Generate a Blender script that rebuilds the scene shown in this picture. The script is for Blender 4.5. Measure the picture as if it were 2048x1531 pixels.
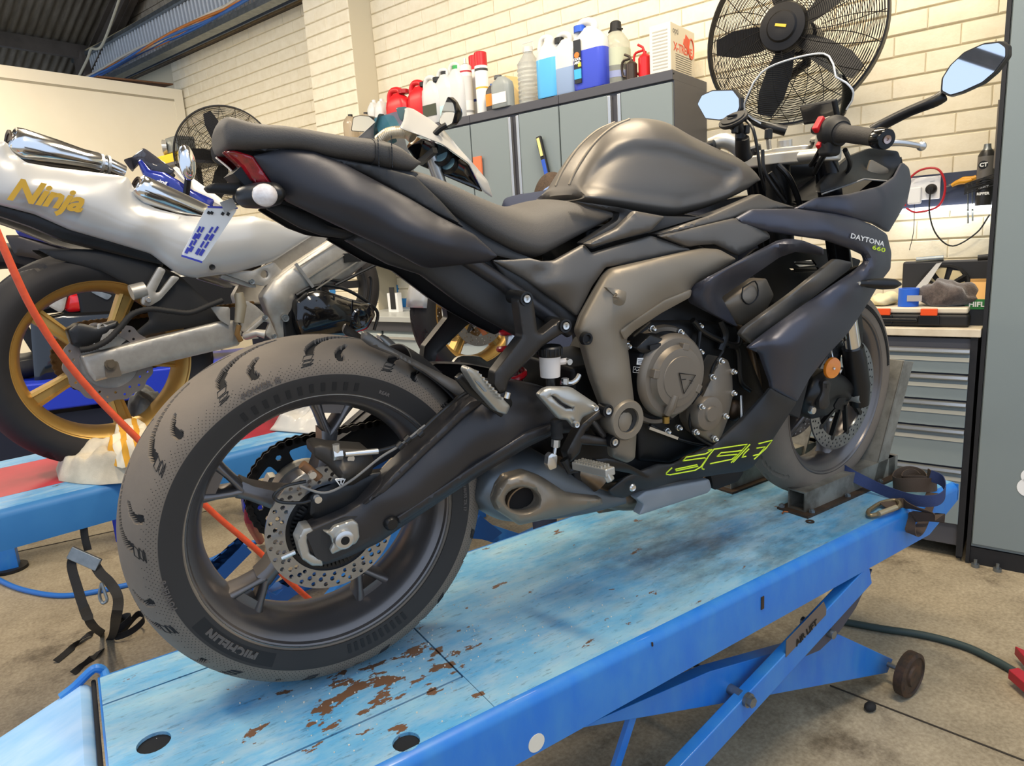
import bpy, bmesh, math, random
import numpy as np
from mathutils import Vector, Matrix
from mathutils.geometry import delaunay_2d_cdt
random.seed(7)
for _o in list(bpy.data.objects):
    bpy.data.objects.remove(_o)
SC = bpy.context.scene
COL = SC.collection
R = math.radians
ZP = 0.57                       # height of the lift deck above the floor
# ------------------------------------------------------------------ camera
W_, H_, F_ = 2048, 1531, 1351.94
CAM = np.array([-0.2534, -1.2148, 0.7579 + ZP])
_yaw, _pit, _rol = 1.0569, -0.1990, -0.0644
_f = np.array([math.cos(_yaw)*math.cos(_pit), math.sin(_yaw)*math.cos(_pit), math.sin(_pit)])
_r = np.cross(_f, [0, 0, 1.0]); _r /= np.linalg.norm(_r); _u = np.cross(_r, _f)
_c, _s = math.cos(_rol), math.sin(_rol)
_r, _u = _c*_r + _s*_u, -_s*_r + _c*_u
cd = bpy.data.cameras.new('camera'); cam = bpy.data.objects.new('camera', cd); COL.objects.link(cam)
cd.sensor_fit = 'HORIZONTAL'; cd.sensor_width = 36; cd.lens = F_/W_*36
cd.clip_start = 0.02; cd.clip_end = 200
cam.matrix_world = Matrix(((_r[0], _u[0], -_f[0], CAM[0]), (_r[1], _u[1], -_f[1], CAM[1]), (_r[2], _u[2], -_f[2], CAM[2]), (0, 0, 0, 1)))
SC.camera = cam
# ------------------------------------------------------------------ light
SC.view_settings.view_transform = 'Standard'; SC.view_settings.look = 'None'
SC.view_settings.gamma = 1.0; SC.view_settings.use_curve_mapping = False
SC.view_settings.exposure = 0.0
SC.cycles.transparent_max_bounces = 48
wd = bpy.data.worlds.new('world'); SC.world = wd; wd.use_nodes = True
_bg = wd.node_tree.nodes['Background']; _bg.inputs[0].default_value = (0.62, 0.76, 1.0, 1); _bg.inputs[1].default_value = 1.25
def area_light(name, loc, target, sx, sy, power, color):
    ld = bpy.data.lights.new(name, 'AREA'); ld.shape = 'RECTANGLE'; ld.size = sx; ld.size_y = sy
    ld.energy = power; ld.color = color
    o = bpy.data.objects.new(name, ld); COL.objects.link(o); o.location = loc
    d = Vector(target) - Vector(loc); o.rotation_euler = d.to_track_quat('-Z', 'Y').to_euler()
    return o
WARM = (1.0, 0.85, 0.64)
COOL = (0.72, 0.85, 1.0)
LAMPS = [((0.2, 1.9, 3.6), 62), ((1.5, 0.5, 3.6), 55), ((0.7, -0.9, 3.6), 62), ((-1.6, 0.2, 3.6), 45), ((-1.0, 4.0, 3.3), 60)]
# ------------------------------------------------------------------ pixel rays and frames
def ray(x, y):
    return _f + _r*(x-W_/2)/F_ - _u*(y-H_/2)/F_
def at_z(x, y, z):
    d = ray(x, y); return Vector(CAM + d*((z-CAM[2])/d[2]))
class Frame:
    """a local coordinate frame standing in the room"""
    def __init__(s, mat):
        s.m = mat; inv = mat.inverted()
        s.o = np.array(inv @ Vector(CAM)); r3 = np.array(inv.to_3x3()); s.r3 = r3
    def px(s, x, y, off):        # the point of the local plane y = off seen at a pixel of the photograph
        d = s.r3 @ ray(x, y); k = (off-s.o[1])/d[1]; p = s.o + d*k
        return (float(p[0]), float(off), float(p[2]))
    def pz(s, x, y, z):          # likewise on the local plane z
        d = s.r3 @ ray(x, y); k = (z-s.o[2])/d[2]; p = s.o + d*k
        return (float(p[0]), float(p[1]), float(z))
    def pX(s, x, y, X):
        d = s.r3 @ ray(x, y); k = (X-s.o[0])/d[0]; p = s.o + d*k
        return (float(X), float(p[1]), float(p[2]))
BK = Frame(Matrix.Translation((0, 0, ZP)) @ Matrix.Rotation(0.0503, 4, 'X'))
LF = Frame(Matrix.Translation((0, 0, ZP)) @ Matrix.Rotation(0.0595, 4, 'Z'))
_D = 2.8; _an = R(22)
WL = Frame(Matrix.Translation((_D*math.cos(_an), _D*math.sin(_an), 0)) @ Matrix.Rotation(R(-68), 4, 'Z'))
WORLD = Frame(Matrix.Identity(4))
# ------------------------------------------------------------------ materials
def lin(c):
    if isinstance(c, str):
        c = tuple(int(c[i:i+2], 16)/255 for i in (0, 2, 4))
        c = tuple(x/12.92 if x <= .04045 else ((x+.055)/1.055)**2.4 for x in c)
    return (c[0], c[1], c[2], 1)
_mats = {}
def mat(name, col, rough=.5, metal=0, col2=None, nscale=8, namt=.5, stretch=None, bump=0, bscale=60, coat=0, trans=0, ior=1.45, emit=None, estr=0, alpha=1, spec=.5, sheen=0, detail=4, lo=.35, hi=.65):
    if name in _mats: return _mats[name]
    m = bpy.data.materials.new(name); m.use_nodes = True; nt = m.node_tree; b = nt.nodes['Principled BSDF']
    b.inputs['Base Color'].default_value = lin(col); b.inputs['Roughness'].default_value = rough; b.inputs['Metallic'].default_value = metal
    b.inputs['IOR'].default_value = ior; b.inputs['Alpha'].default_value = alpha; b.inputs['Specular IOR Level'].default_value = spec
    if coat: b.inputs['Coat Weight'].default_value = coat; b.inputs['Coat Roughness'].default_value = .06
    if trans: b.inputs['Transmission Weight'].default_value = trans
    if sheen: b.inputs['Sheen Weight'].default_value = sheen
    if emit: b.inputs['Emission Color'].default_value = lin(emit); b.inputs['Emission Strength'].default_value = estr
    if col2 or bump:
        tc = nt.nodes.new('ShaderNodeTexCoord'); src = tc.outputs['Object']
        if stretch:
            mp = nt.nodes.new('ShaderNodeMapping'); mp.inputs['Scale'].default_value = stretch; nt.links.new(src, mp.inputs['Vector']); src = mp.outputs['Vector']
    if col2:
        n = nt.nodes.new('ShaderNodeTexNoise'); n.inputs['Scale'].default_value = nscale; n.inputs['Detail'].default_value = detail; n.inputs['Roughness'].default_value = .62
        nt.links.new(src, n.inputs['Vector'])
        mr = nt.nodes.new('ShaderNodeMapRange'); mr.inputs['From Min'].default_value = lo; mr.inputs['From Max'].default_value = hi; mr.inputs['To Max'].default_value = namt
        nt.links.new(n.outputs['Fac'], mr.inputs['Value'])
        mx = nt.nodes.new('ShaderNodeMix'); mx.data_type = 'RGBA'; mx.inputs[6].default_value = lin(col); mx.inputs[7].default_value = lin(col2)
        nt.links.new(mr.outputs[0], mx.inputs[0]); nt.links.new(mx.outputs[2], b.inputs['Base Color'])
    if bump:
        n2 = nt.nodes.new('ShaderNodeTexNoise'); n2.inputs['Scale'].default_value = bscale; n2.inputs['Detail'].default_value = 3
        nt.links.new(src, n2.inputs['Vector'])
        bp = nt.nodes.new('ShaderNodeBump'); bp.inputs['Strength'].default_value = bump; bp.inputs['Distance'].default_value = .002
        nt.links.new(n2.outputs['Fac'], bp.inputs['Height']); nt.links.new(bp.outputs['Normal'], b.inputs['Normal'])
    _mats[name] = m; return m
# ------------------------------------------------------------------ objects
def put(o, parent=None):
    COL.objects.link(o)
    if parent is not None: o.parent = parent
    return o
def tag(o, label, cat, group=None, kind=None):
    if label: o['label'] = label
    if cat: o['category'] = cat
    if group: o['group'] = group
    if kind: o['kind'] = kind
    return o
def thing(name, label, cat, loc=(0, 0, 0), rotz=0, group=None, matrix=None):
    o = bpy.data.objects.new(name, None); COL.objects.link(o); o.empty_display_size = .05
    if matrix is not None: o.matrix_world = matrix
    else: o.location = loc; o.rotation_euler = (0, 0, rotz)
    return tag(o, label, cat, group)
def grp(name, parent):
    o = bpy.data.objects.new(name, None); o.empty_display_size = .03; return put(o, parent)
def dup(root, parent=None, **props):
    c = root.copy(); COL.objects.link(c); c.parent = parent
    for k, v in props.items(): c[k] = v
    for ch in list(root.children): dup(ch, c)
    return c
def V3(p): return Vector((p[0], p[1], p[2]))
class MB:
    """collects shapes and links them as one mesh object"""
    def __init__(s): s.v = []; s.f = []
    def add(s, vs, fs):
        n = len(s.v); s.v += [tuple(p) for p in vs]; s.f += [tuple(i+n for i in f) for f in fs]; return s
    def xf(s, m):
        s.v = [tuple(m @ Vector(p)) for p in s.v]; return s
    def box(s, a, b, m=None):
        x0, y0, z0 = a; x1, y1, z1 = b
        vs = [(x0, y0, z0), (x1, y0, z0), (x1, y1, z0), (x0, y1, z0), (x0, y0, z1), (x1, y0, z1), (x1, y1, z1), (x0, y1, z1)]
        if m is not None: vs = [tuple(m @ Vector(p)) for p in vs]
        return s.add(vs, [(0, 3, 2, 1), (4, 5, 6, 7), (0, 1, 5, 4), (1, 2, 6, 5), (2, 3, 7, 6), (3, 0, 4, 7)])
    def cbox(s, c, d, m=None):
        return s.box([c[i]-d[i]/2 for i in range(3)], [c[i]+d[i]/2 for i in range(3)], m)
    def bar(s, p0, p1, w, h, up=(0, 0, 1)):
        p0, p1 = V3(p0), V3(p1); d = (p1-p0).normalized(); sd = d.cross(Vector(up))
        if sd.length < 1e-5: sd = d.cross(Vector((1, 0, 0)))
        sd.normalize(); u = sd.cross(d)
        vs = [p+sd*a*w/2+u*b*h/2 for p in (p0, p1) for a, b in ((-1, -1), (1, -1), (1, 1), (-1, 1))]
        return s.add(vs, [(3, 2, 1, 0), (4, 5, 6, 7), (0, 1, 5, 4), (1, 2, 6, 5), (2, 3, 7, 6), (3, 0, 4, 7)])
    def cone(s, p0, p1, r0, r1=None, n=20, caps=True, ph=0):
        r1 = r0 if r1 is None else r1; p0, p1 = V3(p0), V3(p1); d = (p1-p0).normalized()
        a = d.cross(Vector((0, 0, 1)));
        if a.length < 1e-4: a = d.cross(Vector((1, 0, 0)))
        a.normalize(); b = d.cross(a); vs = []
        for p, r in ((p0, r0), (p1, r1)):
            for i in range(n):
                t = 2*math.pi*i/n+ph; vs.append(p+a*r*math.cos(t)+b*r*math.sin(t))
        fs = [(i, (i+1) % n, n+(i+1) % n, n+i) for i in range(n)]
        if caps: fs += [tuple(range(n-1, -1, -1)), tuple(range(n, 2*n))]
        return s.add(vs, fs)
    def lathe(s, prof, o=(0, 0, 0), ax=(0, 0, 1), n=32, closed=False):
        """prof = [(distance along the axis, radius)]"""
        o, ax = V3(o), V3(ax).normalized(); a = ax.cross(Vector((0, 0, 1)))
        if a.length < 1e-4: a = Vector((1, 0, 0))
        a.normalize(); b = ax.cross(a); vs = []; m = len(prof)
        for h, r in prof:
            for i in range(n):
                t = 2*math.pi*i/n; vs.append(o+ax*h+a*r*math.cos(t)+b*r*math.sin(t))
        fs = [(j*n+i, j*n+(i+1) % n, (j+1)*n+(i+1) % n, (j+1)*n+i) for j in range(m-1) for i in range(n)]
        if closed: fs += [((m-1)*n+i, (m-1)*n+(i+1) % n, (i+1) % n, i) for i in range(n)]
        else:
            if prof[0][1] > 1e-6: fs.append(tuple(range(n-1, -1, -1)))
            if prof[-1][1] > 1e-6: fs.append(tuple((m-1)*n+i for i in range(n)))
        return s.add(vs, fs)
    def tube(s, pts, r, n=10, caps=True, smooth=0):
        pts = [V3(p) for p in pts]
        if smooth: pts = spline(pts, smooth)
        m = len(pts); rs = r if isinstance(r, (list, tuple)) else [r]*m
        if len(rs) != m: rs = list(np.interp(np.linspace(0, 1, m), np.linspace(0, 1, len(rs)), rs))
        prev = None; vs = []
        for i, p in enumerate(pts):
            d = (pts[min(i+1, m-1)]-pts[max(i-1, 0)]).normalized()
            if prev is None:
                a = d.cross(Vector((0, 0, 1)))
                if a.length < 1e-3: a = d.cross(Vector((1, 0, 0)))
            else: a = prev - d*prev.dot(d)
            a.normalize(); prev = a; b = d.cross(a)
            for k in range(n):
                t = 2*math.pi*k/n; vs.append(p+a*rs[i]*math.cos(t)+b*rs[i]*math.sin(t))
        fs = [(j*n+i, j*n+(i+1) % n, (j+1)*n+(i+1) % n, (j+1)*n+i) for j in range(m-1) for i in range(n)]
        if caps: fs += [tuple(range(n-1, -1, -1)), tuple((m-1)*n+i for i in range(n))]
        return s.add(vs, fs)
    def ribbon(s, pts, w, th, side, smooth=0):
        """flat strap along a path; side = width direction, one vector or one per point"""
        pts = [V3(p) for p in pts]
        sides = [V3(q).normalized() for q in side] if isinstance(side[0], (tuple, list, Vector)) else [V3(side).normalized()]*len(pts)
        if smooth:
            sides = [q.normalized() for q in spline(sides, smooth)]; pts = spline(pts, smooth)
        m = len(pts); vs = []
        for i, p in enumerate(pts):
            d = (pts[min(i+1, m-1)]-pts[max(i-1, 0)]).normalized(); a = sides[i]-d*sides[i].dot(d); a.normalize(); b = d.cross(a)
            vs += [p+a*w/2+b*th/2, p-a*w/2+b*th/2, p-a*w/2-b*th/2, p+a*w/2-b*th/2]
        fs = [(4*j+k, 4*j+(k+1) % 4, 4*j+4+(k+1) % 4, 4*j+4+k) for j in range(m-1) for k in range(4)] + [(3, 2, 1, 0), tuple(4*(m-1)+k for k in range(4))]
        return s.add(vs, fs)
    def prism(s, pts, off):
        """closed outline of 3D points swept by a vector"""
        n = len(pts); off = V3(off); vs = [V3(p) for p in pts]+[V3(p)+off for p in pts]
        return s.add(vs, [tuple(range(n-1, -1, -1)), tuple(range(n, 2*n))]+[(i, (i+1) % n, n+(i+1) % n, n+i) for i in range(n)])
    def ball(s, c, r, n=12, m=8, sc=(1, 1, 1)):
        vs = [(c[0], c[1], c[2]-r*sc[2])]; fs = []
        for j in range(1, m):
            ph = -math.pi/2+math.pi*j/m
            for i in range(n):
                t = 2*math.pi*i/n; vs.append((c[0]+r*sc[0]*math.cos(ph)*math.cos(t), c[1]+r*sc[1]*math.cos(ph)*math.sin(t), c[2]+r*sc[2]*math.sin(ph)))
        vs.append((c[0], c[1], c[2]+r*sc[2])); k = len(vs)-1
        fs += [(0, 1+(i+1) % n, 1+i) for i in range(n)]
        fs += [(1+j*n+i, 1+j*n+(i+1) % n, 1+(j+1)*n+(i+1) % n, 1+(j+1)*n+i) for j in range(m-2) for i in range(n)]
        fs += [(k, 1+(m-2)*n+i, 1+(m-2)*n+(i+1) % n) for i in range(n)]
        return s.add(vs, fs)
    def loft(s, rings, caps=True, closed=True):
        """rings of equal point count joined in sequence"""
        n = len(rings[0]); vs = [p for r in rings for p in r]; k = n if closed else n-1
        fs = [(j*n+i, j*n+(i+1) % n, (j+1)*n+(i+1) % n, (j+1)*n+i) for j in range(len(rings)-1) for i in range(k)]
        if caps and closed: fs += [tuple(range(n-1, -1, -1)), tuple((len(rings)-1)*n+i for i in range(n))]
        return s.add(vs, fs)
    def mesh(s, name='mesh', ang=35, fix=True):
        me = bpy.data.meshes.new(name); me.from_pydata(s.v, [], s.f); me.validate()
        if fix:
            bm = bmesh.new(); bm.from_mesh(me); bmesh.ops.recalc_face_normals(bm, faces=bm.faces); bm.to_mesh(me); bm.free()
        if ang:
            me.polygons.foreach_set('use_smooth', [True]*len(me.polygons)); me.set_sharp_from_angle(angle=R(ang))
        return me
    def build(s, name, m, parent=None, ang=35, bevel=0, seg=2, sub=0, label=None, kind=None, fix=True):
        me = s.mesh(name, ang, fix); o = bpy.data.objects.new(name, me); me.materials.append(m); put(o, parent)
        if bevel:
            md = o.modifiers.new('bevel', 'BEVEL'); md.width = bevel; md.segments = seg; md.limit_method = 'ANGLE'; md.angle_limit = R(40); md.harden_normals = True
        if sub:
            md = o.modifiers.new('sub', 'SUBSURF'); md.levels = sub; md.render_levels = sub
        if label: o['label'] = label
        if kind: o['kind'] = kind
        return o
def spline(pts, k):
    pts = [V3(p) for p in pts]; n = len(pts); out = []
    for i in range(n-1):
        p0 = pts[i-1] if i else pts[0]*2-pts[1]; p1, p2 = pts[i], pts[i+1]; p3 = pts[i+2] if i+2 < n else pts[-1]*2-pts[-2]
        for j in range(k):
            t = j/k; out.append(.5*((2*p1)+(p2-p0)*t+(2*p0-5*p1+4*p2-p3)*t*t+(3*p1-p0-3*p2+p3)*t**3))
    out.append(pts[-1]); return out
def rnd2(pts, r, k=4):
    """round the corners of a closed 2D or 3D outline"""
    out = []; n = len(pts)
    for i in range(n):
        p = np.array(pts[i], float); a = np.array(pts[i-1], float); b = np.array(pts[(i+1) % n], float)
        la, lb = np.linalg.norm(a-p), np.linalg.norm(b-p); q = min(r, la*.45, lb*.45)
        s, e = p+(a-p)/la*q, p+(b-p)/lb*q
        for j in range(k+1):
            t = j/k; out.append(tuple((1-t)**2*s+2*t*(1-t)*p+t*t*e))
    return out
def inside(P, poly):
    x, y = P[:, 0], P[:, 1]; c = np.zeros(len(P), bool); n = len(poly)
    for i in range(n):
        x0, y0 = poly[i-1][:2]; x1, y1 = poly[i][:2]
        if y0 == y1: continue
        k = ((y0 > y) != (y1 > y)) & (x < (x1-x0)*(y-y0)/(y1-y0)+x0); c ^= k
    return c
def bdist(P, poly):
    d = np.full(len(P), 1e9); n = len(poly)
    for i in range(n):
        a = np.array(poly[i-1][:2], float); b = np.array(poly[i][:2], float); ab = b-a; L = ab@ab
        t = np.clip(((P-a)@ab)/max(L, 1e-9), 0, 1); q = a+t[:, None]*ab; d = np.minimum(d, np.hypot(*(P-q).T))
    return d
def rbf(ctrl, P, pw=1.0):
    c = np.array(ctrl, float); X = c[:, :2]; z = c[:, 2]; n = len(X)
    D = np.linalg.norm(X[:, None]-X[None], axis=-1)**pw; Q = np.hstack([np.ones((n, 1)), X/1000])
    A = np.zeros((n+3, n+3)); A[:n, :n] = D+np.eye(n)*1e-6; A[:n, n:] = Q; A[n:, :n] = Q.T
    w = np.linalg.lstsq(A, np.concatenate([z, np.zeros(3)]), rcond=None)[0]
    E = np.linalg.norm(P[:, None]-X[None], axis=-1)**pw
    return E@w[:n]+np.hstack([np.ones((len(P), 1)), P/1000])@w[n:]
def panel(outline, bulge=.008, edge=10, thick=.004, step=11, inner=(), holes=(), frame=None, rnd=0, pw=2.5, dirn=1):
    """moulded shell: outline = [(px, py, local y)], each corner at its own distance; pillowed outwards, with thickness"""
    frame = frame or BK
    ctrl = list({(round(p[0], 2), round(p[1], 2)): p for p in list(outline)+list(inner)}.values())
    if rnd: outline = rnd2(outline, rnd)
    def dens(o):
        out = []
        for i in range(len(o)):
            a = np.array(o[i], float)[:2]; b = np.array(o[(i+1) % len(o)], float)[:2]; k = max(1, int(np.linalg.norm(b-a)/step))
            out += [tuple(a+(b-a)*j/k) for j in range(k)]
        return out
    rings = [dens(outline)]+[dens(h) for h in holes]
    O = np.array(rings[0]); x0, y0 = O.min(0); x1, y1 = O.max(0); g = []
    for j, yy in enumerate(np.arange(y0+step*.4, y1, step*.87)):
        for xx in np.arange(x0+(step/2 if j % 2 else 0), x1, step): g.append((xx, yy))
    edge = edge*.5; G = np.array(g).reshape(-1, 2); lim = max(step*.45, edge*2.0) if bulge else step*.45
    keep = inside(G, rings[0]) & (bdist(G, rings[0]) > lim)
    for h in rings[1:]: keep &= ~inside(G, h) & (bdist(G, h) > lim)
    if bulge:
        ex = []
        for rg, sg in [(r_, 1) for r_ in rings]:
            A_ = np.array(rg); area = np.sum(A_[:, 0]*np.roll(A_[:, 1], -1)-np.roll(A_[:, 0], -1)*A_[:, 1]); T_ = np.roll(A_, -1, 0)-np.roll(A_, 1, 0); T_ /= np.maximum(np.linalg.norm(T_, axis=1)[:, None], 1e-6)
            Nn = np.stack([-T_[:, 1], T_[:, 0]], 1)*(1 if area > 0 else -1)*(1 if rg is rings[0] else -1)
            for dd in (edge*.45, edge*1.2):
                Q_ = A_+Nn*dd; dmin = bdist(Q_, rings[0]); okk = inside(Q_, rings[0])
                for h in rings[1:]: dmin = np.minimum(dmin, bdist(Q_, h)); okk &= ~inside(Q_, h)
                ex += [tuple(q_) for q_, o_, d_ in zip(Q_, okk, dmin) if o_ and d_ > dd*.85]
        G = np.vstack([G[keep], np.array(ex).reshape(-1, 2)]); keep = np.ones(len(G), bool)
    G = G[keep]; P = []; edges = []
    for rg in rings:
        k = len(P); P += rg; edges += [(k+i, k+(i+1) % len(rg)) for i in range(len(rg))]
    P += [tuple(p) for p in G]
    res = delaunay_2d_cdt([Vector(p) for p in P], edges, [], 0, 1e-4)
    Q = np.array([tuple(p) for p in res[0]]); T = [tuple(t) for t in res[2]]
    cen = np.array([Q[list(t)].mean(0) for t in T]); ok = inside(cen, rings[0])
    for h in rings[1:]: ok &= ~inside(cen, h)
    T = [t for t, k in zip(T, ok) if k]
    Y = rbf(ctrl, Q, pw); d = bdist(Q, rings[0])
    for h in rings[1:]: d = np.minimum(d, bdist(Q, h))
    Y = Y-dirn*bulge*(1-np.exp(-d/edge))
    front = [frame.px(q[0], q[1], y) for q, y in zip(Q, Y)]; back = [(p[0], p[1]+dirn*thick, p[2]) for p in front]
    n = len(front); cnt = {}
    for t in T:
        for i in range(len(t)):
            e = (t[i], t[(i+1) % len(t)]); cnt[e] = 1
    fs = list(T)+[tuple(n+i for i in reversed(t)) for t in T]
    fs += [(b, a, n+a, n+b) for (a, b) in cnt if (b, a) not in cnt]
    return MB().add(front+back, fs)
_tx = {}
def text_mb(txt, size=1.0, ext=.0, shear=0, bold=0, align='CENTER', sp=1.0):
    """letters as a mesh in the xz plane, reading along +x"""
    k = (txt, size, ext, shear, bold, align, sp)
    if k not in _tx:
        cu = bpy.data.curves.new('t', 'FONT'); cu.body = txt; cu.size = size; cu.extrude = ext; cu.shear = shear; cu.offset = bold
        cu.align_x = align; cu.align_y = 'CENTER'; cu.resolution_u = 2; cu.space_character = sp
        o = bpy.data.objects.new('t', cu); COL.objects.link(o); dg = bpy.context.evaluated_depsgraph_get(); me = o.evaluated_get(dg).to_mesh()
        _tx[k] = ([(v.co.x, -v.co.z, v.co.y) for v in me.vertices], [tuple(p.vertices) for p in me.polygons])
        o.evaluated_get(dg).to_mesh_clear(); bpy.data.objects.remove(o); bpy.data.curves.remove(cu)
    return MB().add(*_tx[k])
def basis(o, x, z):
    """matrix with local x along x and local z towards z (y = z cross x)"""
    x = V3(x).normalized(); z = V3(z); z = (z-x*z.dot(x)).normalized(); y = z.cross(x)
    return Matrix(((x[0], y[0], z[0], o[0]), (x[1], y[1], z[1], o[1]), (x[2], y[2], z[2], o[2]), (0, 0, 0, 1)))
# ================================================================== the room
M_paint = mat('cream_painted_brick', 'F0E6CC', .62, col2='E2D5B6', nscale=14, namt=.6, bump=.35, bscale=90)
M_mortar = mat('painted_mortar', 'CFC4A8', .8)
M_rawbrick = mat('raw_grey_brick', 'A89A84', .85, col2='8A7D6A', nscale=9, namt=.9, bump=.4)
M_rawmort = mat('raw_mortar', '7C7263', .9)
M_part = mat('cream_sheet_partition', 'F2E8CF', .45, col2='ECE0C4', nscale=3, namt=.4)
M_bsteel = mat('painted_dark_steel', '5E544A', .6, col2='4A4239', nscale=6, namt=.8)
M_galv = mat('galvanised_steel', '8E9496', .38, .8, col2='6E7476', nscale=25, namt=.7)
M_black = mat('satin_black_plastic', '141414', .38)
M_blackm = mat('matt_black_plastic', '181716', .6)
M_rubber = mat('black_rubber', '1A1918', .75)
M_chrome = mat('chrome', 'E6E6E4', .12, 1)
M_alu = mat('brushed_aluminium', 'C9C8C4', .32, .9)
M_white = mat('white_plastic', 'EDEDEA', .4)
def in_frame(fr, name, label, cat, group=None):
    return thing(name, label, cat, group=group, matrix=fr.m)
def struct(o): o['kind'] = 'structure'; return o
# floor
def floor_mat():
    m = bpy.data.materials.new('worn_concrete'); m.use_nodes = True; nt = m.node_tree; b = nt.nodes['Principled BSDF']; L = nt.links.new
    tc = nt.nodes.new('ShaderNodeTexCoord')
    def noise(sc, det, ro=.6):
        n = nt.nodes.new('ShaderNodeTexNoise'); n.inputs['Scale'].default_value = sc; n.inputs['Detail'].default_value = det; n.inputs['Roughness'].default_value = ro; L(tc.outputs['Object'], n.inputs['Vector']); return n
    def ramp(n, a, b_, ca, cb):
        r = nt.nodes.new('ShaderNodeValToRGB'); r.color_ramp.elements[0].position = a; r.color_ramp.elements[1].position = b_; r.color_ramp.elements[0].color = lin(ca); r.color_ramp.elements[1].color = lin(cb); L(n.outputs['Fac'], r.inputs[0]); return r
    def mix(a, b_, fac, mode='MIX'):
        x = nt.nodes.new('ShaderNodeMix'); x.data_type = 'RGBA'; x.blend_type = mode
        L(a, x.inputs[6]); L(b_, x.inputs[7])
        if isinstance(fac, float): x.inputs[0].default_value = fac
        else: L(fac, x.inputs[0])
        return x.outputs[2]
    big = ramp(noise(1.1, 5), .35, .68, '776A53', 'B5A588'); med = ramp(noise(7, 8, .7), .3, .7, '6B5E47', 'C2B294'); fine = ramp(noise(90, 4), .35, .65, '7C705A', 'C2B59A')
    st = ramp(noise(2.3, 9, .75), .54, .66, 'FFFFFF', '6B5E4C')
    c = mix(big.outputs[0], med.outputs[0], .5); c = mix(c, fine.outputs[0], .35); c = mix(c, st.outputs[0], .7, 'MULTIPLY')
    L(c, b.inputs['Base Color']); b.inputs['Roughness'].default_value = .62
    bp = nt.nodes.new('ShaderNodeBump'); bp.inputs['Strength'].default_value = .35; bp.inputs['Distance'].default_value = .003
    L(noise(60, 6, .7).outputs['Fac'], bp.inputs['Height']); L(bp.outputs[0], b.inputs['Normal'])
    return m
fl = MB().box((-7, -5, -.1), (4, 9, 0)).build('floor', floor_mat(), ang=0); struct(fl); fl['label'] = 'worn stained concrete workshop floor'
for (pa, pb) in [((1660, 1370), (2048, 1520)), ((0, 1110), (420, 1020))]:
    a, b_ = at_z(*pa, .0015), at_z(*pb, .0015)
    MB().bar(a, b_, .005, .002).build('saw_cut_joint', mat('dark_joint', '3C352B', .9), fl)
# brick wall: every brick near enough to be told apart is an object
wall = in_frame(WL, 'wall_back', 'cream painted brick wall behind the benches', None); struct(wall)
MB().box((-10, .008, 0), (4, .25, 3.216)).build('wall_core', M_mortar, wall, ang=0)
MB().box((-10, .008, 3.222), (4, .25, 7)).build('gable_core', M_rawmort, wall, ang=0)
PX, PZ = .24, .0858
def brick_shape(L, h=.0785, d=.02, seed=0):
    rg = random.Random(seed); c = .0035; x, z = L/2, h/2; j = lambda: rg.uniform(-.0012, .0012)
    fr = [(-x+c+j(), -.0+j()*.5, -z+c+j()), (x-c+j(), j()*.5, -z+c+j()), (x-c+j(), j()*.5, z-c*.6+j()), (-x+c+j(), j()*.5, z-c*.6+j())]
    ed = [(-x, .004, -z), (x, .004, -z), (x, .004, z), (-x, .004, z)]; bk = [(p[0], d, p[2]) for p in ed]
    return MB().add(fr+ed+bk, [(0, 1, 2, 3), (1, 0, 4, 5), (2, 1, 5, 6), (3, 2, 6, 7), (0, 3, 7, 4), (5, 4, 8, 9), (6, 5, 9, 10), (7, 6, 10, 11), (4, 7, 11, 8)])
BR = {}
def brick_mesh(L, var):
    k = (round(L, 3), var)
    if k not in BR:
        me = brick_shape(L, seed=hash(k) % 999).mesh('brick', 25); me.materials.append(M_paint); BR[k] = me
    return BR[k]
bricks = []; raw = MB()
cam_w = np.array(WL.m.inverted() @ Vector(CAM))
def lay(u0, u1, v, z0, z1, off0=0):
    k = 0; z = z0
    while z+PZ/2 < z1:
        u = u0-(PX/2 if (k+off0) % 2 else 0)
        while u < u1-.01:
            a, b_ = max(u, u0), min(u+PX, u1)
            if b_-a > .03:
                L = b_-a-.0016; c = ((a+b_)/2, v+random.uniform(-.0012, .0012), z+PZ/2)
                bricks.append((L, c))
            u += PX
        z += PZ; k += 1
lay(-2.79, 1.0, 0, .04, 3.21); lay(-5.6, -3.27, 0, .9, 3.21, 1); lay(-3.27, -2.79, -.2, .9, 3.5, 1)
MB().box((-3.27, -.192, 0), (-2.79, .01, 3.6)).build('pillar_core', M_mortar, wall, ang=0)
def hidden(c):
    u, v, z = c
    return (z < 2.0 and -2.75 < u < -.5) or (u > .98) or z < .86 or (u < -.3 and z < 1.3 and u > -2.2)
vis = [b for b in bricks if not hidden(b[1])]; vis.sort(key=lambda b: (b[1][0]-cam_w[0])**2+(b[1][1]-cam_w[1])**2+(b[1][2]-cam_w[2])**2)
for i, (L, c) in enumerate(vis[:290]):
    o = bpy.data.objects.new('brick', brick_mesh(L, i % 5)); put(o, wall); o.location = c; o.rotation_euler = (random.uniform(-.006, .006), 0, random.uniform(-.004, .004))
far = MB(); nearset = {id(b) for b in vis[:290]}
for i, b in enumerate(bricks):
    if id(b) in nearset: continue
    q = brick_shape(b[0], seed=i); far.add([(p[0]+b[1][0], p[1]+b[1][1], p[2]+b[1][2]) for p in q.v], q.f)
far.build('brick_courses', M_paint, wall, 25, kind='stuff', fix=False)
z = 3.235; k = 0
while z < 5.2:
    u = -9.5+(PX/2 if k % 2 else 0)
    while u < -1.5:
        raw.box((u, -.002+random.uniform(-.002, .002), z), (u+PX-.009, .02, z+PZ-.009)); u += PX
    z += PZ; k += 1
raw.build('raw_brick_courses', M_rawbrick, wall, 0, kind='stuff', fix=False)
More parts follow.
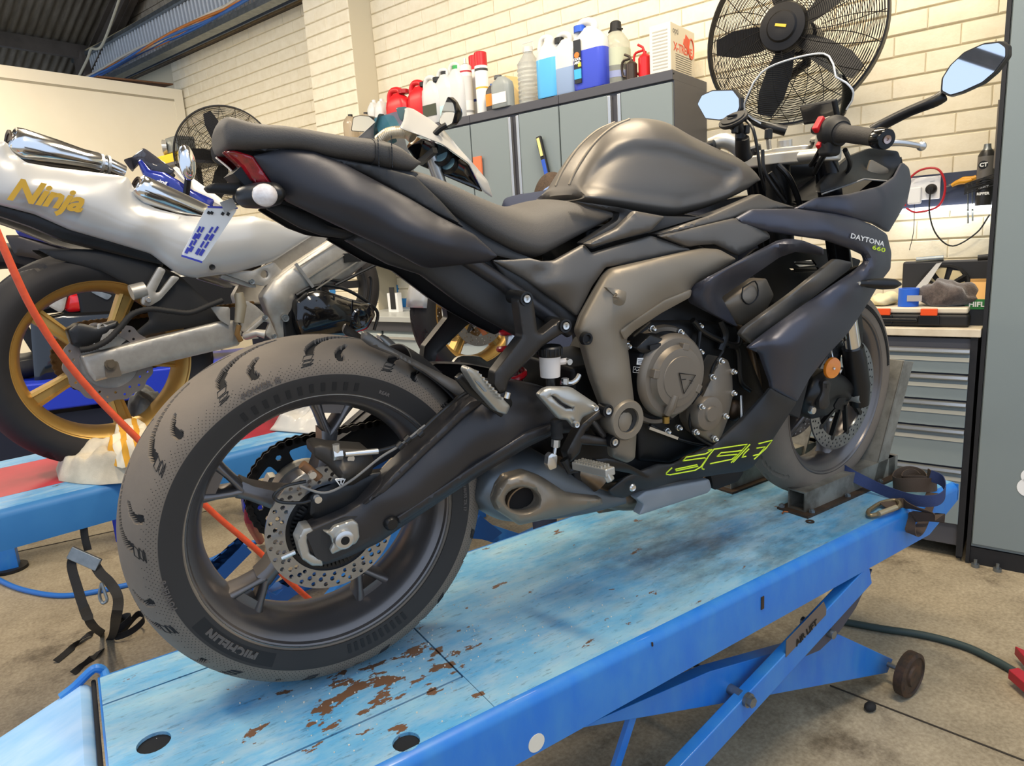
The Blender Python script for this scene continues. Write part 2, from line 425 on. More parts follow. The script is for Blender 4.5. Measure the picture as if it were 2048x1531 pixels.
MB().box((-2.78, -.004, .86), (-3.6, .012, 1.1)).build('blue_dado', mat('dado_blue', '2F86C8', .5), wall, ang=0)
MB().box((-2.79, -.0045, .86), (-1.2, .0, 1.0)).build('blue_dado', mat('dado_blue', '2F86C8', .5), wall, ang=0)
# partition of cream sheet at the far end
part = in_frame(WL, 'wall_left', 'cream sheet partition wall meeting the brick wall', None); struct(part)
xp = -5.437
mp = MB(); mp.box((xp-.06, -4.5, 0), (xp, -.02, 2.945)); mp.build('partition_sheet', M_part, part, ang=0)
MB().box((xp, -4.5, 2.835), (xp+.004, -.1, 2.85)).build('partition_groove', mat('groove_shadow', 'A89E86', .7), part, ang=0)
MB().box((xp, -.105, 0), (xp+.006, -.02, 2.945)).build('corner_stile', M_part, part, ang=0)
MB().box((xp, -4.5, 2.852), (xp+.005, -.1, 2.945)).build('top_rail', M_part, part, ang=0)
MB().prism([(xp-.3, -.75, 2.95), (xp+.02, -.75, 2.95), (xp+.02, -.1, 2.975), (xp-.3, -.1, 2.99)], (0, 0, .012)).build('loose_board', mat('old_board', '6A4A34', .8), part)
# roof: corrugated sheet on purlins and a rafter
roof = in_frame(WL, 'ceiling', 'dark corrugated roof sheeting on steel purlins', None); struct(roof)
sl = .45; zr = lambda u: 3.62+(u+6.62)*sl
mb = MB(); vs = []; fs = []; vv = np.arange(-7.5, .0, .076/6)
for i, v in enumerate(vv):
    w = .009*math.cos(2*math.pi*v/.076)
    for u in (-10.5, -6.4, -3.2, 2.5): vs.append((u, v, zr(u)+.17+w))
# two skylight openings without sheeting, over the workshop behind the camera
mb.add(vs, [(4*i+k, 4*i+k+1, 4*i+k+5, 4*i+k+4) for i in range(len(vv)-1) for k in range(3) if not (k == 1 and (-6.9 < vv[i] < -5.4 or -4.3 < vv[i] < -2.9))])
mb.build('corrugated_sheet', mat('old_roof_sheet', '83796A', .6, .2, col2='645B4D', nscale=5, namt=.9, stretch=(1, 6, 1)), roof, 60, fix=False)
for u in (-7.9, -6.95, -6.05, -5.1, -4.1, -3.1, -2.1, -1.1, 0, 1.1):
    q = MB(); q.box((u-.03, -7.5, zr(u)+.02), (u+.03, -.02, zr(u)+.15)); q.build('purlin', M_bsteel, roof, ang=0)
q = MB()
for h, w in ((-.1, .11), (.0, .02), (.1, .11)):
    hh = .012 if w > .05 else .2
    q.bar((-10, -.14, zr(-10)+h-.06), (2.5, -.14, zr(2.5)+h-.06), w, hh)
q.build('rafter', M_bsteel, roof, ang=0)
a = WL.px(178, 128, -.16); MB().box((a[0]-.1, -.26, 2.4), (a[0]+.1, -.06, a[2]+.1)).build('column_post', M_bsteel, roof, ang=0)
MB().tube([WL.px(x, y, -.28) for x, y in [(240, -5), (218, 58), (203, 92), (192, 98), (182, 98), (175, 118), (158, 152)]], .012, 8, smooth=4).build('roof_cable', mat('cream_cable', 'D8CDB0', .5), roof)
# cable tray
tray = in_frame(WL, 'cable_tray', 'galvanised slatted cable tray high on the brick wall', 'cable tray')
M_tray = mat('bright_galvanised', 'E6EAEC', .4, .2)
MB().bar((-7.2, -.2, 3.52), (-3.0, -.2, 3.545), .05, .035).build('top_rail', M_galv, tray)
MB().bar((-7.2, -.2, 3.20), (-3.0, -.2, 3.215), .09, .045).build('bottom_rail', M_galv, tray)
MB().box((-7.2, -.1, 3.2), (-3.0, -.09, 3.53)).build('back_sheet', mat('tray_back', '5D6B82', .5, .4), tray, ang=0)
sm = MB().box((-.013, -.01, 0), (.013, .01, .3)).mesh('slat', 0); sm.materials.append(M_tray)
u = -7.1
while u < -3.1:
    o = bpy.data.objects.new('slat', sm); put(o, tray); o.location = (u, -.18, 3.215); o.rotation_euler = (0, R(-6), 0); u += .058
for i, (cc, dz, dv) in enumerate([('2B5FA8', 0, 0), ('D98A3A', .014, .012), ('E5DCC8', .028, 0), ('C77A34', .02, -.016), ('3B6CB0', .006, -.02), ('D9CFBB', .036, -.008)]):
    pts = [(u, -.245+dv+.012*math.sin(u*2+i), 3.262+dz+.014*math.sin(u*3.1+i*1.3)) for u in np.arange(-7.0, -2.9, .35)]
    MB().tube(pts, .011, 7, smooth=3).build('cable', mat('cable_'+cc, cc, .5), tray)
MB().tube([(u, -.205, 3.552+.004*math.sin(9*u)) for u in np.arange(-7.1, -2.9, .3)], .009, 6, smooth=2).build('cable', mat('cable_tan', 'C9B48A', .5), tray)
# ceiling lamps
M_tube = mat('lit_fluorescent_tube', 'FFFFFF', .5, emit='FFF3E0', estr=9)
for i, (loc, pw) in enumerate(LAMPS):
    lab = ['hanging twin tube workshop lamp above the second motorcycle', 'hanging twin tube workshop lamp above the front wheel', 'hanging twin tube workshop lamp above the black motorcycle', 'hanging twin tube workshop lamp behind the lift ramp', 'hanging twin tube workshop lamp near the partition'][i]
    l = thing('workshop_lamp', lab, 'lamp', loc, R(-68), 'hanging tube lamps')
    MB().box((-.62, -.09, .03), (.62, .09, .07)).build('housing', M_white, l, ang=0)
    for s in (-.045, .045): MB().cone((-.6, s, .01), (.6, s, .01), .014, n=10).build('tube', M_tube, l)
    ul = (WL.m.inverted() @ Vector(loc))[0]
    for s in (-.5, .5): MB().tube([(s, 0, .07), (s, 0, min(3.0, zr(ul+s)+.1-loc[2]))], .003, 5).build('chain', M_galv, l)
    al = area_light('workshop_lamp_light', (loc[0], loc[1], loc[2]-.02), (loc[0], loc[1], 0), 1.2, .18, pw, WARM)
    al.rotation_euler = (0, 0, R(-68))
    au = area_light('workshop_lamp_uplight', (loc[0], loc[1], loc[2]+.09), (loc[0], loc[1], 9), 1.2, .18, pw*.3, WARM); au.rotation_euler = (math.pi, 0, R(68))
# ================================================================== benches, cabinets and what stands on them
M_cab = mat('cabinet_grey_enamel', '7C8686', .42, bump=.05, bscale=400); M_cabdk = mat('cabinet_dark_grey', '4A4A4F', .45, bump=.05, bscale=400)
M_top = mat('worn_bench_top', 'D8CCB4', .45, col2='BFB096', nscale=10, namt=.7); M_kick = mat('black_plinth', '1C1C1E', .6)
def wl(x, y, v): return Vector(WL.px(x, y, v))
def W2(p): return WL.m @ Vector(p)
# wall cabinets
edges = [-.378, -1.007, -1.615, -2.223, -2.785]; words = ['nearest the big fan', 'second from the big fan', 'third from the big fan', 'beside the brick pillar']
for i in range(4):
    u1, u0 = edges[i], edges[i+1]; w = u1-u0
    cb = thing('wall_cabinet', 'grey steel wall cabinet with two doors, '+words[i], 'cabinet', W2((u0, 0, 1.32)), R(-68), 'grey wall cabinets in a row')
    MB().box((.001, -.385, 0), (w-.001, -.002, .71)).build('body', M_cabdk, cb, bevel=.002)
    MB().box((.001, -.402, .708), (w-.001, 0, .752)).build('top_rail', M_cabdk, cb, bevel=.003)
    for a, b_, hx in ((.004, w/2-.026, w/2-.026), (w/2+.046, w-.004, w/2+.028)):
        d = MB().box((a, -.404, .005), (b_, -.386, .698)).build('door', M_cab, cb, bevel=.002)
        MB().box((hx, -.41, .01), (hx+.018, -.388, .695)).build('handle', M_alu, d, bevel=.003)
    MB().cone((w-.0005, -.39, .735), (w+.0015, -.39, .735), .004, n=8).build('screw', M_kick, cb)
# inspection lamp clipped to a cabinet door
il = thing('inspection_lamp', 'blue and yellow pen inspection lamp hung on cabinet door', 'lamp', W2(wl(1088, 315, -.425)), R(-68))
q = MB(); q.bar((-.028, 0, .11), (.022, 0, -.11), .022, .03); q.build('body', M_kick, il, bevel=.006)
MB().bar((-.025, -.012, .1), (-.004, -.012, .008), .006, .016).build('led_strip', mat('led_yellow', 'EAD98A', .4), il); MB().bar((.0, -.012, -.01), (.02, -.012, -.1), .008, .022).build('grip', mat('lamp_blue', '2F56B8', .4), il, bevel=.003)
MB().tube([(-.03, 0, .1), (-.04, .0, .07), (-.032, .006, .03)], .0015, 6, smooth=4).build('clip', M_galv, il)
# ---- bottles and cans on the cabinets
M_trans = mat('translucent_white_plastic', 'E8E8E4', .35, trans=.25, alpha=.92); M_clear = mat('clear_plastic', 'E2E4E4', .15, trans=.75, ior=1.2, alpha=.75)
def rrect(w, d, r, k=4): return rnd2([(-w/2, -d/2), (w/2, -d/2), (w/2, d/2), (-w/2, d/2)], r, k)
def place(x, ybase, ytop, v):
    a, b_ = wl(x, ybase, v), wl(x, ytop, v); return a, b_[2]-2.072
def pxw(x, w, v=-.34): return abs(wl(x+w/2, 150, v)[0]-wl(x-w/2, 150, v)[0])
def jug(name, lab, x, yt, w, body, v=-.25, fluid=None, lvl=.5, cap='161616', handle=1, d=.1, grp_='bottles on the cabinets', capx=None, label=None):
    v = min(v*.35-.265, -.29); a = wl(x, yt, v); h = a[2]-2.072; w *= 1.25; d = min(d, .09)
    t = thing(name, lab, 'bottle', W2((a[0], v, 2.072)), R(-68), grp_)
    secs = [(0, .92), (.015, 1), (lvl*.98, 1.0), (.60, 1.0), (.72, .92), (.80, .66), (.86, .38), (.885, .3)]
    def ring(zz, s): return [(p[0], p[1], zz*h) for p in rrect(w*s, d*(.4+.6*s), w*s*.3)]
    if fluid:
        MB().loft([ring(0, .92), ring(.02, 1), ring(lvl, 1)]).build('filled_part', fluid, t, 50); MB().loft([ring(lvl, 1)]+[ring(z_, s_) for z_, s_ in secs if z_ > lvl]).build('body', body, t, 50)
    else: MB().loft([ring(z_, s_) for z_, s_ in sorted(set(secs))]).build('body', body, t, 50)
    cx = w*.0 if capx is None else capx*w
    MB().cone((cx, 0, h*.86), (cx, 0, h*.95), w*.17, n=16).build('cap', mat('cap_'+cap, cap, .4), t)
    if handle:
        hs = handle*w
        MB().tube([(-hs*.36, 0, h*.52), (-hs*.42, 0, h*.8), (-hs*.3, 0, h*.97), (-hs*.05, 0, h*.985), (hs*.12, 0, h*.93), (hs*.12, 0, h*.84)], w*.1, 10, smooth=5).build('handle', body, t, 60)
    if label:
        col_, z0, z1 = label; MB().box((-w*.36, -d/2-.002, z0*h), (w*.36, -d/2+.004, z1*h)).build('label', mat('lab_'+col_, col_, .5), t)
    return t, h
def can(name, lab, x, yt, r, body, v=-.3, cap=None, grp_='spray cans on the cabinets', bands=()):
    a = wl(x, yt, v); h = a[2]-2.072; t = thing(name, lab, 'spray can', W2((a[0], v, 2.072)), R(-68), grp_)
    top = h*.78 if cap else h*.86
    MB().lathe([(0, r*.95), (.004, r), (top, r), (top+r*.3, r*.75)], (0, 0, 0), (0, 0, 1), 24).build('body', body, t, 40)
    if cap: MB().lathe([(top, r*.98), (h-.004, r*.95), (h, r*.85)], (0, 0, 0), (0, 0, 1), 24).build('cap', cap, t, 40)
    else: MB().lathe([(top+r*.28, r*.78), (top+r*.45, r*.5), (top+r*.5, r*.22), (h, r*.2)], (0, 0, 0), (0, 0, 1), 18).build('nozzle', M_alu, t, 40)
    for z0, z1, c_ in bands: MB().lathe([(z0*h, r*1.004), (z1*h, r*1.004)], (0, 0, 0), (0, 0, 1), 24).build('printed_band', mat('band_'+c_, c_, .5), t)
    return t
M_redp = mat('red_plastic', 'C81E24', .35); M_amber = mat('amber_clear', 'C9B79A', .2, trans=.4, alpha=.9)
jug('small_bottle', 'pale bottle with black cap, leftmost on the cabinets', 700, 226, .075, M_amber, v=-.2, handle=0)
jug('small_bottle', 'pale bottle with black cap, second from the left on the cabinets', 731, 222, .07, M_amber, v=-.25, handle=0)
jug('small_bottle', 'milky small bottle beside the left red jug', 747, 196, .06, M_trans, v=-.12, cap='DADAD6', handle=0); jug('small_bottle', 'milky small bottle touching the left red jug', 762, 194, .06, M_trans, v=-.2, cap='DADAD6', handle=0)
jug('oil_jug', 'red plastic oil jug with white round label', 795, 178, .15, M_redp, v=-.22, cap='A8161C', d=.09, capx=.28)
jug('oil_jug', 'red plastic oil jug with black cap beside the milky jug', 838, 163, .14, M_redp, v=-.18, cap='161616', d=.09, capx=.25)
jug('fluid_jug', 'milky jug with black cap and dark green label', 864, 153, .12, M_trans, v=-.25, cap='161616', d=.09, capx=.25, label=('3A4030', .16, .4))
jug('fluid_jug', 'milky jug behind the chrome mirror', 889, 138, .11, M_trans, v=-.2, cap='161616', d=.09, fluid=mat('pale_teal_fluid', 'BFE0DC', .25), lvl=.3)
jug('fluid_jug', 'milky jug with green cap beside the lettered can', 912, 126, .11, M_trans, v=-.15, cap='2E9A4A', d=.09)
can('spray_can', 'white printed spray can without cap', 929, 117, .036, mat('can_white', 'DAD8D2', .35), bands=[(.1, .14, '8A8A88'), (.3, .7, 'C6C4C0'), (.76, .79, 'B0303A')])
can('spray_can', 'white spray can with red cap standing behind its twin', 948, 112, .036, mat('can_white2', 'EDEBE4', .35), v=-.18, cap=M_redp, bands=[(.3, .34, '2A3A8A')])
can('spray_can', 'white spray can with tall red cap and yellow marks', 960, 105, .038, mat('can_white2', 'EDEBE4', .35), cap=M_redp, bands=[(.42, .45, 'E0B040'), (.7, .74, '3A3A3A')])
jug('oil_bottle', 'slim dark bottle with orange label behind the grey bottle', 984, 165, .06, mat('dark_bottle', '4A4644', .4), v=-.2, cap='3A5A9A', handle=0, d=.06, label=('E08A2A', .2, .6))
jug('oil_bottle', 'grey oil bottle with orange and white label', 1003, 146, .105, mat('grey_bottle', '8F9490', .4), v=-.33, cap='5A5C5A', handle=0, d=.07, capx=-.2, label=('E4DED4', .12, .42))
bx = wl(1008, 150, -.15); b2_ = thing('cardboard_box', 'tan folded cardboard box leaning behind the grey bottle', 'box', W2((bx[0]+.02, -.14, 2.072)), R(-68))
q = MB(); q.prism([(-.07, 0, 0), (.06, 0, 0), (.07, 0, .13), (-.02, 0, .235), (-.06, 0, .22)], (.02, .09, 0)); q.build('box_side', mat('kraft', 'D0B47C', .75), b2_, bevel=.002)
# ribbed clear water container
a = wl(1055, 84, -.28); h = a[2]-2.072; t = thing('water_container', 'clear ribbed water container with wire handle', 'bottle', W2((a[0], -.28, 2.072)), R(-68), 'bottles on the cabinets')
pr = [(0, .05)]
for k in range(9): pr += [(.012+.022*k, .066), (.022+.022*k, .062)]
pr += [(.66*h, .064), (.8*h, .03), (.84*h, .024), (.84*h, 0)]
M_water = mat('water_clear', 'C9D0D2', .08, trans=.6, ior=1.25, alpha=.8)
MB().lathe(pr, (0, 0, 0), (0, 0, 1), 32).build('body', M_water, t, 40); MB().lathe([(.84*h, .026), (.92*h, .026), (.93*h, .0)], (0, 0, 0), (0, 0, 1), 20).build('cap', M_trans, t, 40)
MB().tube([(-.036, 0, .86*h), (-.036, 0, .99*h), (.036, 0, .99*h), (.036, 0, .86*h)], .0025, 6).build('handle', M_trans, t)
jug('screenwash_jug', 'jug half full of bright light blue fluid', 1097, 72, .115, M_trans, v=-.28, fluid=mat('sky_blue_fluid', '5FB4E8', .25), lvl=.62, d=.1, cap='DADAD6')
jug('screenwash_jug', 'jug with dull grey blue fluid and black cap', 1133, 66, .12, M_trans, v=-.26, fluid=mat('grey_blue_fluid', '8FA3C0', .25), lvl=.42, d=.1, capx=-.3)
t, h = jug('coolant_jug', 'jug of deep blue coolant with black and cyan label', 1180, 40, .15, M_trans, v=-.27, fluid=mat('coolant_blue', '4453C4', .25), lvl=.56, cap='2A5AC8', d=.1, capx=-.32)
MB().box((-.07, -.0535, .03), (-.03, -.048, h*.72)).build('label', mat('label_black', '1E2226', .5), t); MB().box((-.07, -.0545, .05), (-.03, -.049, h*.30)).build('label_panel', mat('label_cyan', '3FA7DA', .5), t); MB().box((-.046, -.0548, h*.33), (-.03, -.049, h*.39)).build('label_panel', mat('label_yellow', 'EAD83A', .5), t)
q = MB(); q.lathe([(0, .0), (0, .014), (.003, .014)], (-.05, -.0545, h*.5), (0, -1, 0), 20); q.build('label_emblem', mat('label_orange', 'D9762A', .5), t)
for k, s_ in enumerate(('COOL', 'ANT')):
    q = text_mb(s_, .016, .0004, bold=.0008); q.xf(Matrix.Translation((-.05, -.0552, h*.44-.016*k))); q.build('label_text', M_white, t, 0)
a = wl(1231, 43, -.28); h = a[2]-2.072; t = thing('large_bottle', 'large clear bottle with black screw cap and printed label', 'bottle', W2((a[0], -.28, 2.072)), R(-68), 'bottles on the cabinets')
MB().lathe([(0, .06), (.01, .07), (.55*h, .07), (.68*h, .066), (.8*h, .04), (.84*h, .028), (.84*h, 0)], (0, 0, 0), (0, 0, 1), 32).build('body', mat('clear_greenish', 'D3D6C8', .12, trans=.6, ior=1.2, alpha=.85), t, 40)
MB().lathe([(.84*h, .03), (.98*h, .027), (h, .02), (h, 0)], (0, 0, 0), (0, 0, 1), 20).build('cap', M_blackm, t, 40); MB().tube([(-.04, 0, .86*h), (-.02, -.02, .87*h), (.02, -.02, .87*h), (.04, 0, .86*h)], .004, 6).build('cap_ring', M_blackm, t)
MB().lathe([(.3*h, .0705), (.56*h, .0705)], (0, 0, 0), (0, 0, 1), 32).build('label', mat('label_pale', 'B7BBA0', .5), t); MB().lathe([(.12*h, .0707), (.22*h, .0707)], (0, 0, 0), (0, 0, 1), 32).build('label', mat('label_blueish', '8E96B8', .5), t)
def oilcan(lab, x, yt, r, m, v):
    a = wl(x, yt, v); h = a[2]-2.072; t = thing('oil_can', lab, 'oil can', W2((a[0], v, 2.072)), R(-68), 'oil cans on the cabinets')
    MB().lathe([(0, r), (h*.6, r), (h*.66, r*.8), (h*.72, r*.3), (h*.78, r*.28)], (0, 0, 0), (0, 0, 1), 24).build('body', m, t, 30); MB().tube([(0, 0, h*.75), (-.01, 0, h*.9), (-.035, 0, h)], .006, 8).build('spout', m, t)
    MB().tube([(-r, 0, h*.2), (-r*1.7, 0, h*.3), (-r*1.7, 0, h*.75), (-r*.3, 0, h*.82)], .006, 8, smooth=4).build('handle', m, t)
oilcan('small blackened steel pump oil can beside the red one', 1262, 106, .028, mat('dark_steel_can', '4A4038', .35, .6), -.33); oilcan('red pump oil can beside the printed box', 1289, 86, .032, M_redp, -.3)
# printed box
bu0, bu1 = wl(1300, 140, -.36)[0], wl(1342, 140, -.36)[0]; bt = wl(1342, 42, -.36)[2]-2.072
t = thing('printed_box', 'white and kraft printed carton on cabinet end beside the fan', 'box', W2((bu0, -.36, 2.072)), R(-68)); bw = bu1-bu0
MB().box((0, 0, 0), (bw, .27, bt)).build('carton', mat('carton_white', 'DCD6C6', .6), t, bevel=.001)
MB().box((bw, .002, .002), (bw+.001, .268, bt-.002)).build('carton_side', mat('carton_kraft', 'D8CCB0', .6), t)
def side_txt(s_, y, z_, sz, m, bold=0):
    q = text_mb(s_, sz, .0003, bold=bold, align='LEFT'); q.xf(Matrix.Translation((bw+.0016, y, z_)) @ Matrix.Rotation(R(90), 4, 'Z')); q.build('carton_text', m, t, 0)
M_or = mat('print_orange', 'D8583A', .6); M_gr = mat('print_grey', '6E6A62', .6)
side_txt('X-TREME', .03, bt*.53, .052, M_or, .001); side_txt('opti', .02, bt*.86, .04, M_gr)
for k in range(8): MB().box((bw+.001, .05, bt*(.08+.045*k)), (bw+.0018, .23, bt*(.08+.045*k)+.003)).build('printed_line', M_gr, t)
for k in range(12): MB().box((.015, -.0008, bt*(.1+.068*k)), (bw-.015, .001, bt*(.1+.068*k)+.006)).build('printed_line', mat('print_pale', 'A9A69C', .6), t)
MB().tube([(bw+.002, .225+.03*math.cos(a_), bt*.62+.045*math.sin(a_)) for a_ in np.linspace(0, 6.283, 20)], .004, 6).build('printed_ring', M_or, t)
for y_, z_ in ((.16, .82), (.14, .72)): MB().bar((bw+.0015, y_, bt*z_), (bw+.0015, y_+.05, bt*z_-.02), .002, .028).build('printed_patch', M_or, t)
# ---- big wall fan
def fan(lab, centre_w, axis_w, Rf, name='wall_fan', arm_to=None):
    ax = Vector(axis_w).normalized(); m = basis(centre_w, ax.cross(Vector((0, 0, 1))), (0, 0, 1)); m = Matrix.Translation(Vector(centre_w)) @ m.to_3x3().to_4x4()
    t = thing(name, lab, 'fan', matrix=m)        # local -y faces the room
    f_ = -1 if (m.to_3x3() @ Vector((0, -1, 0))).dot(ax) > 0 else 1
    M_w = mat('fan_wire_black', '1B1918', .4, .4); M_bl = mat('fan_blade', '232120', .45)
    MB().lathe([(-.018, Rf), (-.018, Rf+.008), (.018, Rf+.008), (.018, Rf)], (0, 0, 0), (0, 1, 0), 72, closed=True).build('outer_ring', M_w, t)
    for nm, sg, dep in (('front_guard', f_, .13), ('rear_guard', -f_, .09)):
        q = MB(); N = 20; dome = lambda s_: sg*dep*math.sqrt(max(0, 1-(s_*.985)**2.6))
        for i in range(N):
            a_ = 2*math.pi*i/N; pts = []
            for s_ in np.linspace(.26, 1, 7):
                aa = a_+.45*(1-s_)*sg; pts.append((Rf*s_*math.cos(aa), dome(s_), Rf*s_*math.sin(aa)))
            q.tube(pts, .0016, 4, caps=False)
        for s_ in np.linspace(.28, .985, 36 if sg == f_ else 24):
            q.tube([(Rf*s_*math.cos(a_), dome(s_), Rf*s_*math.sin(a_)) for a_ in np.linspace(0, 2*math.pi, 49)], .0013, 4, caps=False)
        q.build(nm, M_w, t, 60, fix=False)
    q = MB(); q.lathe([(f_*.10, Rf*.27), (f_*.118, Rf*.27), (f_*.132, Rf*.25), (f_*.136, Rf*.17), (f_*.143, Rf*.15), (f_*.146, Rf*.08), (f_*.143, 0)], (0, 0, 0), (0, 1, 0), 40); q.build('guard_badge', M_w, t, 30)
    MB().bar((-Rf*.06, f_*.147, -.005), (Rf*.06, f_*.147, .008), .004, .010).build('badge_print', mat('badge_yellow', 'D2B23A', .5), t)
    MB().cone((0, f_*.06, 0), (0, -f_*.06, 0), Rf*.18, n=28).build('hub', M_w, t)
    for k in range(5):
        a_ = R(2+72*k); ca, sa = math.cos(a_), math.sin(a_); rings = []
        for s_, w, tw in ((.15, .06, .55), (.4, .1, .45), (.7, .105, .35), (.92, .06, .28)):
            rings.append([(Rf*s_*ca-w/2*sg_*math.cos(tw)*sa, w/2*sg_*math.sin(tw)+e, Rf*s_*sa+w/2*sg_*math.cos(tw)*ca) for sg_, e in ((-1, -.001), (1, -.001), (1, .001), (-1, .001))])
        MB().loft(rings).build('blade', M_bl, t, 40)
    q = MB(); q.lathe([(-f_*.09, Rf*.2), (-f_*.2, Rf*.2), (-f_*.22, Rf*.15), (-f_*.22, 0)], (0, 0, 0), (0, 1, 0), 28); q.build('motor', M_w, t)
    if arm_to is not None:
        e = m.inverted() @ Vector(arm_to); MB().tube([(0, -f_*.2, 0), (0, -f_*.2, -.08), tuple(e)], .02, 12).build('wall_bracket', M_w, t)
    return t
fan('big black wire guard wall fan above the bench', W2(wl(1585, 66, -.42)), WL.m.to_3x3() @ Vector((-.02, -1, -.08)), .345, arm_to=W2((-.1, .0, 1.95)))
cf = Vector(CAM+ray(452, 312)*4.9); fan('black wire guard fan near the partition, behind the red tail light', cf, (Vector(CAM)-cf)+Vector((-.5, 0, 0)), .34)
# ---- right hand bench
hz = [wl(1950, y, -.5)[2] for y in (703, 757, 811, 866, 946, 1062)]
bn = thing('drawer_bench', 'grey drawer workbench with worn pale top beside tall cabinet', 'workbench', W2((-.08, 0, 0)), R(-68)); bwid = .94
MB().box((0, -.49, .06), (bwid-.012, -.02, .885)).build('carcass', M_cabdk, bn, bevel=.002); MB().box((-.01, -.51, .892), (bwid, 0, .922)).build('bench_top', M_top, bn, bevel=.003)
MB().box((bwid-.03, -.47, 0), (bwid-.012, -.05, .06)).build('plinth_leg', M_kick, bn); MB().box((0, -.45, .0), (.03, -.05, .06)).build('plinth_leg', M_kick, bn)
tops = hz
for i in range(5):
    z1, z0 = tops[i]+.012, tops[i+1]+.016; d = MB().box((.03, -.503, z0), (bwid-.03, -.49, z1-.022)).build('drawer', M_cab, bn, bevel=.002)
    MB().prism([(.03, -.503, z1-.002), (.03, -.52, z1-.004), (.03, -.522, z1-.014), (.03, -.512, z1-.022), (.03, -.503, z1-.024)], (bwid-.06, 0, 0)).build('handle', M_alu, d, 60)
    MB().box((.03, -.506, z1-.052), (bwid-.03, -.5035, z1-.036)).build('label_strip', mat('strip_grey', 'B9B6A6', .5), d)
MB().box((bwid-.03, -.5, .02), (bwid-.008, -.48, .89)).build('side_post', M_kick, bn)
# tall cabinet at the end
tc = thing('tall_cabinet', 'tall grey steel cabinet at the end of the bench', 'cabinet', W2((.877, 0, 0)), R(-68))
MB().box((0, -.49, .07), (.8, -.02, 2.35)).build('body', M_cab, tc, bevel=.002); MB().box((.004, -.502, .085), (.8, -.491, 2.34)).build('door', M_cab, tc, bevel=.002)
MB().box((-.014, -.5, .0), (-.001, -.46, 2.35)).build('corner_post', M_kick, tc); MB().box((0, -.495, .0), (.8, -.1, .068)).build('plinth', M_kick, tc)
p = Vector(WL.px(2005, 280, -.2)); MB().box((-.03, -.3, 1.50), (-.003, -.2, 1.74)).build('side_bracket', mat('brown_bracket', '6A6258', .5), tc)
for (x, y0, y1) in ((2062, 930, 975), (2058, 945, 1005)):
    c = Vector(WL.px(x, (y0+y1)/2, -.5035)); q = MB(); q.lathe([(0, .012 if y0 < 940 else .018), (0, .03 if y0 < 940 else .036), (.001, .03 if y0 < 940 else .036)], (c[0]-.877, -.5035, c[2]), (0, -1, 0), 28); q.build('white_sticker', M_white, tc)
for x in (.02, .09): 
    q = MB(); q.cone((x, -.52, 0), (x, -.52, .012), .014, n=12); q.cone((x, -.52, .012), (x, -.52, .03), .006, n=8); q.build('floor_bolt', M_rust if 'M_rust' in globals() else M_galv, tc)
# ---- bench along the brick wall behind the motorcycles
b2 = thing('long_bench', 'pale topped workbench along the wall behind the motorcycles', 'workbench', W2((-3.05, 0, 0)), R(-68))
MB().box((0, -.56, .9), (2.0, -.01, .935)).build('bench_top', mat('grey_bench_top', 'B9BCB8', .35), b2, bevel=.003); MB().box((.02, -.54, .84), (1.98, -.02, .9)).build('apron', M_cabdk, b2)
for i in range(3):
    u = .05+.62*i; MB().box((u, -.53, .08), (u+.6, -.03, .84)).build('cabinet_body', M_cab, b2)
    for z0, z1 in ((.66, .82), (.48, .64), (.1, .46)): 
        d = MB().box((u+.01, -.545, z0), (u+.59, -.53, z1)).build('drawer', mat('drawer_pale', 'AEB8B8', .4), b2, bevel=.002); MB().box((u+.02, -.556, z1-.03), (u+.58, -.545, z1-.015)).build('handle', M_alu, d)
MB().box((0, -.5, 0), (2.0, -.05, .08)).build('plinth', M_kick, b2)
# dark label card and white packet on that bench
pc = Vector(WL.px(790, 605, -.3)); cdn = thing('packet', 'white packet with black card standing on the long bench', 'packet', W2((pc[0], -.3, .936)), R(-68))
MB().box((-.05, -.02, 0), (.05, .02, .13)).build('packet_body', M_white, cdn); MB().box((-.02, -.024, .02), (.028, -.02, .17)).build('card', M_kick, cdn)
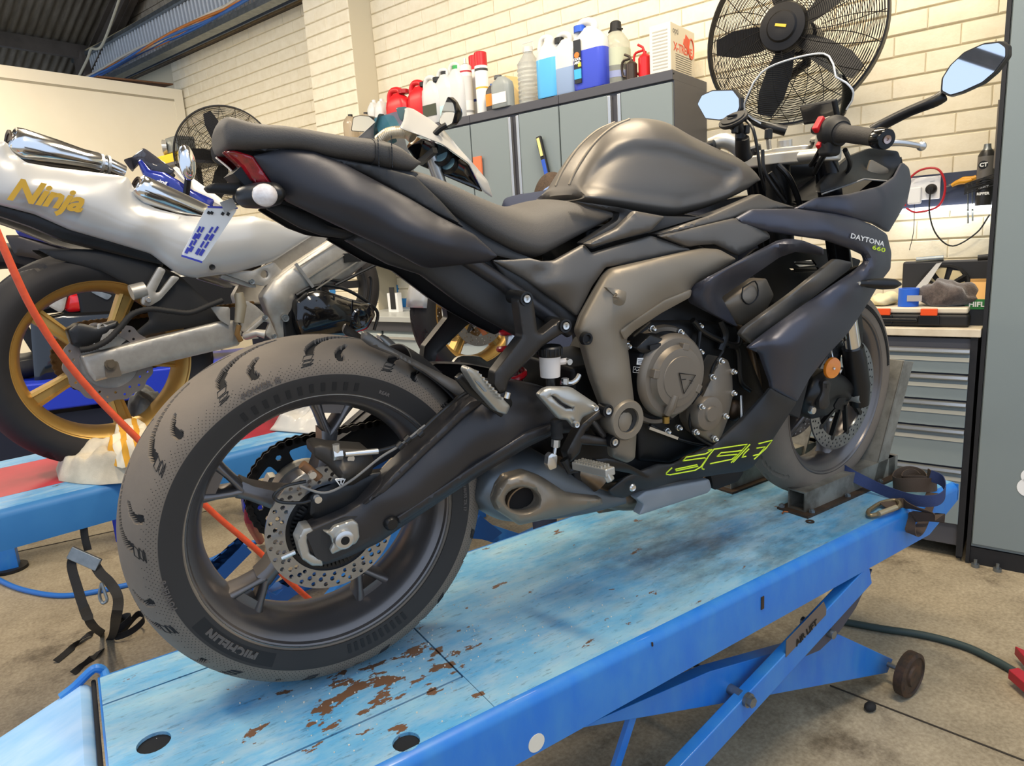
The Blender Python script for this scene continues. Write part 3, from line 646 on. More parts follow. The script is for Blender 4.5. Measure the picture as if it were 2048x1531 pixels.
# ================================================================== the lift under the black motorcycle
def deck_mat(name, base, dust, chip, grime, cx, cy):
    m = bpy.data.materials.new(name); m.use_nodes = True; nt = m.node_tree; b = nt.nodes['Principled BSDF']; L = nt.links.new
    tc = nt.nodes.new('ShaderNodeTexCoord')
    def noise(sc, det, ro=.6, st=None, off=(0, 0, 0)):
        mp = nt.nodes.new('ShaderNodeMapping'); mp.inputs['Scale'].default_value = st or (1, 1, 1); mp.inputs['Location'].default_value = off; L(tc.outputs['Object'], mp.inputs[0])
        n = nt.nodes.new('ShaderNodeTexNoise'); n.inputs['Scale'].default_value = sc; n.inputs['Detail'].default_value = det; n.inputs['Roughness'].default_value = ro; L(mp.outputs[0], n.inputs['Vector']); return n.outputs['Fac']
    def rng(v, a, b_, lo=0, hi=1):
        r = nt.nodes.new('ShaderNodeMapRange'); r.inputs[1].default_value = a; r.inputs[2].default_value = b_; r.inputs[3].default_value = lo; r.inputs[4].default_value = hi; L(v, r.inputs[0]); return r.outputs[0]
    def mul(a, b_, op='MULTIPLY'):
        x = nt.nodes.new('ShaderNodeMath'); x.operation = op; L(a, x.inputs[0])
        if isinstance(b_, (int, float)): x.inputs[1].default_value = b_
        else: L(b_, x.inputs[1])
        return x.outputs[0]
    def mix(a, b_, fac):
        x = nt.nodes.new('ShaderNodeMix'); x.data_type = 'RGBA'
        if isinstance(a, str): x.inputs[6].default_value = lin(a)
        else: L(a, x.inputs[6])
        if isinstance(b_, str): x.inputs[7].default_value = lin(b_)
        else: L(b_, x.inputs[7])
        L(fac, x.inputs[0]); return x.outputs[2]
    def spot(x, y, r0, r1, sx=1, sy=1):
        mp = nt.nodes.new('ShaderNodeMapping'); mp.vector_type = 'POINT'; mp.inputs['Location'].default_value = (-x*sx, -y*sy, 0); mp.inputs['Scale'].default_value = (sx, sy, 0); L(tc.outputs['Object'], mp.inputs[0])
        v = nt.nodes.new('ShaderNodeVectorMath'); v.operation = 'LENGTH'; L(mp.outputs[0], v.inputs[0]); return rng(v.outputs['Value'], r0, r1, 1, 0)
    c = mix(base, dust, rng(noise(3.5, 6, .65, (1, 2.5, 1)), .36, .66))
    c = mix(c, 'A9BCC4', mul(rng(noise(9, 7, .7, (1, 3, 1), (3, 1, 0)), .45, .7), .6))
    gr = mul(mul(rng(noise(4, 8, .7, (1, 2, 1), (7, 2, 0)), .42, .62), spot(cx+.95, cy+.02, .25, .6, 1, 1.6)), .75)
    c = mix(c, grime, gr)
    c = mix(c, grime, mul(rng(noise(22, 8, .75, (1, 4, 1), (1, 5, 0)), .56, .66), .55))
    sc = noise(30, 3, .5, (1, 14, 1), (2, 2, 0)); c = mix(c, '4B5560', mul(rng(sc, .66, .7), .6))
    near = mul(spot(cx, cy, .02, .3, 1, 1.7), .17); chipn = noise(12, 6, .62, (1, 1.9, 1), (.3, .2, 0))
    ch = rng(mul(chipn, near, 'ADD'), .665, .672); c = mix(c, chip, ch)
    ch2 = rng(noise(10, 7, .7, (1, 2.2, 1), (5, 9, 0)), .735, .742); c = mix(c, 'A97C5C', ch2)
    L(c, b.inputs['Base Color']); L(rng(noise(12, 5), .3, .7, .3, .55), b.inputs['Roughness'])
    bp = nt.nodes.new('ShaderNodeBump'); bp.inputs['Strength'].default_value = .3; bp.inputs['Distance'].default_value = .001; bp.invert = True
    L(mul(ch, 1.0), bp.inputs['Height']); L(bp.outputs[0], b.inputs['Normal'])
    return m
M_deck = deck_mat('worn_blue_deck_paint', '4C99C8', '8DB9CC', '6B4E3A', '33474F', .05, -.12)
M_liftblue = mat('lift_blue_paint', '1E6FC4', .38, col2='3B83C2', nscale=6, namt=.7, stretch=(3, 3, 1), coat=.15)
M_ramp = mat('pale_blue_ramp', '7FB0DC', .42, col2='A9C6E4', nscale=5, namt=.8, stretch=(1, 3, 1))
M_seam = mat('dark_seam', '15181C', .9)
M_rust = mat('oily_rust', '4A3A2C', .6, .3, col2='2E251D', nscale=30, namt=.8)
lift = in_frame(LF, 'motorcycle_lift', 'worn blue air scissor lift under the black motorcycle', 'lift')
yR, yL = -.333, .2505
def rect_panel(mb, x0, x1, y0, y1, z0, z1): mb.box((x0, y0, z0), (x1, y1, z1))
def deck_hole(mb, x0, x1, y0, y1, hx, hy, hr, z=-.006, n=20):
    """a plate with a round hole"""
    out = []; N = n
    for i in range(N):
        t = 2*math.pi*i/N; c, s = math.cos(t), math.sin(t)
        k = min([(x1-hx)/c if c > 1e-6 else 9e9, (x0-hx)/c if c < -1e-6 else 9e9, (y1-hy)/s if s > 1e-6 else 9e9, (y0-hy)/s if s < -1e-6 else 9e9])
        out.append((hx+c*k, hy+s*k))
    cor = [(x1, y1), (x0, y1), (x0, y0), (x1, y0)]
    for cx_, cy_ in cor:
        j = min(range(N), key=lambda i: (out[i][0]-cx_)**2+(out[i][1]-cy_)**2); out[j] = (cx_, cy_)
    inn = [(hx+hr*math.cos(2*math.pi*i/N), hy+hr*math.sin(2*math.pi*i/N)) for i in range(N)]
    vs = [(x, y, 0) for x, y in out]+[(x, y, 0) for x, y in inn]+[(x, y, z) for x, y in out]+[(x, y, z) for x, y in inn]
    fs = []
    for i in range(N):
        j = (i+1) % N
        fs += [(i, j, N+j, N+i), (2*N+j, 2*N+i, 3*N+i, 3*N+j), (N+i, N+j, 3*N+j, 3*N+i), (j, i, 2*N+i, 2*N+j)]
    mb.add(vs, fs)
g = .0022
y1s, y2s, xs, x0d, x1d = .13, -.207, .168, -.384, 1.66
d1 = MB(); d1.box((x0d, y1s+g, -.006), (xs, yL-.02, 0)); d1.build('deck_strip', M_deck, lift, ang=0)
d2 = MB(); deck_hole(d2, x0d, xs-g, y2s+g, y1s-g, -.319, -.038, .026); d2.build('wheel_plate', M_deck, lift, ang=0)
d3 = MB(); deck_hole(d3, x0d, xs, yR+.02, y2s-g, .014, -.296, .022); d3.build('deck_strip', M_deck, lift, ang=0)
MB().box((xs+g*.6, yR+.02, -.006), (x1d+.1, yL-.02, 0)).build('deck_plate', M_deck, lift, ang=0)
MB().box((x0d, yR+.01, -.011), (x1d+.1, yL-.01, -.0065)).build('deck_underplate', M_seam, lift, ang=0)
# folded side skirts with a rounded top edge
def skirt(y, sgn, hole):
    prof = [(y-sgn*.02, 0)]+[(y-sgn*.02*(1-math.sin(t)), -.02*(1-math.cos(t))) for t in (R(22), R(45), R(68), R(90))]+[(y, -.11)]
    rings = []
    xs_ = [x0d, 1.60, 1.76]
    zb = [-.112, -.112, -.05]
    mb = MB()
    for x, b_ in zip(xs_, zb):
        ring = [(x, p[0], p[1] if i < 5 else b_) for i, p in enumerate(prof)]
        ring += [(x, y-sgn*.004, b_), (x, y-sgn*.004, -.02), (x, y-sgn*.02, -.005)]
        rings.append(ring)
    mb.loft(rings); o = mb.build('side_skirt', M_liftblue, lift, 50)
    return o
skirt(yR, -1, True); skirt(yL, 1, False)
h = LF.px(1073, 1485, yR-.0006); MB().cone((h[0], yR-.0012, h[2]), (h[0], yR+.003, h[2]), .017, n=24).build('skirt_hole', mat('hole_light', 'D9D2C0', .8), lift)
for x, y_, sz in ((1525, 1205, .03), (1305, 1288, .008)):
    p = LF.px(x, y_, yR-.001); MB().box((p[0]-sz*.16, yR-.002, p[2]-sz*.5), (p[0]+sz*.16, yR+.001, p[2]+sz*.5)).build('paint_chip', M_rust, lift)
MB().box((1.752, yR, -.05), (1.757, yL, -.001)).build('front_plate', M_liftblue, lift)
MB().box((x0d-.004, yR+.01, -.09), (x0d+.004, yL-.01, -.004)).build('rear_plate', M_liftblue, lift)
# ramp hinged to the rear edge
ra = math.atan2(.062, .167); L_ = .6
rp = MB(); dx, dz = math.cos(ra), math.sin(ra); x_h = x0d-.022
def rq(s_, y, off): return (x_h-s_*dx+off*dz*-1, y, -.004-s_*dz+off*dx)
bend = [(0, -.022), (.004, -.008), (.012, 0), (L_, 0), (L_, -.006), (.012, -.006)]
rp.loft([[rq(s_, y, o_) for s_, o_ in bend] for y in (yR+.01, yL-.005)]); rp.build('ramp', M_ramp, lift, 40)
MB().cone((x0d-.012, yR, -.014), (x0d-.012, yL, -.014), .004, n=12).build('hinge_pin', M_seam, lift)
hp = [LF.px(122, 1394, yL-.004), LF.px(150, 1372, yL-.002), LF.px(182, 1341, yL), LF.px(196, 1336, yL), LF.px(207, 1342, yL), (LF.px(212, 1348, yL)[0], yL-.02, -.01)]
MB().tube(hp, .0085, 10, smooth=5).build('hinge_rod', M_liftblue, lift)
# scissor arms, cross bar, wheel
def arm(name, A, B, w, th, mt, bevel=.003):
    mb = MB(); mb.bar(A, B, th, w, up=(0, 0, 1)); return mb.build(name, mt, lift, bevel=bevel)
yA = -.318
t_ = LF.px(1700, 1182, yA); b_ = LF.px(1372, 1531, yA); dd = ((t_[0]-b_[0]), 0, (t_[2]-b_[2]))
lo = (b_[0]-dd[0]*.62, yA, b_[2]-dd[2]*.62); lo = (lo[0], yA, max(lo[2], -.545))
arm('scissor_arm', (t_[0]+.07, yA, t_[2]+.03), lo, .062, .028, M_liftblue)
arm('scissor_arm', (t_[0]+.07, .27, t_[2]+.03), (lo[0], .27, lo[2]), .062, .028, M_liftblue)
yB = -.285
r_ = LF.px(1790, 1330, yB); l_ = LF.px(1180, 1452, yB)
rz = -.5; r_ = (r_[0]-.1, yB, rz); l_ = (.36, yB, -.15)
def tapered(y):
    mb = MB(); A = LF.px(1200, 1437, y); B = LF.px(1420, 1342, y); C = LF.px(1678, 1268, y); D = LF.px(1786, 1318, y); E_ = LF.px(1775, 1345, y); F2 = LF.px(1495, 1398, y); G = LF.px(1160, 1456, y)
    return [A, B, C, D, E_, F2, G]
pts = tapered(yB); mb = MB(); mb.prism(pts, (0, .03, 0)); mb.build('scissor_arm', M_liftblue, lift, bevel=.002)
mb = MB(); mb.prism([(p[0], .23, p[2]) for p in pts], (0, .03, 0)); mb.build('scissor_arm', M_liftblue, lift, bevel=.002)
MB().box((-.3, .2, -.56), (1.3, .25, -.52)).build('base_rail', M_liftblue, lift)
p = LF.px(1498, 1400, yA-.02); MB().cone((p[0], yA, p[2]), (p[0], .29, p[2]), .012, n=18).build('pivot_shaft', M_galv, lift); q = MB(); q.cone((p[0], yA-.014, p[2]), (p[0], yA-.022, p[2]), .0165, n=24); q.cone((p[0], yA-.02, p[2]), (p[0], yA-.032, p[2]), .0125, n=6); q.build('pivot_bolt', M_galv, lift, 30)
# dark curved gusset and the label plate
gp = [LF.px(x, y, yA-.006) for x, y in [(1578, 1326), (1612, 1300), (1650, 1262), (1690, 1205), (1722, 1160), (1745, 1138), (1738, 1160), (1712, 1215), (1680, 1262), (1640, 1300)]]
MB().prism(gp, (0, .008, 0)).build('gusset_plate', mat('gusset_grey', '4B4C57', .5, .3), lift, bevel=.001)
lp = [LF.px(x, y, yA-.0155) for x, y in [(1572, 1314), (1573, 1281), (1648, 1203), (1653, 1217), (1652, 1229)]]
pl = MB().prism(lp, (0, .0015, 0)).build('label_plate', mat('label_brown', '6E6258', .5, .2), lift)
a_, b2 = Vector(LF.px(1580, 1301, yA-.017)), Vector(LF.px(1646, 1230, yA-.017))
tm = text_mb('AIR LIFT', .024, .0004, bold=.0006); tm.xf(basis((a_+b2)/2, b2-a_, (0, 0, 1)))
tm.build('label_text', mat('ink_black', '0E0E0E', .6), pl, 0)
br0, br1 = LF.px(1222, 1560, -.26), LF.px(1278, 1385, -.26); arm('brace', br0, br1, .02, .012, M_liftblue, .001)
wc = LF.px(1818, 1347, -.345); rw = .065
q = MB(); q.lathe([(-.018, .008), (-.018, rw*.45), (-.012, rw*.5), (-.012, rw*.8), (-.016, rw*.84), (-.012, rw), (.012, rw), (.016, rw*.84), (.016, .008)], wc, (0, 1, 0), 32); q.build('wheel', mat('dirty_wheel', '2A211A', .6, col2='5A3F28', nscale=30, namt=.6), lift)
MB().cone((wc[0], wc[1]-.016, wc[2]), (wc[0], -.24, wc[2]), .007, n=12).build('wheel_axle', M_galv, lift)
q = LF.px(1665, 1268, yA-.015); MB().cone((q[0], yA-.02, q[2]), (q[0], -.25, q[2]), .011, n=16).build('roller', M_galv, lift)
# wheel chock bolted to the deck
ck = in_frame(LF, 'wheel_chock', 'grey square tube wheel chock clamping the front tyre', 'wheel chock')
M_ck = mat('grime_grey_steel', '8E8B80', .5, .35, col2='4A4236', nscale=7, namt=.85, detail=7, lo=.42, hi=.62)
def sqtube(mb, x0, x1, y0, y1, z0, z1, t=.004):
    for xx in (x0, x1): pass
    o = [(y0, z0), (y1, z0), (y1, z1), (y0, z1)]; i = [(y0+t, z0+t), (y1-t, z0+t), (y1-t, z1-t), (y0+t, z1-t)]
    vs = [(x, a, b_) for x in (x0, x1) for a, b_ in o+i]
    fs = []
    for k in range(4):
        j = (k+1) % 4; fs += [(k, j, 8+j, 8+k), (4+j, 4+k, 12+k, 12+j), (j, k, 4+k, 4+j), (8+k, 8+j, 12+j, 12+k)]
    mb.add(vs, fs)
ty0, ty1 = -.178, -.126
q = MB(); sqtube(q, 1.245, 1.70, ty0, ty1, .006, .062); q.build('side_tube', M_ck, ck, 20)
q = MB(); sqtube(q, 1.245, 1.70, .065, .117, .006, .062); q.build('side_tube', M_ck, ck, 20)
MB().box((1.225, ty0-.022, 0), (1.70, ty1+.02, .006)).build('base_plate', M_rust, ck, ang=0); MB().box((1.225, .045, 0), (1.70, .14, .006)).build('base_plate', M_rust, ck, ang=0)
def upright(y0, s_):
    A = LF.px(1762, 905, ty0); B = LF.px(1809, 721, ty0); k = (B[0]-A[0])/(B[2]-A[2]); x_ = lambda z: A[0]+k*(z-A[2])
    z0, z1 = .006, B[2]
    q = MB(); q.prism([(x_(z0), y0, z0), (x_(z0)+.055, y0, z0), (x_(z1)+.055, y0, z1-.012), (x_(z1), y0, z1)], (0, s_*.005, 0)); q.build('upright_side', M_ck, ck, bevel=.001)
    q = MB(); q.prism([(x_(z0), y0, z0), (x_(z0)+.005, y0, z0), (x_(z1)+.005, y0, z1), (x_(z1), y0, z1)], (0, s_*.062, 0)); q.build('upright_face', M_ck, ck, bevel=.001)
upright(ty0, 1); upright(.117, -1)
MB().prism([(1.645, ty1, .01), (1.70, ty1+.02, .01), (1.80, ty1+.03, .14), (1.76, ty1+.02, .21)], (0, .006, 0)).build('gusset', M_ck, ck)
MB().bar((1.69, ty0, .034), (1.69, .117, .034), .05, .056).build('cross_tube', M_ck, ck)
for x, y in ((1.26, ty0-.011), (1.43, ty0-.011), (1.235, ty1+.012), (1.6, ty0-.011)):
    q = MB(); q.cone((x, y, .006), (x, y, .012), .0085, n=6); q.cone((x, y, .012), (x, y, .015), .0045, n=10); q.build('bolt', M_galv, ck)
# ================================================================== the black motorcycle
M_matte = mat('matt_graphite_paint', '66615A', .40, .5, bump=.06, bscale=900)
M_navy = mat('matt_sapphire_black_paint', '494A53', .37, .5, bump=.05, bscale=900)
M_tail = mat('satin_black_tail', '38373A', .42, .4, bump=.05, bscale=900)
M_trim = mat('textured_black_trim', '2A2928', .5, bump=.05, bscale=700)
M_plate = mat('satin_bronze_grey_cover', '867C6C', .46, .45, bump=.06, bscale=900)
M_engine = mat('engine_bronze_grey', '7C7264', .45, .5)
M_engdk = mat('engine_black', '111111', .5, .2)
M_seat = mat('seat_vinyl', '4C4843', .62, bump=.25, bscale=500)
M_swing = mat('swingarm_satin_black', '3B3939', .36, .45, bump=.06, bscale=900)
M_tyre = mat('worn_tyre_rubber', '6B6155', .72, col2='7C7061', nscale=5, namt=.7, bump=.12, bscale=200)
M_side = mat('tyre_sidewall', '2A2724', .6)
M_rim = mat('gloss_black_rim', '716C69', .3, .7)
M_disc = mat('brake_disc_steel', 'A9ADB2', .26, .95, col2='8B8F95', nscale=40, namt=.6, stretch=(1, 1, 1))
M_bolt = mat('bolt_zinc', 'D6D4CE', .25, .9)
M_silv = mat('silver_cast_alloy', 'B4B1A8', .38, .75)
M_lime = mat('lime_decal', 'C6E02C', .5, emit='C6E02C', estr=0.0)
M_wdecal = mat('white_decal', 'E4E2DC', .5)
bike = in_frame(BK, 'motorcycle', 'matt black sport motorcycle with lime lettering, clamped on the blue lift', 'motorcycle')
def P(name, outline, m, parent=None, mirror=True, ang=38, label=None, **kw):
    kw.setdefault('rnd', 5)
    o = panel(outline, **kw).build(name, m, parent or bike, ang)
    if label: o['label'] = label
    if mirror:
        c = o.copy(); put(c, parent or bike); c.scale = (1, -1, 1)
    return o
def Y(pts, y): return [(p[0], p[1], y) for p in pts]
def bpx(x, y, off): return Vector(BK.px(x, y, off))
def sidebody(top, bot, n=28, p=3.0, m=28, crown=0.0, fr=None):
    """closed body symmetric about the bike's centre plane; top/bot = [(px, py, half width)] along its length"""
    fr = fr or BK
    T = [(fr.px(q_[0], q_[1], q_[3] if len(q_) > 3 else -q_[2]), q_[2]) for q_ in top]; B = [(fr.px(q_[0], q_[1], q_[3] if len(q_) > 3 else -q_[2]), q_[2]) for q_ in bot]
    tx, tz, tw = [t[0][0] for t in T], [t[0][2] for t in T], [t[1] for t in T]; bx, bz, bw = [t[0][0] for t in B], [t[0][2] for t in B], [t[1] for t in B]
    def resample(xs, zs, ws, k):
        L = np.concatenate([[0], np.cumsum(np.hypot(np.diff(xs), np.diff(zs)))]); s = np.linspace(0, L[-1], k)
        q = spline([Vector((x, z, w)) for x, z, w in zip(xs, zs, ws)], 8); qs = np.array([tuple(v) for v in q]); Lq = np.concatenate([[0], np.cumsum(np.hypot(np.diff(qs[:, 0]), np.diff(qs[:, 1])))])
        s = np.linspace(0, Lq[-1], k); return [np.interp(s, Lq, qs[:, i]) for i in range(3)]
    tX, tZ, tW = resample(tx, tz, tw, n); bX, bZ, bW = resample(bx, bz, bw, n); rings = []
    for i in range(n):
        ring = []
        for j in range(m):
            t = 2*math.pi*j/m; c, s = math.cos(t), math.sin(t); cy = math.copysign(abs(c)**(2/p), c); sz = math.copysign(abs(s)**(2/p), s); k = (sz+1)/2
            x = bX[i]+(tX[i]-bX[i])*k; z = bZ[i]+(tZ[i]-bZ[i])*k; w = bW[i]+(tW[i]-bW[i])*k
            ring.append((x, cy*w, z+crown*max(0, sz)*(1-abs(cy))))
        rings.append(ring)
    return MB().loft(rings)
# ------------------------------------------------------------------ rear wheel
def tyre_mesh(Rt, w, rb, N, M, grooves):
    """tyre with recessed tread grooves; grooves(theta_deg, s) -> depth, s = -1..1 across the crown"""
    prof = []
    for j in range(M+1):
        s = -1+2*j/M; t = s*math.pi/2*1.16; h = (Rt-rb)
        y = w/2*math.sin(max(-1.5708, min(1.5708, t))) if abs(t) <= math.pi/2 else math.copysign(w/2*math.cos(abs(t)-math.pi/2), t)
        if abs(t) <= math.pi/2: r = Rt-h*.62*(1-math.cos(t))
        else: r = Rt-h*.62-h*.38*((abs(t)-math.pi/2)/(math.pi/2*.16))
        prof.append((y if abs(t) <= math.pi/2 else math.copysign(w/2-(w*.06)*((abs(t)-math.pi/2)/(math.pi/2*.16))**2, t), r, s))
    vs = []; fs = []
    for i in range(N):
        th = 2*math.pi*i/N
        for y, r, s in prof:
            d = grooves(360*i/N, s) if grooves else 0
            vs.append(((r-d)*math.cos(th), y*(1-d*3), (r-d)*math.sin(th)))
    K = M+1
    for i in range(N):
        a, b = i*K, ((i+1) % N)*K
        fs += [(a+j, b+j, b+j+1, a+j+1) for j in range(M)]
    return vs, fs
def seg_d(px_, py_, a, b):
    ax, ay = a; bx, by = b; L = (bx-ax)**2+(by-ay)**2; t = max(0, min(1, ((px_-ax)*(bx-ax)+(py_-ay)*(by-ay))/L)); return math.hypot(px_-ax-t*(bx-ax), py_-ay-t*(by-ay)), t
def groove_fn(per, polys, flip=1):
    """polys = [([(degrees, s)], half width in degrees)]; the pattern repeats every per degrees and mirrors across the crown"""
    segs = []
    for pl, w0 in polys:
        n = len(pl)-1
        for k in range(n):
            for sh in (-per, 0, per): segs.append((pl[k][0]+sh, pl[k][1]*30, pl[k+1][0]+sh, pl[k+1][1]*30, w0, k/n, 1/n))
    cache = {}
    def g(th, s):
        side = 1 if s >= 0 else -1; t = (th*flip+(0 if side > 0 else per/2)) % per; key = (round(t, 3), round(s, 4))
        if key in cache: return cache[key]
        out = 0; yy = abs(s)*30
        for ax, ay, bx, by, w0, f0, df in segs:
            d, u = seg_d(t, yy, (ax, ay), (bx, by)); f_ = f0+u*df
            if d < w0*(.35+.75*f_): out = .006; break
        cache[key] = out; return out
    return g
def circ_text(txt, size, rad, a_mid, y, out=True, ext=.0006, bold=.0, flipdir=1, sp=1.0, shear=0):
    """lettering bent round a wheel's sidewall, on the side facing -y"""
    q = text_mb(txt, size, ext, shear, bold, sp=sp)
    vs = []
    for x, yy, z in q.v:
        r = rad+z*(1 if out else -1); a = a_mid-flipdir*(x/rad)*(1 if out else -1); vs.append((r*math.cos(a), y+yy, r*math.sin(a)))
    q.v = vs; return q
rw = grp('rear_wheel', bike); rw.location = (0, 0, .315)
long_g = [(0, .03), (6, .07), (12, .15), (17, .26), (20, .38), (20.6, .46)]; short_g = [(0, .33), (2.6, .42), (3.6, .50), (3.2, .57)]
vs, fs = tyre_mesh(.317, .182, .226, 840, 130, groove_fn(360/13, [([(p[0], p[1]) for p in long_g], 1.3), ([(p[0]+8, p[1]) for p in short_g], 1.35)], 1))
ty = MB().add(vs, fs).build('tyre', M_tyre, rw, 28, fix=False); ty.data.materials.append(mat('dark_groove_rubber', '171513', .8))  # second material: recessed groove faces get a darker colour
def mark_grooves(o, vs, fs, Rt, w, rb, M):
    base = {}
    for j, p in enumerate(vs[:M+1]): base[j] = max(math.hypot(q_[0], q_[2]) for q_ in vs[j::M+1])
    low = [math.hypot(p[0], p[2]) < base[i % (M+1)]-.003 for i, p in enumerate(vs)]
    o.data.polygons.foreach_set('material_index', [1 if sum(low[i] for i in f) >= 3 else 0 for f in fs])
mark_grooves(ty, vs, fs, .317, .182, .226, 130)
def sidewall_ring(y0, y1, r0, r1, m, par, n=96):
    return MB().lathe([(y0, r0), (y1, r1), (y1+.004, r1), (y0+.004, r0)], (0, 0, 0), (0, 1, 0), n, closed=True).build('sidewall_band', m, par)
# sidewall lettering and marks
M_emb = mat('embossed_rubber', '57504A', .55); M_embk = mat('black_band_rubber', '151413', .6)
def sw(r): return -.0918+max(0, (.262-r))*.16+max(0, (r-.262))*.20
for txt, sz, rad, am, b_ in (('MICHELIN', .021, .2475, R(222), .0012), ('180/55 ZR 17', .0085, .2545, R(-3), .0004), ('POWER 6', .012, .263, R(190), .0004), ('REAR', .008, .243, R(62), .0004), ('POWER G', .0135, .271, R(108), .0003)):
    up = txt in ('POWER G', 'REAR')
    q = circ_text(txt, sz, rad, am, sw(rad)-.0006, out=True, bold=b_, sp=1.08); q.build('sidewall_lettering', M_emb, rw, 0)
def arc_bars(a0, a1, n, r0, r1, m, wdeg=1.1):
    for i in range(n):
        a = a0+(a1-a0)*i/(n-1); q = MB(); c = []
        for aa, rr in ((-wdeg/2, r0), (wdeg/2, r0), (wdeg/2, r1), (-wdeg/2, r1)):
            t = R(a+aa); c.append((rr*math.cos(t), sw(rr)-.0012, rr*math.sin(t)))
        q.prism(c, (0, .003, 0)); q.build('sidewall_bar', m, rw, 0)
arc_bars(74, 118, 11, .236, .250, M_embk, 1.6); arc_bars(-62, -88, 10, .236, .252, M_embk, 1.4)
q = MB()
for i in range(40):
    a0, a1 = R(205+36*i/40), R(205+36*(i+1)/40)
    q.add([(r*math.cos(a), sw(r)-.0004, r*math.sin(a)) for a, r in ((a0, .236), (a1, .236), (a1, .259), (a0, .259))], [(0, 1, 2, 3)])
q.build('lettering_band', M_embk, rw)
MB().lathe([(sw(r)-.0003, r) for r in np.linspace(.230, .2635, 8)]+[(sw(r)+.002, r) for r in np.linspace(.2635, .230, 8)], (0, 0, 0), (0, 1, 0), 140, closed=True).build('sidewall', M_side, rw, 50)
def tread_pt(th, s):       # point of the crown at angle th (degrees) and s across, on the side facing -y
    t = -s*math.pi/2*1.16; r = .317-.091*.62*(1-math.cos(t))+.0006; y = .091*math.sin(t); return (r*math.cos(R(th)), y, r*math.sin(R(th)))
for i in range(13):
    b0 = -360/13*i-360/26
    for j, (s0, s1, a0) in enumerate(((.50, .57, 19.5), (.585, .63, 20.0), (.645, .668, 20.5))):
        MB().tube([tread_pt(b0+a0+da, ss) for da, ss in ((0, s0), (3.2, s0+.015), (4.2, s1+.015), (1.2, s1), (0, s0))], .0007, 5).build('tread_block_outline', M_embk, rw, 0)
# small dimples along the shoulder, and outline blocks
dots = MB()
for ring_i in range(7):
    s_r = .2665+ring_i*.0034
    for i in range(230):
        a = 2*math.pi*(i+.5*(ring_i % 2))/230
        if i % 2 == 0 or ring_i < 5:
            yy = sw(s_r)-.0004; c, s = math.cos(a), math.sin(a)
            dots.add([((s_r+.0008*math.cos(k))*c-.0008*math.sin(k)*s, yy, (s_r+.0008*math.cos(k))*s+.0008*math.sin(k)*c) for k in (0, 1.57, 3.14, 4.71)], [(0, 1, 2, 3)])
dots.build('shoulder_dimples', M_embk, rw, 0, kind='stuff', fix=False)
# rim: barrel, lips and spokes
rimp = [(-.079, .2305), (-.080, .2275), (-.077, .2235), (-.071, .2215), (-.064, .213), (-.055, .207), (-.03, .199), (-.012, .195), (.012, .195), (.03, .199), (.055, .207), (.071, .2215), (.080, .2275), (.079, .2305), (.06, .226), (.03, .212), (0, .208), (-.03, .212), (-.06, .226)]
MB().lathe(rimp, (0, 0, 0), (0, 1, 0), 120, closed=True).build('rim', M_rim, rw, 30)
MB().lathe([(-.0795, .2292), (-.0812, .2284), (-.0812, .2266), (-.0795, .2258)], (0, 0, 0), (0, 1, 0), 120, closed=True).build('rim_edge', mat('rim_edge_glint', '9A9A98', .25, .9), rw)
hub = MB(); hub.lathe([(-.075, .02), (-.075, .045), (-.055, .058), (-.03, .05), (.03, .05), (.055, .062), (.085, .062), (.085, .02)], (0, 0, 0), (0, 1, 0), 40); hub.build('hub', M_rim, rw)
def spoke(a):
    q = MB(); ca, sa = math.cos(a), math.sin(a)
    def pt(r, t, y): return (r*ca-t*sa, y, r*sa+t*ca)
    rings = []
    for r, w, y0, y1 in ((.045, .024, -.038, .03), (.09, .0155, -.036, .022), (.13, .0125, -.033, .016), (.15, .015, -.031, .016)):
        rings.append([pt(r, -w, y0+.006), pt(r, -w*.4, y0), pt(r, w*.4, y0), pt(r, w, y0+.006), pt(r, w, y1), pt(r, -w, y1)])
    q.loft(rings)
    for sg in (-1, 1):
        rings = []
        for r, t, w in ((.143, 0, .009), (.16, sg*.010, .0065), (.178, sg*.019, .0065), (.2, sg*.030, .010)):
            rings.append([pt(r, t-w, -.027), pt(r, t-w*.3, -.032), pt(r, t+w*.3, -.032), pt(r, t+w, -.027), pt(r, t+w, .014), pt(r, t-w, .014)])
        q.loft(rings)
    q.loft([[pt(.183, -.026, -.028), pt(.183, .026, -.028), pt(.183, .026, .012), pt(.183, -.026, .012)], [pt(.2, -.036, -.028), pt(.2, .036, -.028), pt(.2, .036, .012), pt(.2, -.036, .012)]])
    return q.build('spoke', M_rim, rw, 50)
for k in range(5): spoke(R(6+72*k))
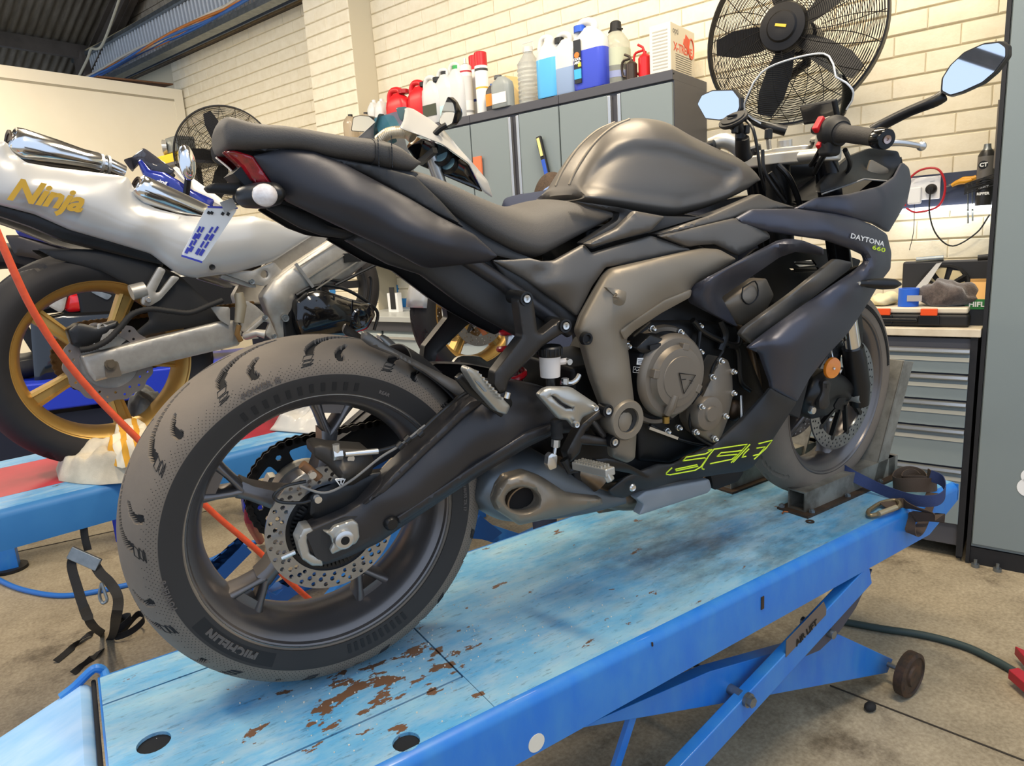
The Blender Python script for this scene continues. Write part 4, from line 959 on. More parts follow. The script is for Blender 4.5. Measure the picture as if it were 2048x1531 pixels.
def disc(par, r0, r1, y, th, nh, holes, m, name='brake_disc', n=120):
    """drilled disc; holes = [(radius, phase, hole radius)]"""
    mb = MB(); hs = [(rr*math.cos(2*math.pi*i/nh+ph), rr*math.sin(2*math.pi*i/nh+ph), hr) for rr, ph, hr in holes for i in range(nh)]
    P2 = []; E2 = []
    def ringp(pts):
        k = len(P2); P2.extend(pts); E2.extend([(k+i, k+(i+1) % len(pts)) for i in range(len(pts))])
    ringp([(r1*math.cos(2*math.pi*i/n), r1*math.sin(2*math.pi*i/n)) for i in range(n)]); ringp([(r0*math.cos(2*math.pi*i/n), r0*math.sin(2*math.pi*i/n)) for i in range(n)])
    for hx, hz, hr in hs: ringp([(hx+hr*math.cos(2*math.pi*i/10), hz+hr*math.sin(2*math.pi*i/10)) for i in range(10)])
    res = delaunay_2d_cdt([Vector(p) for p in P2], E2, [], 0, 1e-7); Q = [tuple(p) for p in res[0]]; T = []
    for t in res[2]:
        c = [sum(Q[i][k] for i in t)/len(t) for k in (0, 1)]; r = math.hypot(*c)
        if r0 < r < r1 and all((c[0]-h[0])**2+(c[1]-h[1])**2 > (h[2]*.98)**2 for h in hs): T.append(tuple(t))
    N = len(Q); cnt = {}
    for t in T:
        for i in range(len(t)): cnt[(t[i], t[(i+1) % len(t)])] = 1
    mb.add([(p[0], y, p[1]) for p in Q]+[(p[0], y+th, p[1]) for p in Q], list(T)+[tuple(N+i for i in reversed(t)) for t in T]+[(b, a, N+a, N+b) for (a, b) in cnt if (b, a) not in cnt])
    return mb.build(name, m, par, 30)
disc(rw, .078, .110, -.098, .005, 30, [(.094, 0, .0042), (.103, .1, .0038), (.0855, .05, .0036)], M_disc)
cr = MB(); cr.lathe([(-.094, .052), (-.094, .079), (-.085, .079), (-.085, .052)], (0, 0, 0), (0, 1, 0), 60, closed=True)
for i in range(60):
    a = 2*math.pi*i/60; cr.box((-.0016, -.103, .060), (.0016, -.094, .070), Matrix.Rotation(a, 4, 'Y'))
cr.build('tone_ring', M_black, rw, 30)
# sprocket with openings and the chain
sp = MB(); nt_ = 44; out = []
for i in range(nt_):
    for da, rr in ((-.30, .1015), (-.12, .107), (.12, .107), (.30, .1015)):
        a = 2*math.pi*(i+da)/nt_; out.append((rr*math.cos(a), rr*math.sin(a)))
def flat_plate(outl, holes, y0, y1):
    P2 = []; E2 = []
    for pts in [outl]+holes:
        k = len(P2); P2 += pts; E2 += [(k+i, k+(i+1) % len(pts)) for i in range(len(pts))]
    res = delaunay_2d_cdt([Vector(p) for p in P2], E2, [], 0, 1e-7); Q = np.array([tuple(p) for p in res[0]]); T = [tuple(t) for t in res[2]]
    cen = np.array([Q[list(t)].mean(0) for t in T]); ok = inside(cen, outl)
    for h in holes: ok &= ~inside(cen, h)
    T = [t for t, k in zip(T, ok) if k]; N = len(Q); cnt = {}
    for t in T:
        for i in range(len(t)): cnt[(t[i], t[(i+1) % len(t)])] = 1
    return MB().add([(p[0], y0, p[1]) for p in Q]+[(p[0], y1, p[1]) for p in Q], T+[tuple(N+i for i in reversed(t)) for t in T]+[(b, a, N+a, N+b) for (a, b) in cnt if (b, a) not in cnt])
hl = []
for k in range(5):
    a0 = R(72*k+10); hl.append(rnd2([(r*math.cos(a0+d), r*math.sin(a0+d)) for r, d in ((.062, R(-20)), (.088, R(-22)), (.092, 0), (.088, R(22)), (.062, R(20)))], .008, 3))
    a1 = a0+R(36); hl.append([(.085*math.cos(a1)+.006*math.cos(t), .085*math.sin(a1)+.006*math.sin(t)) for t in (0, 1.05, 2.1, 3.14, 4.2, 5.2)])
flat_plate(out, hl, .096, .102).build('sprocket', M_blackm, rw, 30)
MB().lathe([(.06, .02), (.06, .066), (.094, .066), (.094, .02)], (0, 0, 0), (0, 1, 0), 40).build('sprocket_carrier', M_silv, rw)
chain = grp('chain', bike)
lk = MB()
for yy in (-.0075, .0045):
    oc = [(-.0079+.0068*math.cos(t), .0068*math.sin(t)) for t in np.linspace(R(60), R(300), 8)]+[(0, -.0042)]+[(.0079+.0068*math.cos(t), .0068*math.sin(t)) for t in np.linspace(R(-120), R(120), 8)]+[(0, .0042)]
    lk.prism([(a, yy, b) for a, b in oc], (0, .003, 0))
for xx in (-.0079, .0079): lk.cone((xx, -.0085, 0), (xx, .0085, 0), .0032, n=8)
lkm = lk.mesh('chain_link', 30); lkm.materials.append(mat('oily_chain', '3A3632', .4, .7))
path = []
r_s = .104; ang0, ang1 = R(88), R(272)
arc = [(r_s*math.cos(a), r_s*math.sin(a)) for a in np.linspace(ang0, ang1, 60)]
pathp = [(.55, .118), *[(x, z) for x, z in arc], (.55, .045)]
pts2 = [np.array((x, z+.315)) for x, z in pathp]; Ls = [0]
for i in range(1, len(pts2)): Ls.append(Ls[-1]+np.linalg.norm(pts2[i]-pts2[i-1]))
s_ = 0.008; n_l = int(Ls[-1]/.0158)
for i in range(n_l):
    d = .0158*i+.0079; q = [np.interp(d+e, Ls, [p[k] for p in pts2]) for e in (-.004, .004) for k in (0, 1)]
    o = bpy.data.objects.new('chain_link', lkm); put(o, chain); o.location = ((q[0]+q[2])/2, .099, (q[1]+q[3])/2); o.rotation_euler = (0, -math.atan2(q[3]-q[1], q[2]-q[0]), 0)
# ------------------------------------------------------------------ swingarm and rear brake
sa_out = [(597, 1078, -.137), (612, 1058, -.138), (690, 1024, -.14), (720, 1005, -.14), (792, 930, -.135), (870, 858, -.13), (932, 795, -.12), (952, 762, -.11), (1030, 761, -.105), (1085, 772, -.105), (1150, 800, -.105), (1186, 830, -.105), (1178, 862, -.11), (1110, 868, -.12), (1057, 893, -.125), (948, 958, -.132), (800, 1056, -.14), (760, 1084, -.14), (700, 1112, -.14), (648, 1130, -.138), (622, 1122, -.137)]
sa_in = [(760, 1000, -.154), (860, 910, -.152), (960, 830, -.146), (820, 1018, -.154), (920, 945, -.152), (1020, 885, -.146), (1060, 800, -.125), (700, 1060, -.145)]
P('swingarm', sa_out, M_swing, inner=sa_in, bulge=.006, edge=8, thick=.03, step=10, rnd=9)
P('swingarm_rib', [(792, 1034, -.158), (870, 982, -.16), (948, 930, -.158), (1050, 866, -.15), (1108, 846, -.138), (1112, 862, -.134), (1057, 887, -.144), (948, 952, -.152), (800, 1048, -.154)], M_swing, bulge=.005, edge=6, thick=.02)
P('swingarm_rib', [(726, 1010, -.153), (795, 938, -.155), (872, 866, -.153), (936, 803, -.146), (960, 786, -.136), (985, 790, -.138), (930, 832, -.15), (850, 908, -.156), (770, 985, -.157)], M_swing, bulge=.005, edge=6, thick=.02)
# recessed axle window and alloy blocks
P('axle_window', Y([(612, 1068), (690, 1034), (726, 1030), (745, 1050), (742, 1078), (700, 1102), (652, 1124), (632, 1116), (622, 1092)], -.150), M_trim, bulge=.0, thick=.004, mirror=False)
P('axle_block', Y([(646, 1061), (660, 1062), (668, 1052), (706, 1039), (716, 1046), (719, 1074), (712, 1086), (664, 1108), (660, 1100), (666, 1088), (661, 1072)], -.156), M_silv, bulge=.003, edge=3, thick=.008, step=6, rnd=3)
P('adjuster_cap', Y([(594, 1082), (606, 1056), (622, 1053), (628, 1062), (614, 1078), (620, 1106), (645, 1119), (646, 1131), (624, 1131), (604, 1118)], -.146), M_silv, bulge=.004, edge=3, thick=.03, step=6, rnd=3)
c = bpx(687, 1076, -.16); q = MB(); q.lathe([(-.010, .007), (-.010, .0125), (-.008, .0155), (.0, .0165), (.012, .0165)], c, (0, 1, 0), 28); q.build('axle_nut', M_alu, bike)
MB().cone(c+Vector((0, -.0105, 0)), c+Vector((0, .01, 0)), .0072, n=20).build('axle_bore', M_engdk, bike)
c = bpx(783, 1046, -.158); q = MB(); q.lathe([(-.006, .004), (-.006, .009), (0, .013), (.012, .013)], c, (0, 1, 0), 20); q.build('stand_bobbin', M_black, bike)
q = bpx(590, 1103, -.14); MB().cone(q, q+Vector((-.022, 0, -.004)), .004, n=8).build('adjuster_bolt', M_bolt, bike)
# caliper
P('rear_caliper', [(626, 893, -.128), (640, 888, -.13), (668, 894, -.13), (738, 898, -.128), (748, 920, -.126), (744, 946, -.125), (706, 970, -.128), (690, 968, -.13), (672, 950, -.13), (658, 932, -.13), (628, 912, -.128)], mat('caliper_grey_black', '38342F', .5, .3), inner=[(680, 950, -.146), (690, 925, -.138)], bulge=.005, edge=6, thick=.045, step=7, mirror=False)
P('caliper_carrier', Y([(622, 1000), (640, 985), (690, 968), (745, 946), (790, 940), (740, 990), (700, 1022), (640, 1040), (620, 1030)], -.118), M_black, bulge=.004, thick=.02, mirror=False)
for x, y, r_ in ((624, 948, .006), (635, 997, .006), (700, 915, .006)):
    c = bpx(x, y, -.135); q = MB(); q.lathe([(-.006, .0028), (-.006, r_), (.004, r_)], c, (0, 1, 0), 16); q.build('bolt', M_bolt, bike)
MB().cone(bpx(604, 928, -.125), bpx(638, 955, -.125), .0075, n=14).build('slide_pin_boot', mat('brown_boot', '6A4A2E', .6), bike)
q = MB(); q.cone(bpx(666, 910, -.14), bpx(684, 908, -.14), .0085, n=6); q.cone(bpx(672, 888, -.14), bpx(674, 915, -.14), .006, n=10); q.build('banjo', M_bolt, bike, 20)
MB().cone(bpx(690, 908, -.142), bpx(755, 902, -.14), .0045, .0055, n=12).build('hose_ferrule', M_bolt, bike)
M_hose = mat('hose_black_gloss', '1C1C1C', .3)
MB().tube([bpx(x, y, v) for x, y, v in [(752, 903, -.14), (790, 892, -.145), (830, 872, -.15), (870, 835, -.15), (905, 805, -.145), (938, 783, -.13), (1000, 770, -.1)]], .0035, 8, smooth=6).build('brake_hose', M_hose, bike)
MB().tube([bpx(x, y, v) for x, y, v in [(612, 962, -.12), (570, 972, -.122), (548, 990, -.122), (560, 1003, -.122), (600, 1005, -.125), (622, 1000, -.13)]], .0028, 8, smooth=6).build('sensor_lead', M_hose, bike)
MB().tube([bpx(x, y, v) for x, y, v in [(600, 972, -.13), (650, 985, -.145), (700, 962, -.152), (760, 915, -.152), (800, 890, -.15), (850, 850, -.15)]], .0022, 8, smooth=6).build('sensor_lead', mat('grey_lead', '6E6C68', .35), bike)
for x, y in ((722, 890), (840, 866), (815, 878)):
    c = bpx(x if x > 730 else 800, y, -.15); MB().cone(c+Vector((-.004, 0, -.003)), c+Vector((.004, 0, .003)), .007, n=10).build('hose_clip', M_black, bike)
tr = lambda pts, off: [bpx(x, y, off) for x, y in pts]
MB().tube(tr([(671, 958), (692, 955), (682, 973), (671, 958)], -.149), .0012, 6).build('maker_triangle', M_wdecal, bike)
MB().bar(bpx(675, 960, -.149), bpx(689, 958, -.149), .001, .0016).build('maker_triangle', M_wdecal, bike); MB().bar(bpx(682, 960, -.149), bpx(682, 968, -.149), .001, .0016).build('maker_triangle', M_wdecal, bike)
# rear hugger
hg = [(725, 661, -.05), (735, 663, -.062), (775, 690, -.075), (860, 735, -.085), (930, 770, -.09), (965, 775, -.09), (950, 800, -.095), (925, 795, -.098), (905, 785, -.098), (850, 745, -.092), (790, 712, -.085), (740, 692, -.07), (722, 678, -.055)]
P('rear_hugger', hg, M_matte, bulge=.006, edge=8, thick=.004, step=9)
q = MB(); rings = []
for a in np.linspace(R(20), R(56), 12):
    r_ = .336; rings.append([((r_-abs(t)**2*.03)*math.cos(a), t*.09, .315+(r_-abs(t)**2*.03)*math.sin(a)) for t in np.linspace(-1, 1, 11)])
q.loft(rings, caps=False, closed=False); o = q.build('hugger_arch', M_trim, bike, 60); md = o.modifiers.new('s', 'SOLIDIFY'); md.thickness = .003
# ------------------------------------------------------------------ tail, seats, tank
P('subframe_cover', [(690, 480, -.06), (776, 528, -.07), (842, 549, -.075), (922, 608, -.08), (967, 636, -.085), (1040, 676, -.09), (1075, 692, -.09), (1130, 660, -.095), (1045, 590, -.09), (985, 520, -.085), (860, 470, -.08), (760, 440, -.07)], M_trim, bulge=.012, edge=12, thick=.01)
MB().tube([bpx(900, 500, -.085), bpx(985, 552, -.095), bpx(1060, 604, -.105), bpx(1140, 662, -.11)], .014, 14, smooth=3).build('subframe_rail', M_swing, bike)
P('frame_rail', [(985, 521, -.1), (1060, 556, -.11), (1124, 608, -.12), (1160, 640, -.125), (1150, 664, -.12), (1090, 620, -.11), (1010, 560, -.1)], M_trim, bulge=.006, thick=.012)
P('tail_fairing', [(506, 311, -.075), (560, 298, -.09), (630, 303, -.098), (690, 328, -.105), (750, 360, -.112), (820, 397, -.12), (878, 432, -.128), (948, 468, -.142), (996, 512, -.15), (974, 524, -.14), (862, 536, -.12), (845, 534, -.118), (760, 490, -.11), (668, 448, -.1), (572, 402, -.085), (553, 378, -.08), (528, 345, -.075)],
  M_tail, inner=[(600, 360, -.108), (700, 410, -.13), (800, 460, -.148), (900, 490, -.16), (650, 345, -.112), (760, 400, -.132), (860, 450, -.15), (560, 335, -.095)], bulge=.006, edge=9, thick=.004, step=10)
P('tail_cover', [(500, 300, -.07), (540, 296, -.085), (610, 300, -.095), (668, 316, -.1), (760, 333, -.105), (830, 352, -.105), (880, 400, -.11), (930, 455, -.115), (870, 425, -.115), (800, 385, -.108), (740, 352, -.1), (690, 332, -.098), (620, 312, -.095), (560, 306, -.085)], M_trim, bulge=.004, edge=6, thick=.01)
P('seat_pan', [(690, 322, -.085), (760, 335, -.09), (835, 345, -.09), (850, 388, -.09), (910, 432, -.095), (970, 472, -.1), (1028, 503, -.11), (1085, 524, -.12), (1050, 524, -.115), (990, 510, -.11), (930, 470, -.1), (860, 420, -.095), (780, 370, -.09)], M_trim, bulge=.003, thick=.01)
ps = sidebody([(432, 268, .055, .0), (440, 247, .075, -.01), (460, 237, .088, -.04), (520, 240, .1), (586, 246, .108), (700, 265, .115), (760, 272, .112), (800, 283, .105), (825, 303, .098), (842, 322, .09)], [(434, 276, .06, .0), (440, 292, .075, -.02), (460, 300, .088, -.06), (537, 300, .1), (606, 303, .106), (668, 317, .11), (754, 330, .112), (803, 343, .108), (830, 344, .1), (842, 328, .09)], n=46, p=3.6, crown=.004)
ps.build('pillion_seat', M_seat, bike, 60)
stp = sidebody([(752, 269, .1155), (758, 270.2, .1165), (770, 273, .1165), (780, 275, .116), (786, 277, .1145)], [(752, 333, .113), (758, 334.5, .1145), (770, 340, .1145), (780, 343, .114), (786, 344, .112)], n=9, p=3.6, crown=.004)
stp.build('seat_strap', mat('strap_vinyl', '373532', .55, bump=.2, bscale=400), bike, 60)
for x0, x1 in ((760, 757), (787, 783)):
    for i in range(9):
        t = i/8; a = bpx(x0-4+6*t*0+t*2, 277+t*58, -.1185); MB().bar(a, a+Vector((0, 0, .0045)), .0012, .0012).build('stitch', M_black, bike, 0)
rs = sidebody([(816, 350, .08), (843, 339, .095), (903, 357, .1), (977, 390, .1), (1030, 411, .098), (1067, 416, .095), (1108, 405, .092), (1149, 401, .09), (1190, 407, .088), (1222, 415, .085), (1237, 424, .08)], [(816, 358, .085), (842, 382, .1), (903, 427, .11), (964, 468, .122), (1026, 501, .135), (1060, 515, .14), (1085, 521, .142), (1110, 518, .142), (1169, 483, .13), (1215, 452, .11), (1237, 432, .09)], n=44, p=3.0, crown=.006)
rs.build('rider_seat', M_seat, bike, 60)
# tail lamp, indicator, number plate
M_redl = mat('red_lens', 'B3101F', .12, col2='3D0508', nscale=40, namt=.8, coat=1.0)
P('tail_light', [(446, 302, -.05), (470, 301, -.062), (506, 312, -.074), (528, 345, -.076), (550, 376, -.078), (520, 374, -.06), (500, 360, -.05), (476, 330, -.045)], M_redl, bulge=.006, edge=6, thick=.02, step=7)
MB().bar(bpx(480, 330, 0), bpx(520, 372, 0), .1, .05).build('tail_lamp_body', M_engdk, bike)
P('plate_hanger', Y([(410, 374), (425, 366), (485, 365), (500, 380), (492, 396), (470, 388), (418, 384)], -.03), M_blackm, bulge=.006, thick=.03, mirror=False)
a, b_ = bpx(480, 395, -.05), bpx(566, 386, -.12)
rg = []
for t, r_ in ((0, .010), (.1, .016), (.35, .0185), (.6, .019), (.85, .016), (1, .006)):
    c = a.lerp(b_, t); rg.append((c, r_))
q = MB(); q.tube([c for c, _ in rg], [r_ for _, r_ in rg], 16); q.build('indicator_housing', M_black, bike, 60)
q = MB(); c = bpx(530, 390, -.118); q.ball((0, 0, 0), .0165, 16, 12, (1.1, .7, 1)); q.xf(Matrix.Translation(c)); q.build('indicator_lens', mat('clear_lens', 'E8E2DC', .12, coat=1, col2='B9A9A0', nscale=60, namt=.7), bike, 60)
q = MB(); q.tube([bpx(480, 395, .05), bpx(500, 390, .12)], [.012, .016], 12); q.build('indicator_housing', M_black, bike)
P('undertail_bracket', [(533, 417, -.04), (557, 406, -.045), (627, 429, -.05), (656, 451, -.055), (712, 466, -.06), (720, 480, -.06), (645, 471, -.055), (602, 456, -.05)], M_blackm, bulge=.003, thick=.012)
MB().bar(bpx(560, 410, 0), bpx(700, 470, 0), .09, .012).build('undertail_tray', M_engdk, bike)
pp = [bpx(x, y, -.0) for x, y in [(414, 412), (477, 415), (404, 526), (361, 512)]]
pl = MB().prism(rnd2([tuple(p) for p in pp], .008, 3), (0, .003, 0)).build('number_plate', mat('plate_white', 'E9E6DE', .35), bike); pl['label'] = 'white number plate with blue worn lettering'
M_blue = mat('plate_blue', '3A3FA8', .5)
def onp(u, v, d=-.0012):   # plate coordinates, u across, v down
    A, B_, C, D = pp; t = A.lerp(B_, u); s = D.lerp(C, u); q_ = t.lerp(s, v); return Vector((q_[0], q_[1]+d, q_[2]))
for u0, v0, u1, v1 in ((.02, .01, .98, .01), (.02, .985, .98, .985)): MB().bar(onp(u0, v0), onp(u1, v1), .001, .003).build('plate_border', M_blue, pl)
for (u0, u1, v0, v1) in ((.08, .2, .40, .95), (.2, .32, .4, .9), (.50, .62, .38, .92), (.66, .8, .36, .92)):
    for k in range(4): 
        vv = v0+(v1-v0)*k/4; MB().bar(onp((u0+u1)/2, vv), onp((u0+u1)/2, vv+(v1-v0)/5), .001, .0045 if k % 2 else .003).build('plate_character', M_blue, pl)
for u, v in ((.16, .1), (.26, .1), (.62, .1), (.8, .1)): MB().bar(onp(u, v), onp(u, v+.05), .002, .004).build('plate_bolt', M_blackm, pl)
MB().bar(bpx(452, 400, -.002), bpx(462, 420, -.002), .004, .02).build('plate_bracket', mat('grey_bracket', 'A9A7A2', .4), bike)
# tank
tk = sidebody([(1098, 392, .05, .04), (1103, 372, .055, .04), (1121, 339, .062, .035), (1154, 294, .07, .03), (1195, 261, .075, .02), (1244, 241, .078, 0), (1289, 234, .08, -.03), (1347, 237, .082, -.06), (1400, 259, .086, -.08), (1449, 282, .09), (1490, 303, .092), (1513, 330, .092), (1521, 352, .09)], [(1097, 402, .075, .06), (1104, 403, .095, .03), (1130, 404, .115, -.02), (1200, 412, .13, -.1), (1290, 428, .145), (1370, 442, .155), (1420, 433, .155), (1470, 414, .145), (1505, 392, .13), (1520, 366, .11)], n=96, p=2.7, m=96, crown=.0)
kd = [(1160, 386), (1183, 355), (1232, 306), (1273, 282), (1306, 275), (1367, 284), (1449, 318), (1492, 335), (1494, 347), (1470, 384), (1437, 404), (1376, 420), (1290, 408), (1220, 395)]
kdl = [BK.px(x, y, -.13) for x, y in kd]; kd2 = [(p[0], p[2]) for p in kdl]
Vv = np.array(tk.v); ins = inside(Vv[:, [0, 2]], kd2); dd_ = bdist(Vv[:, [0, 2]], kd2)
fade = np.clip((np.abs(Vv[:, 1])-.045)/.04, 0, 1)
sd_ = np.where(ins, dd_, -dd_); k_ = np.clip((sd_+.008)/.034, 0, 1); dent = .018*(k_*k_*(3-2*k_))*fade
Vv[:, 1] -= np.sign(Vv[:, 1])*dent; tk.v = [tuple(p) for p in Vv]
tk.build('fuel_tank', M_matte, bike, 60)
for s in (-.024, .024):
    rp_ = []
    for x, y, w in [(1103, 372, -.04), (1121, 339, -.035), (1154, 294, -.03), (1195, 261, -.02), (1244, 241, 0)]:
        p = BK.px(x, y, -w); rp_.append((p[0], s, p[2]-.001))
    MB().tube(rp_, .003, 8, smooth=5).build('tank_rib', M_plate, bike, 60)
P('tank_lower_cover', [(1150, 402, -.12), (1236, 414, -.135), (1268, 421, -.145), (1330, 432, -.155), (1420, 434, -.155), (1470, 415, -.148), (1515, 388, -.135), (1500, 398, -.14), (1420, 428, -.15), (1302, 464, -.15), (1235, 480, -.14), (1183, 498, -.13), (1164, 486, -.13), (1236, 440, -.132), (1240, 425, -.13)], M_trim, bulge=.002, thick=.02)
P('tank_side_blade', [(1268, 421, -.152), (1330, 433, -.163), (1302, 461, -.162), (1184, 494, -.146), (1168, 487, -.144), (1232, 456, -.148)], M_matte, bulge=.007, edge=8, thick=.006)
P('side_cover', [(985, 520, -.105), (1060, 516, -.12), (1083, 522, -.128), (1108, 521, -.13), (1168, 488, -.135), (1183, 506, -.14), (1302, 471, -.152), (1382, 499, -.16), (1300, 520, -.155), (1211, 534, -.148), (1184, 572, -.142), (1154, 632, -.135), (1124, 609, -.128), (1050, 558, -.115)],
  M_matte, inner=[(1100, 555, -.134), (1140, 570, -.142), (1090, 545, -.124), (1130, 600, -.132), (1115, 562, -.142)], bulge=.005, edge=9, thick=.006, step=9)
P('frame_spar', [(1308, 467, -.15), (1420, 431, -.158), (1500, 396, -.15), (1519, 387, -.145), (1545, 400, -.15), (1590, 414, -.155), (1540, 420, -.155), (1470, 434, -.162), (1320, 470, -.158)], M_matte, bulge=.004, edge=6, thick=.02)
P('upper_frame_cover', [(1316, 471, -.162), (1470, 436, -.172), (1500, 442, -.176), (1538, 466, -.18), (1541, 476, -.18), (1476, 511, -.178), (1430, 488, -.172), (1396, 490, -.17), (1376, 494, -.166)], M_matte, bulge=.006, edge=8, thick=.006)
P('frame_plate', [(1210, 551, -.155), (1224, 537, -.158), (1407, 496, -.175), (1438, 498, -.178), (1474, 518, -.18), (1383, 574, -.178), (1379, 592, -.176), (1321, 622, -.172), (1264, 660, -.165), (1253, 678, -.162), (1258, 712, -.162), (1268, 800, -.165), (1273, 868, -.166), (1270, 917, -.166), (1254, 926, -.165), (1223, 914, -.163), (1218, 850, -.162), (1205, 812, -.16), (1184, 757, -.156), (1163, 680, -.152), (1154, 662, -.15), (1164, 632, -.151), (1190, 585, -.153)],
  M_plate, inner=[(1300, 560, -.184), (1400, 520, -.184), (1350, 560, -.186), (1270, 640, -.176), (1185, 650, -.166), (1225, 690, -.172), (1225, 760, -.174), (1245, 850, -.175)], bulge=.007, edge=8, thick=.012, step=8, rnd=7)
P('plate_relief', [(1212, 574, -.178), (1236, 578, -.182), (1262, 586, -.184), (1256, 600, -.184), (1238, 620, -.182), (1220, 638, -.18), (1226, 610, -.18), (1230, 592, -.182)], M_plate, pw=1.0, inner=[(1233, 592, -.196), (1244, 600, -.193)], bulge=.0, thick=.008, step=5, rnd=2)
P('plate_step', [(1268, 662, -.176), (1322, 626, -.182), (1381, 594, -.186), (1384, 578, -.188), (1330, 600, -.19), (1270, 640, -.186), (1240, 662, -.18), (1250, 680, -.176)], M_plate, bulge=.002, edge=6, thick=.01, step=7)
for x, y, r_ in ((1173, 677, .012),):
    c = bpx(x, y, -.172); q = MB(); q.lathe([(0, .003), (0, .006), (-.004, .008), (-.004, .0115), (.006, .0125)], c, (0, 1, 0), 20); q.build('plate_screw', M_engdk, bike)
c = bpx(1252, 839, -.176); q = MB(); q.lathe([(.03, .041), (-.004, .041), (-.008, .038), (-.008, .026), (-.001, .0245)], c, (0, 1, 0), 40); q.build('pivot_cap', M_plate, bike, 40)
q = MB(); q.lathe([(-.002, .0), (-.002, .0095), (.002, .0105), (.002, .0145), (-.003, .0155), (-.004, .0235), (.005, .0245)], c, (0, 1, 0), 36); q.build('pivot_insert', M_black, bike, 30)
# ------------------------------------------------------------------ fairing
fair = [(1471, 437, -.172), (1504, 418, -.175), (1590, 417, -.188), (1668, 427, -.198), (1709, 435, -.198), (1750, 452, -.19), (1774, 468, -.178), (1783, 505, -.17), (1781, 538, -.172), (1762, 562, -.182), (1742, 595, -.188), (1727, 620, -.188), (1695, 667, -.19), (1654, 711, -.19), (1620, 755, -.188), (1594, 803, -.184), (1541, 775, -.2), (1540, 764, -.2), (1519, 706, -.205), (1494, 695, -.2), (1535, 662, -.205), (1620, 602, -.208), (1709, 542, -.208), (1730, 523, -.208), (1726, 509, -.208), (1700, 497, -.208), (1651, 480, -.205), (1541, 464, -.188), (1480, 447, -.175)]
P('side_fairing', fair, M_navy, inner=[(1545, 682, -.228), (1620, 626, -.232), (1700, 572, -.23), (1740, 535, -.222), (1742, 510, -.218), (1715, 480, -.218), (1660, 460, -.214), (1580, 445, -.2), (1600, 720, -.224), (1660, 660, -.222), (1700, 620, -.212), (1560, 760, -.21), (1750, 490, -.205)], bulge=.006, edge=8, thick=.004, step=9)
P('air_duct_vane', [(1381, 588, -.178), (1390, 572, -.182), (1561, 481, -.205), (1580, 477, -.208), (1604, 480, -.208), (1647, 496, -.208), (1648, 511, -.2), (1592, 503, -.185), (1560, 514, -.18), (1443, 594, -.16), (1476, 653, -.15), (1470, 651, -.15), (1385, 606, -.17)], M_navy, inner=[(1420, 572, -.212), (1500, 526, -.218), (1580, 488, -.222), (1430, 600, -.185)], bulge=.004, edge=6, thick=.01, step=8)
P('lower_duct_vane', [(1480, 668, -.18), (1490, 655, -.185), (1580, 590, -.195), (1672, 517, -.2), (1705, 524, -.2), (1700, 538, -.19), (1590, 622, -.182), (1503, 688, -.175)], M_matte, inner=[(1540, 635, -.204), (1640, 560, -.21)], bulge=.004, edge=6, thick=.01)
P('duct_wall', Y([(1490, 690), (1700, 540), (1720, 530), (1600, 640), (1520, 700)], -.165), M_engdk, bulge=0, thick=.01)
P('inner_duct_panel', Y([(1436, 606), (1560, 498), (1650, 497), (1722, 520), (1706, 556), (1500, 700), (1466, 660)], -.04), M_engdk, holes=[[(1584, 524), (1626, 519), (1634, 530), (1600, 534)], [(1578, 536), (1636, 534), (1640, 542), (1590, 545)]], bulge=.002, thick=.006)
P('belly_pan', [(1217, 981, -.13), (1251, 954, -.135), (1315, 928, -.14), (1345, 928, -.142), (1427, 889, -.15), (1480, 840, -.165), (1528, 790, -.19), (1541, 774, -.2), (1594, 803, -.184), (1573, 836, -.178), (1544, 881, -.165), (1506, 933, -.15), (1488, 942, -.13), (1440, 948, -.12), (1358, 962, -.115), (1277, 982, -.115), (1247, 996, -.115), (1225, 992, -.12)],
  M_trim, inner=[(1530, 850, -.188), (1480, 900, -.168), (1400, 925, -.158), (1300, 960, -.146)], bulge=.005, edge=7, thick=.004, step=9)
P('belly_spoiler', Y([(1271, 996), (1290, 981), (1418, 957), (1423, 976), (1416, 985), (1277, 1030), (1287, 1008)], -.12), mat('spoiler_grey', '8A9094', .5, .3), bulge=.004, edge=6, thick=.02)
P('belly_rear', Y([(1418, 940), (1480, 935), (1488, 943), (1476, 962), (1428, 980), (1424, 960)], -.08), M_engdk, bulge=.002, thick=.02)
c = bpx(1264, 974, -.142); q = MB(); q.lathe([(-.005, .003), (-.006, .006), (-.003, .0085), (0, .0085)], c, (0, 1, 0), 18); q.build('bolt', M_bolt, bike)
# lime 660 outlines on the belly pan, and the side lettering
def decal(pts, w, m, off, name): 
    MB().tube([bpx(x, y, off(x, y) if callable(off) else off) for x, y in pts], w, 6).build(name, m, bike, 60)
bo = lambda x, y: -.152-.0105*max(0, (x-1330))/100*2.0
for pts in ([(1344, 935), (1333, 945), (1332, 948), (1340, 949), (1390, 940), (1402, 933), (1412, 918), (1410, 915), (1366, 921), (1372, 914), (1412, 907), (1425, 898), (1416, 900)], [(1351, 938), (1394, 929), (1396, 932), (1352, 941), (1351, 938)], [(1408, 938), (1404, 937), (1404, 932), (1418, 910), (1428, 898), (1494, 888), (1462, 925)], [(1420, 927), (1464, 918), (1474, 908), (1434, 912), (1442, 905), (1474, 902), (1484, 900)], [(1500, 888), (1466, 924)], [(1498, 897), (1488, 907), (1484, 914), (1492, 912)], [(1517, 887), (1544, 880), (1532, 896), (1508, 918)], [(1513, 896), (1530, 893), (1518, 908), (1506, 911)]):
    decal(pts, .0016, M_lime, lambda x, y: bo(x, y)-.006, 'lime_number_outline')
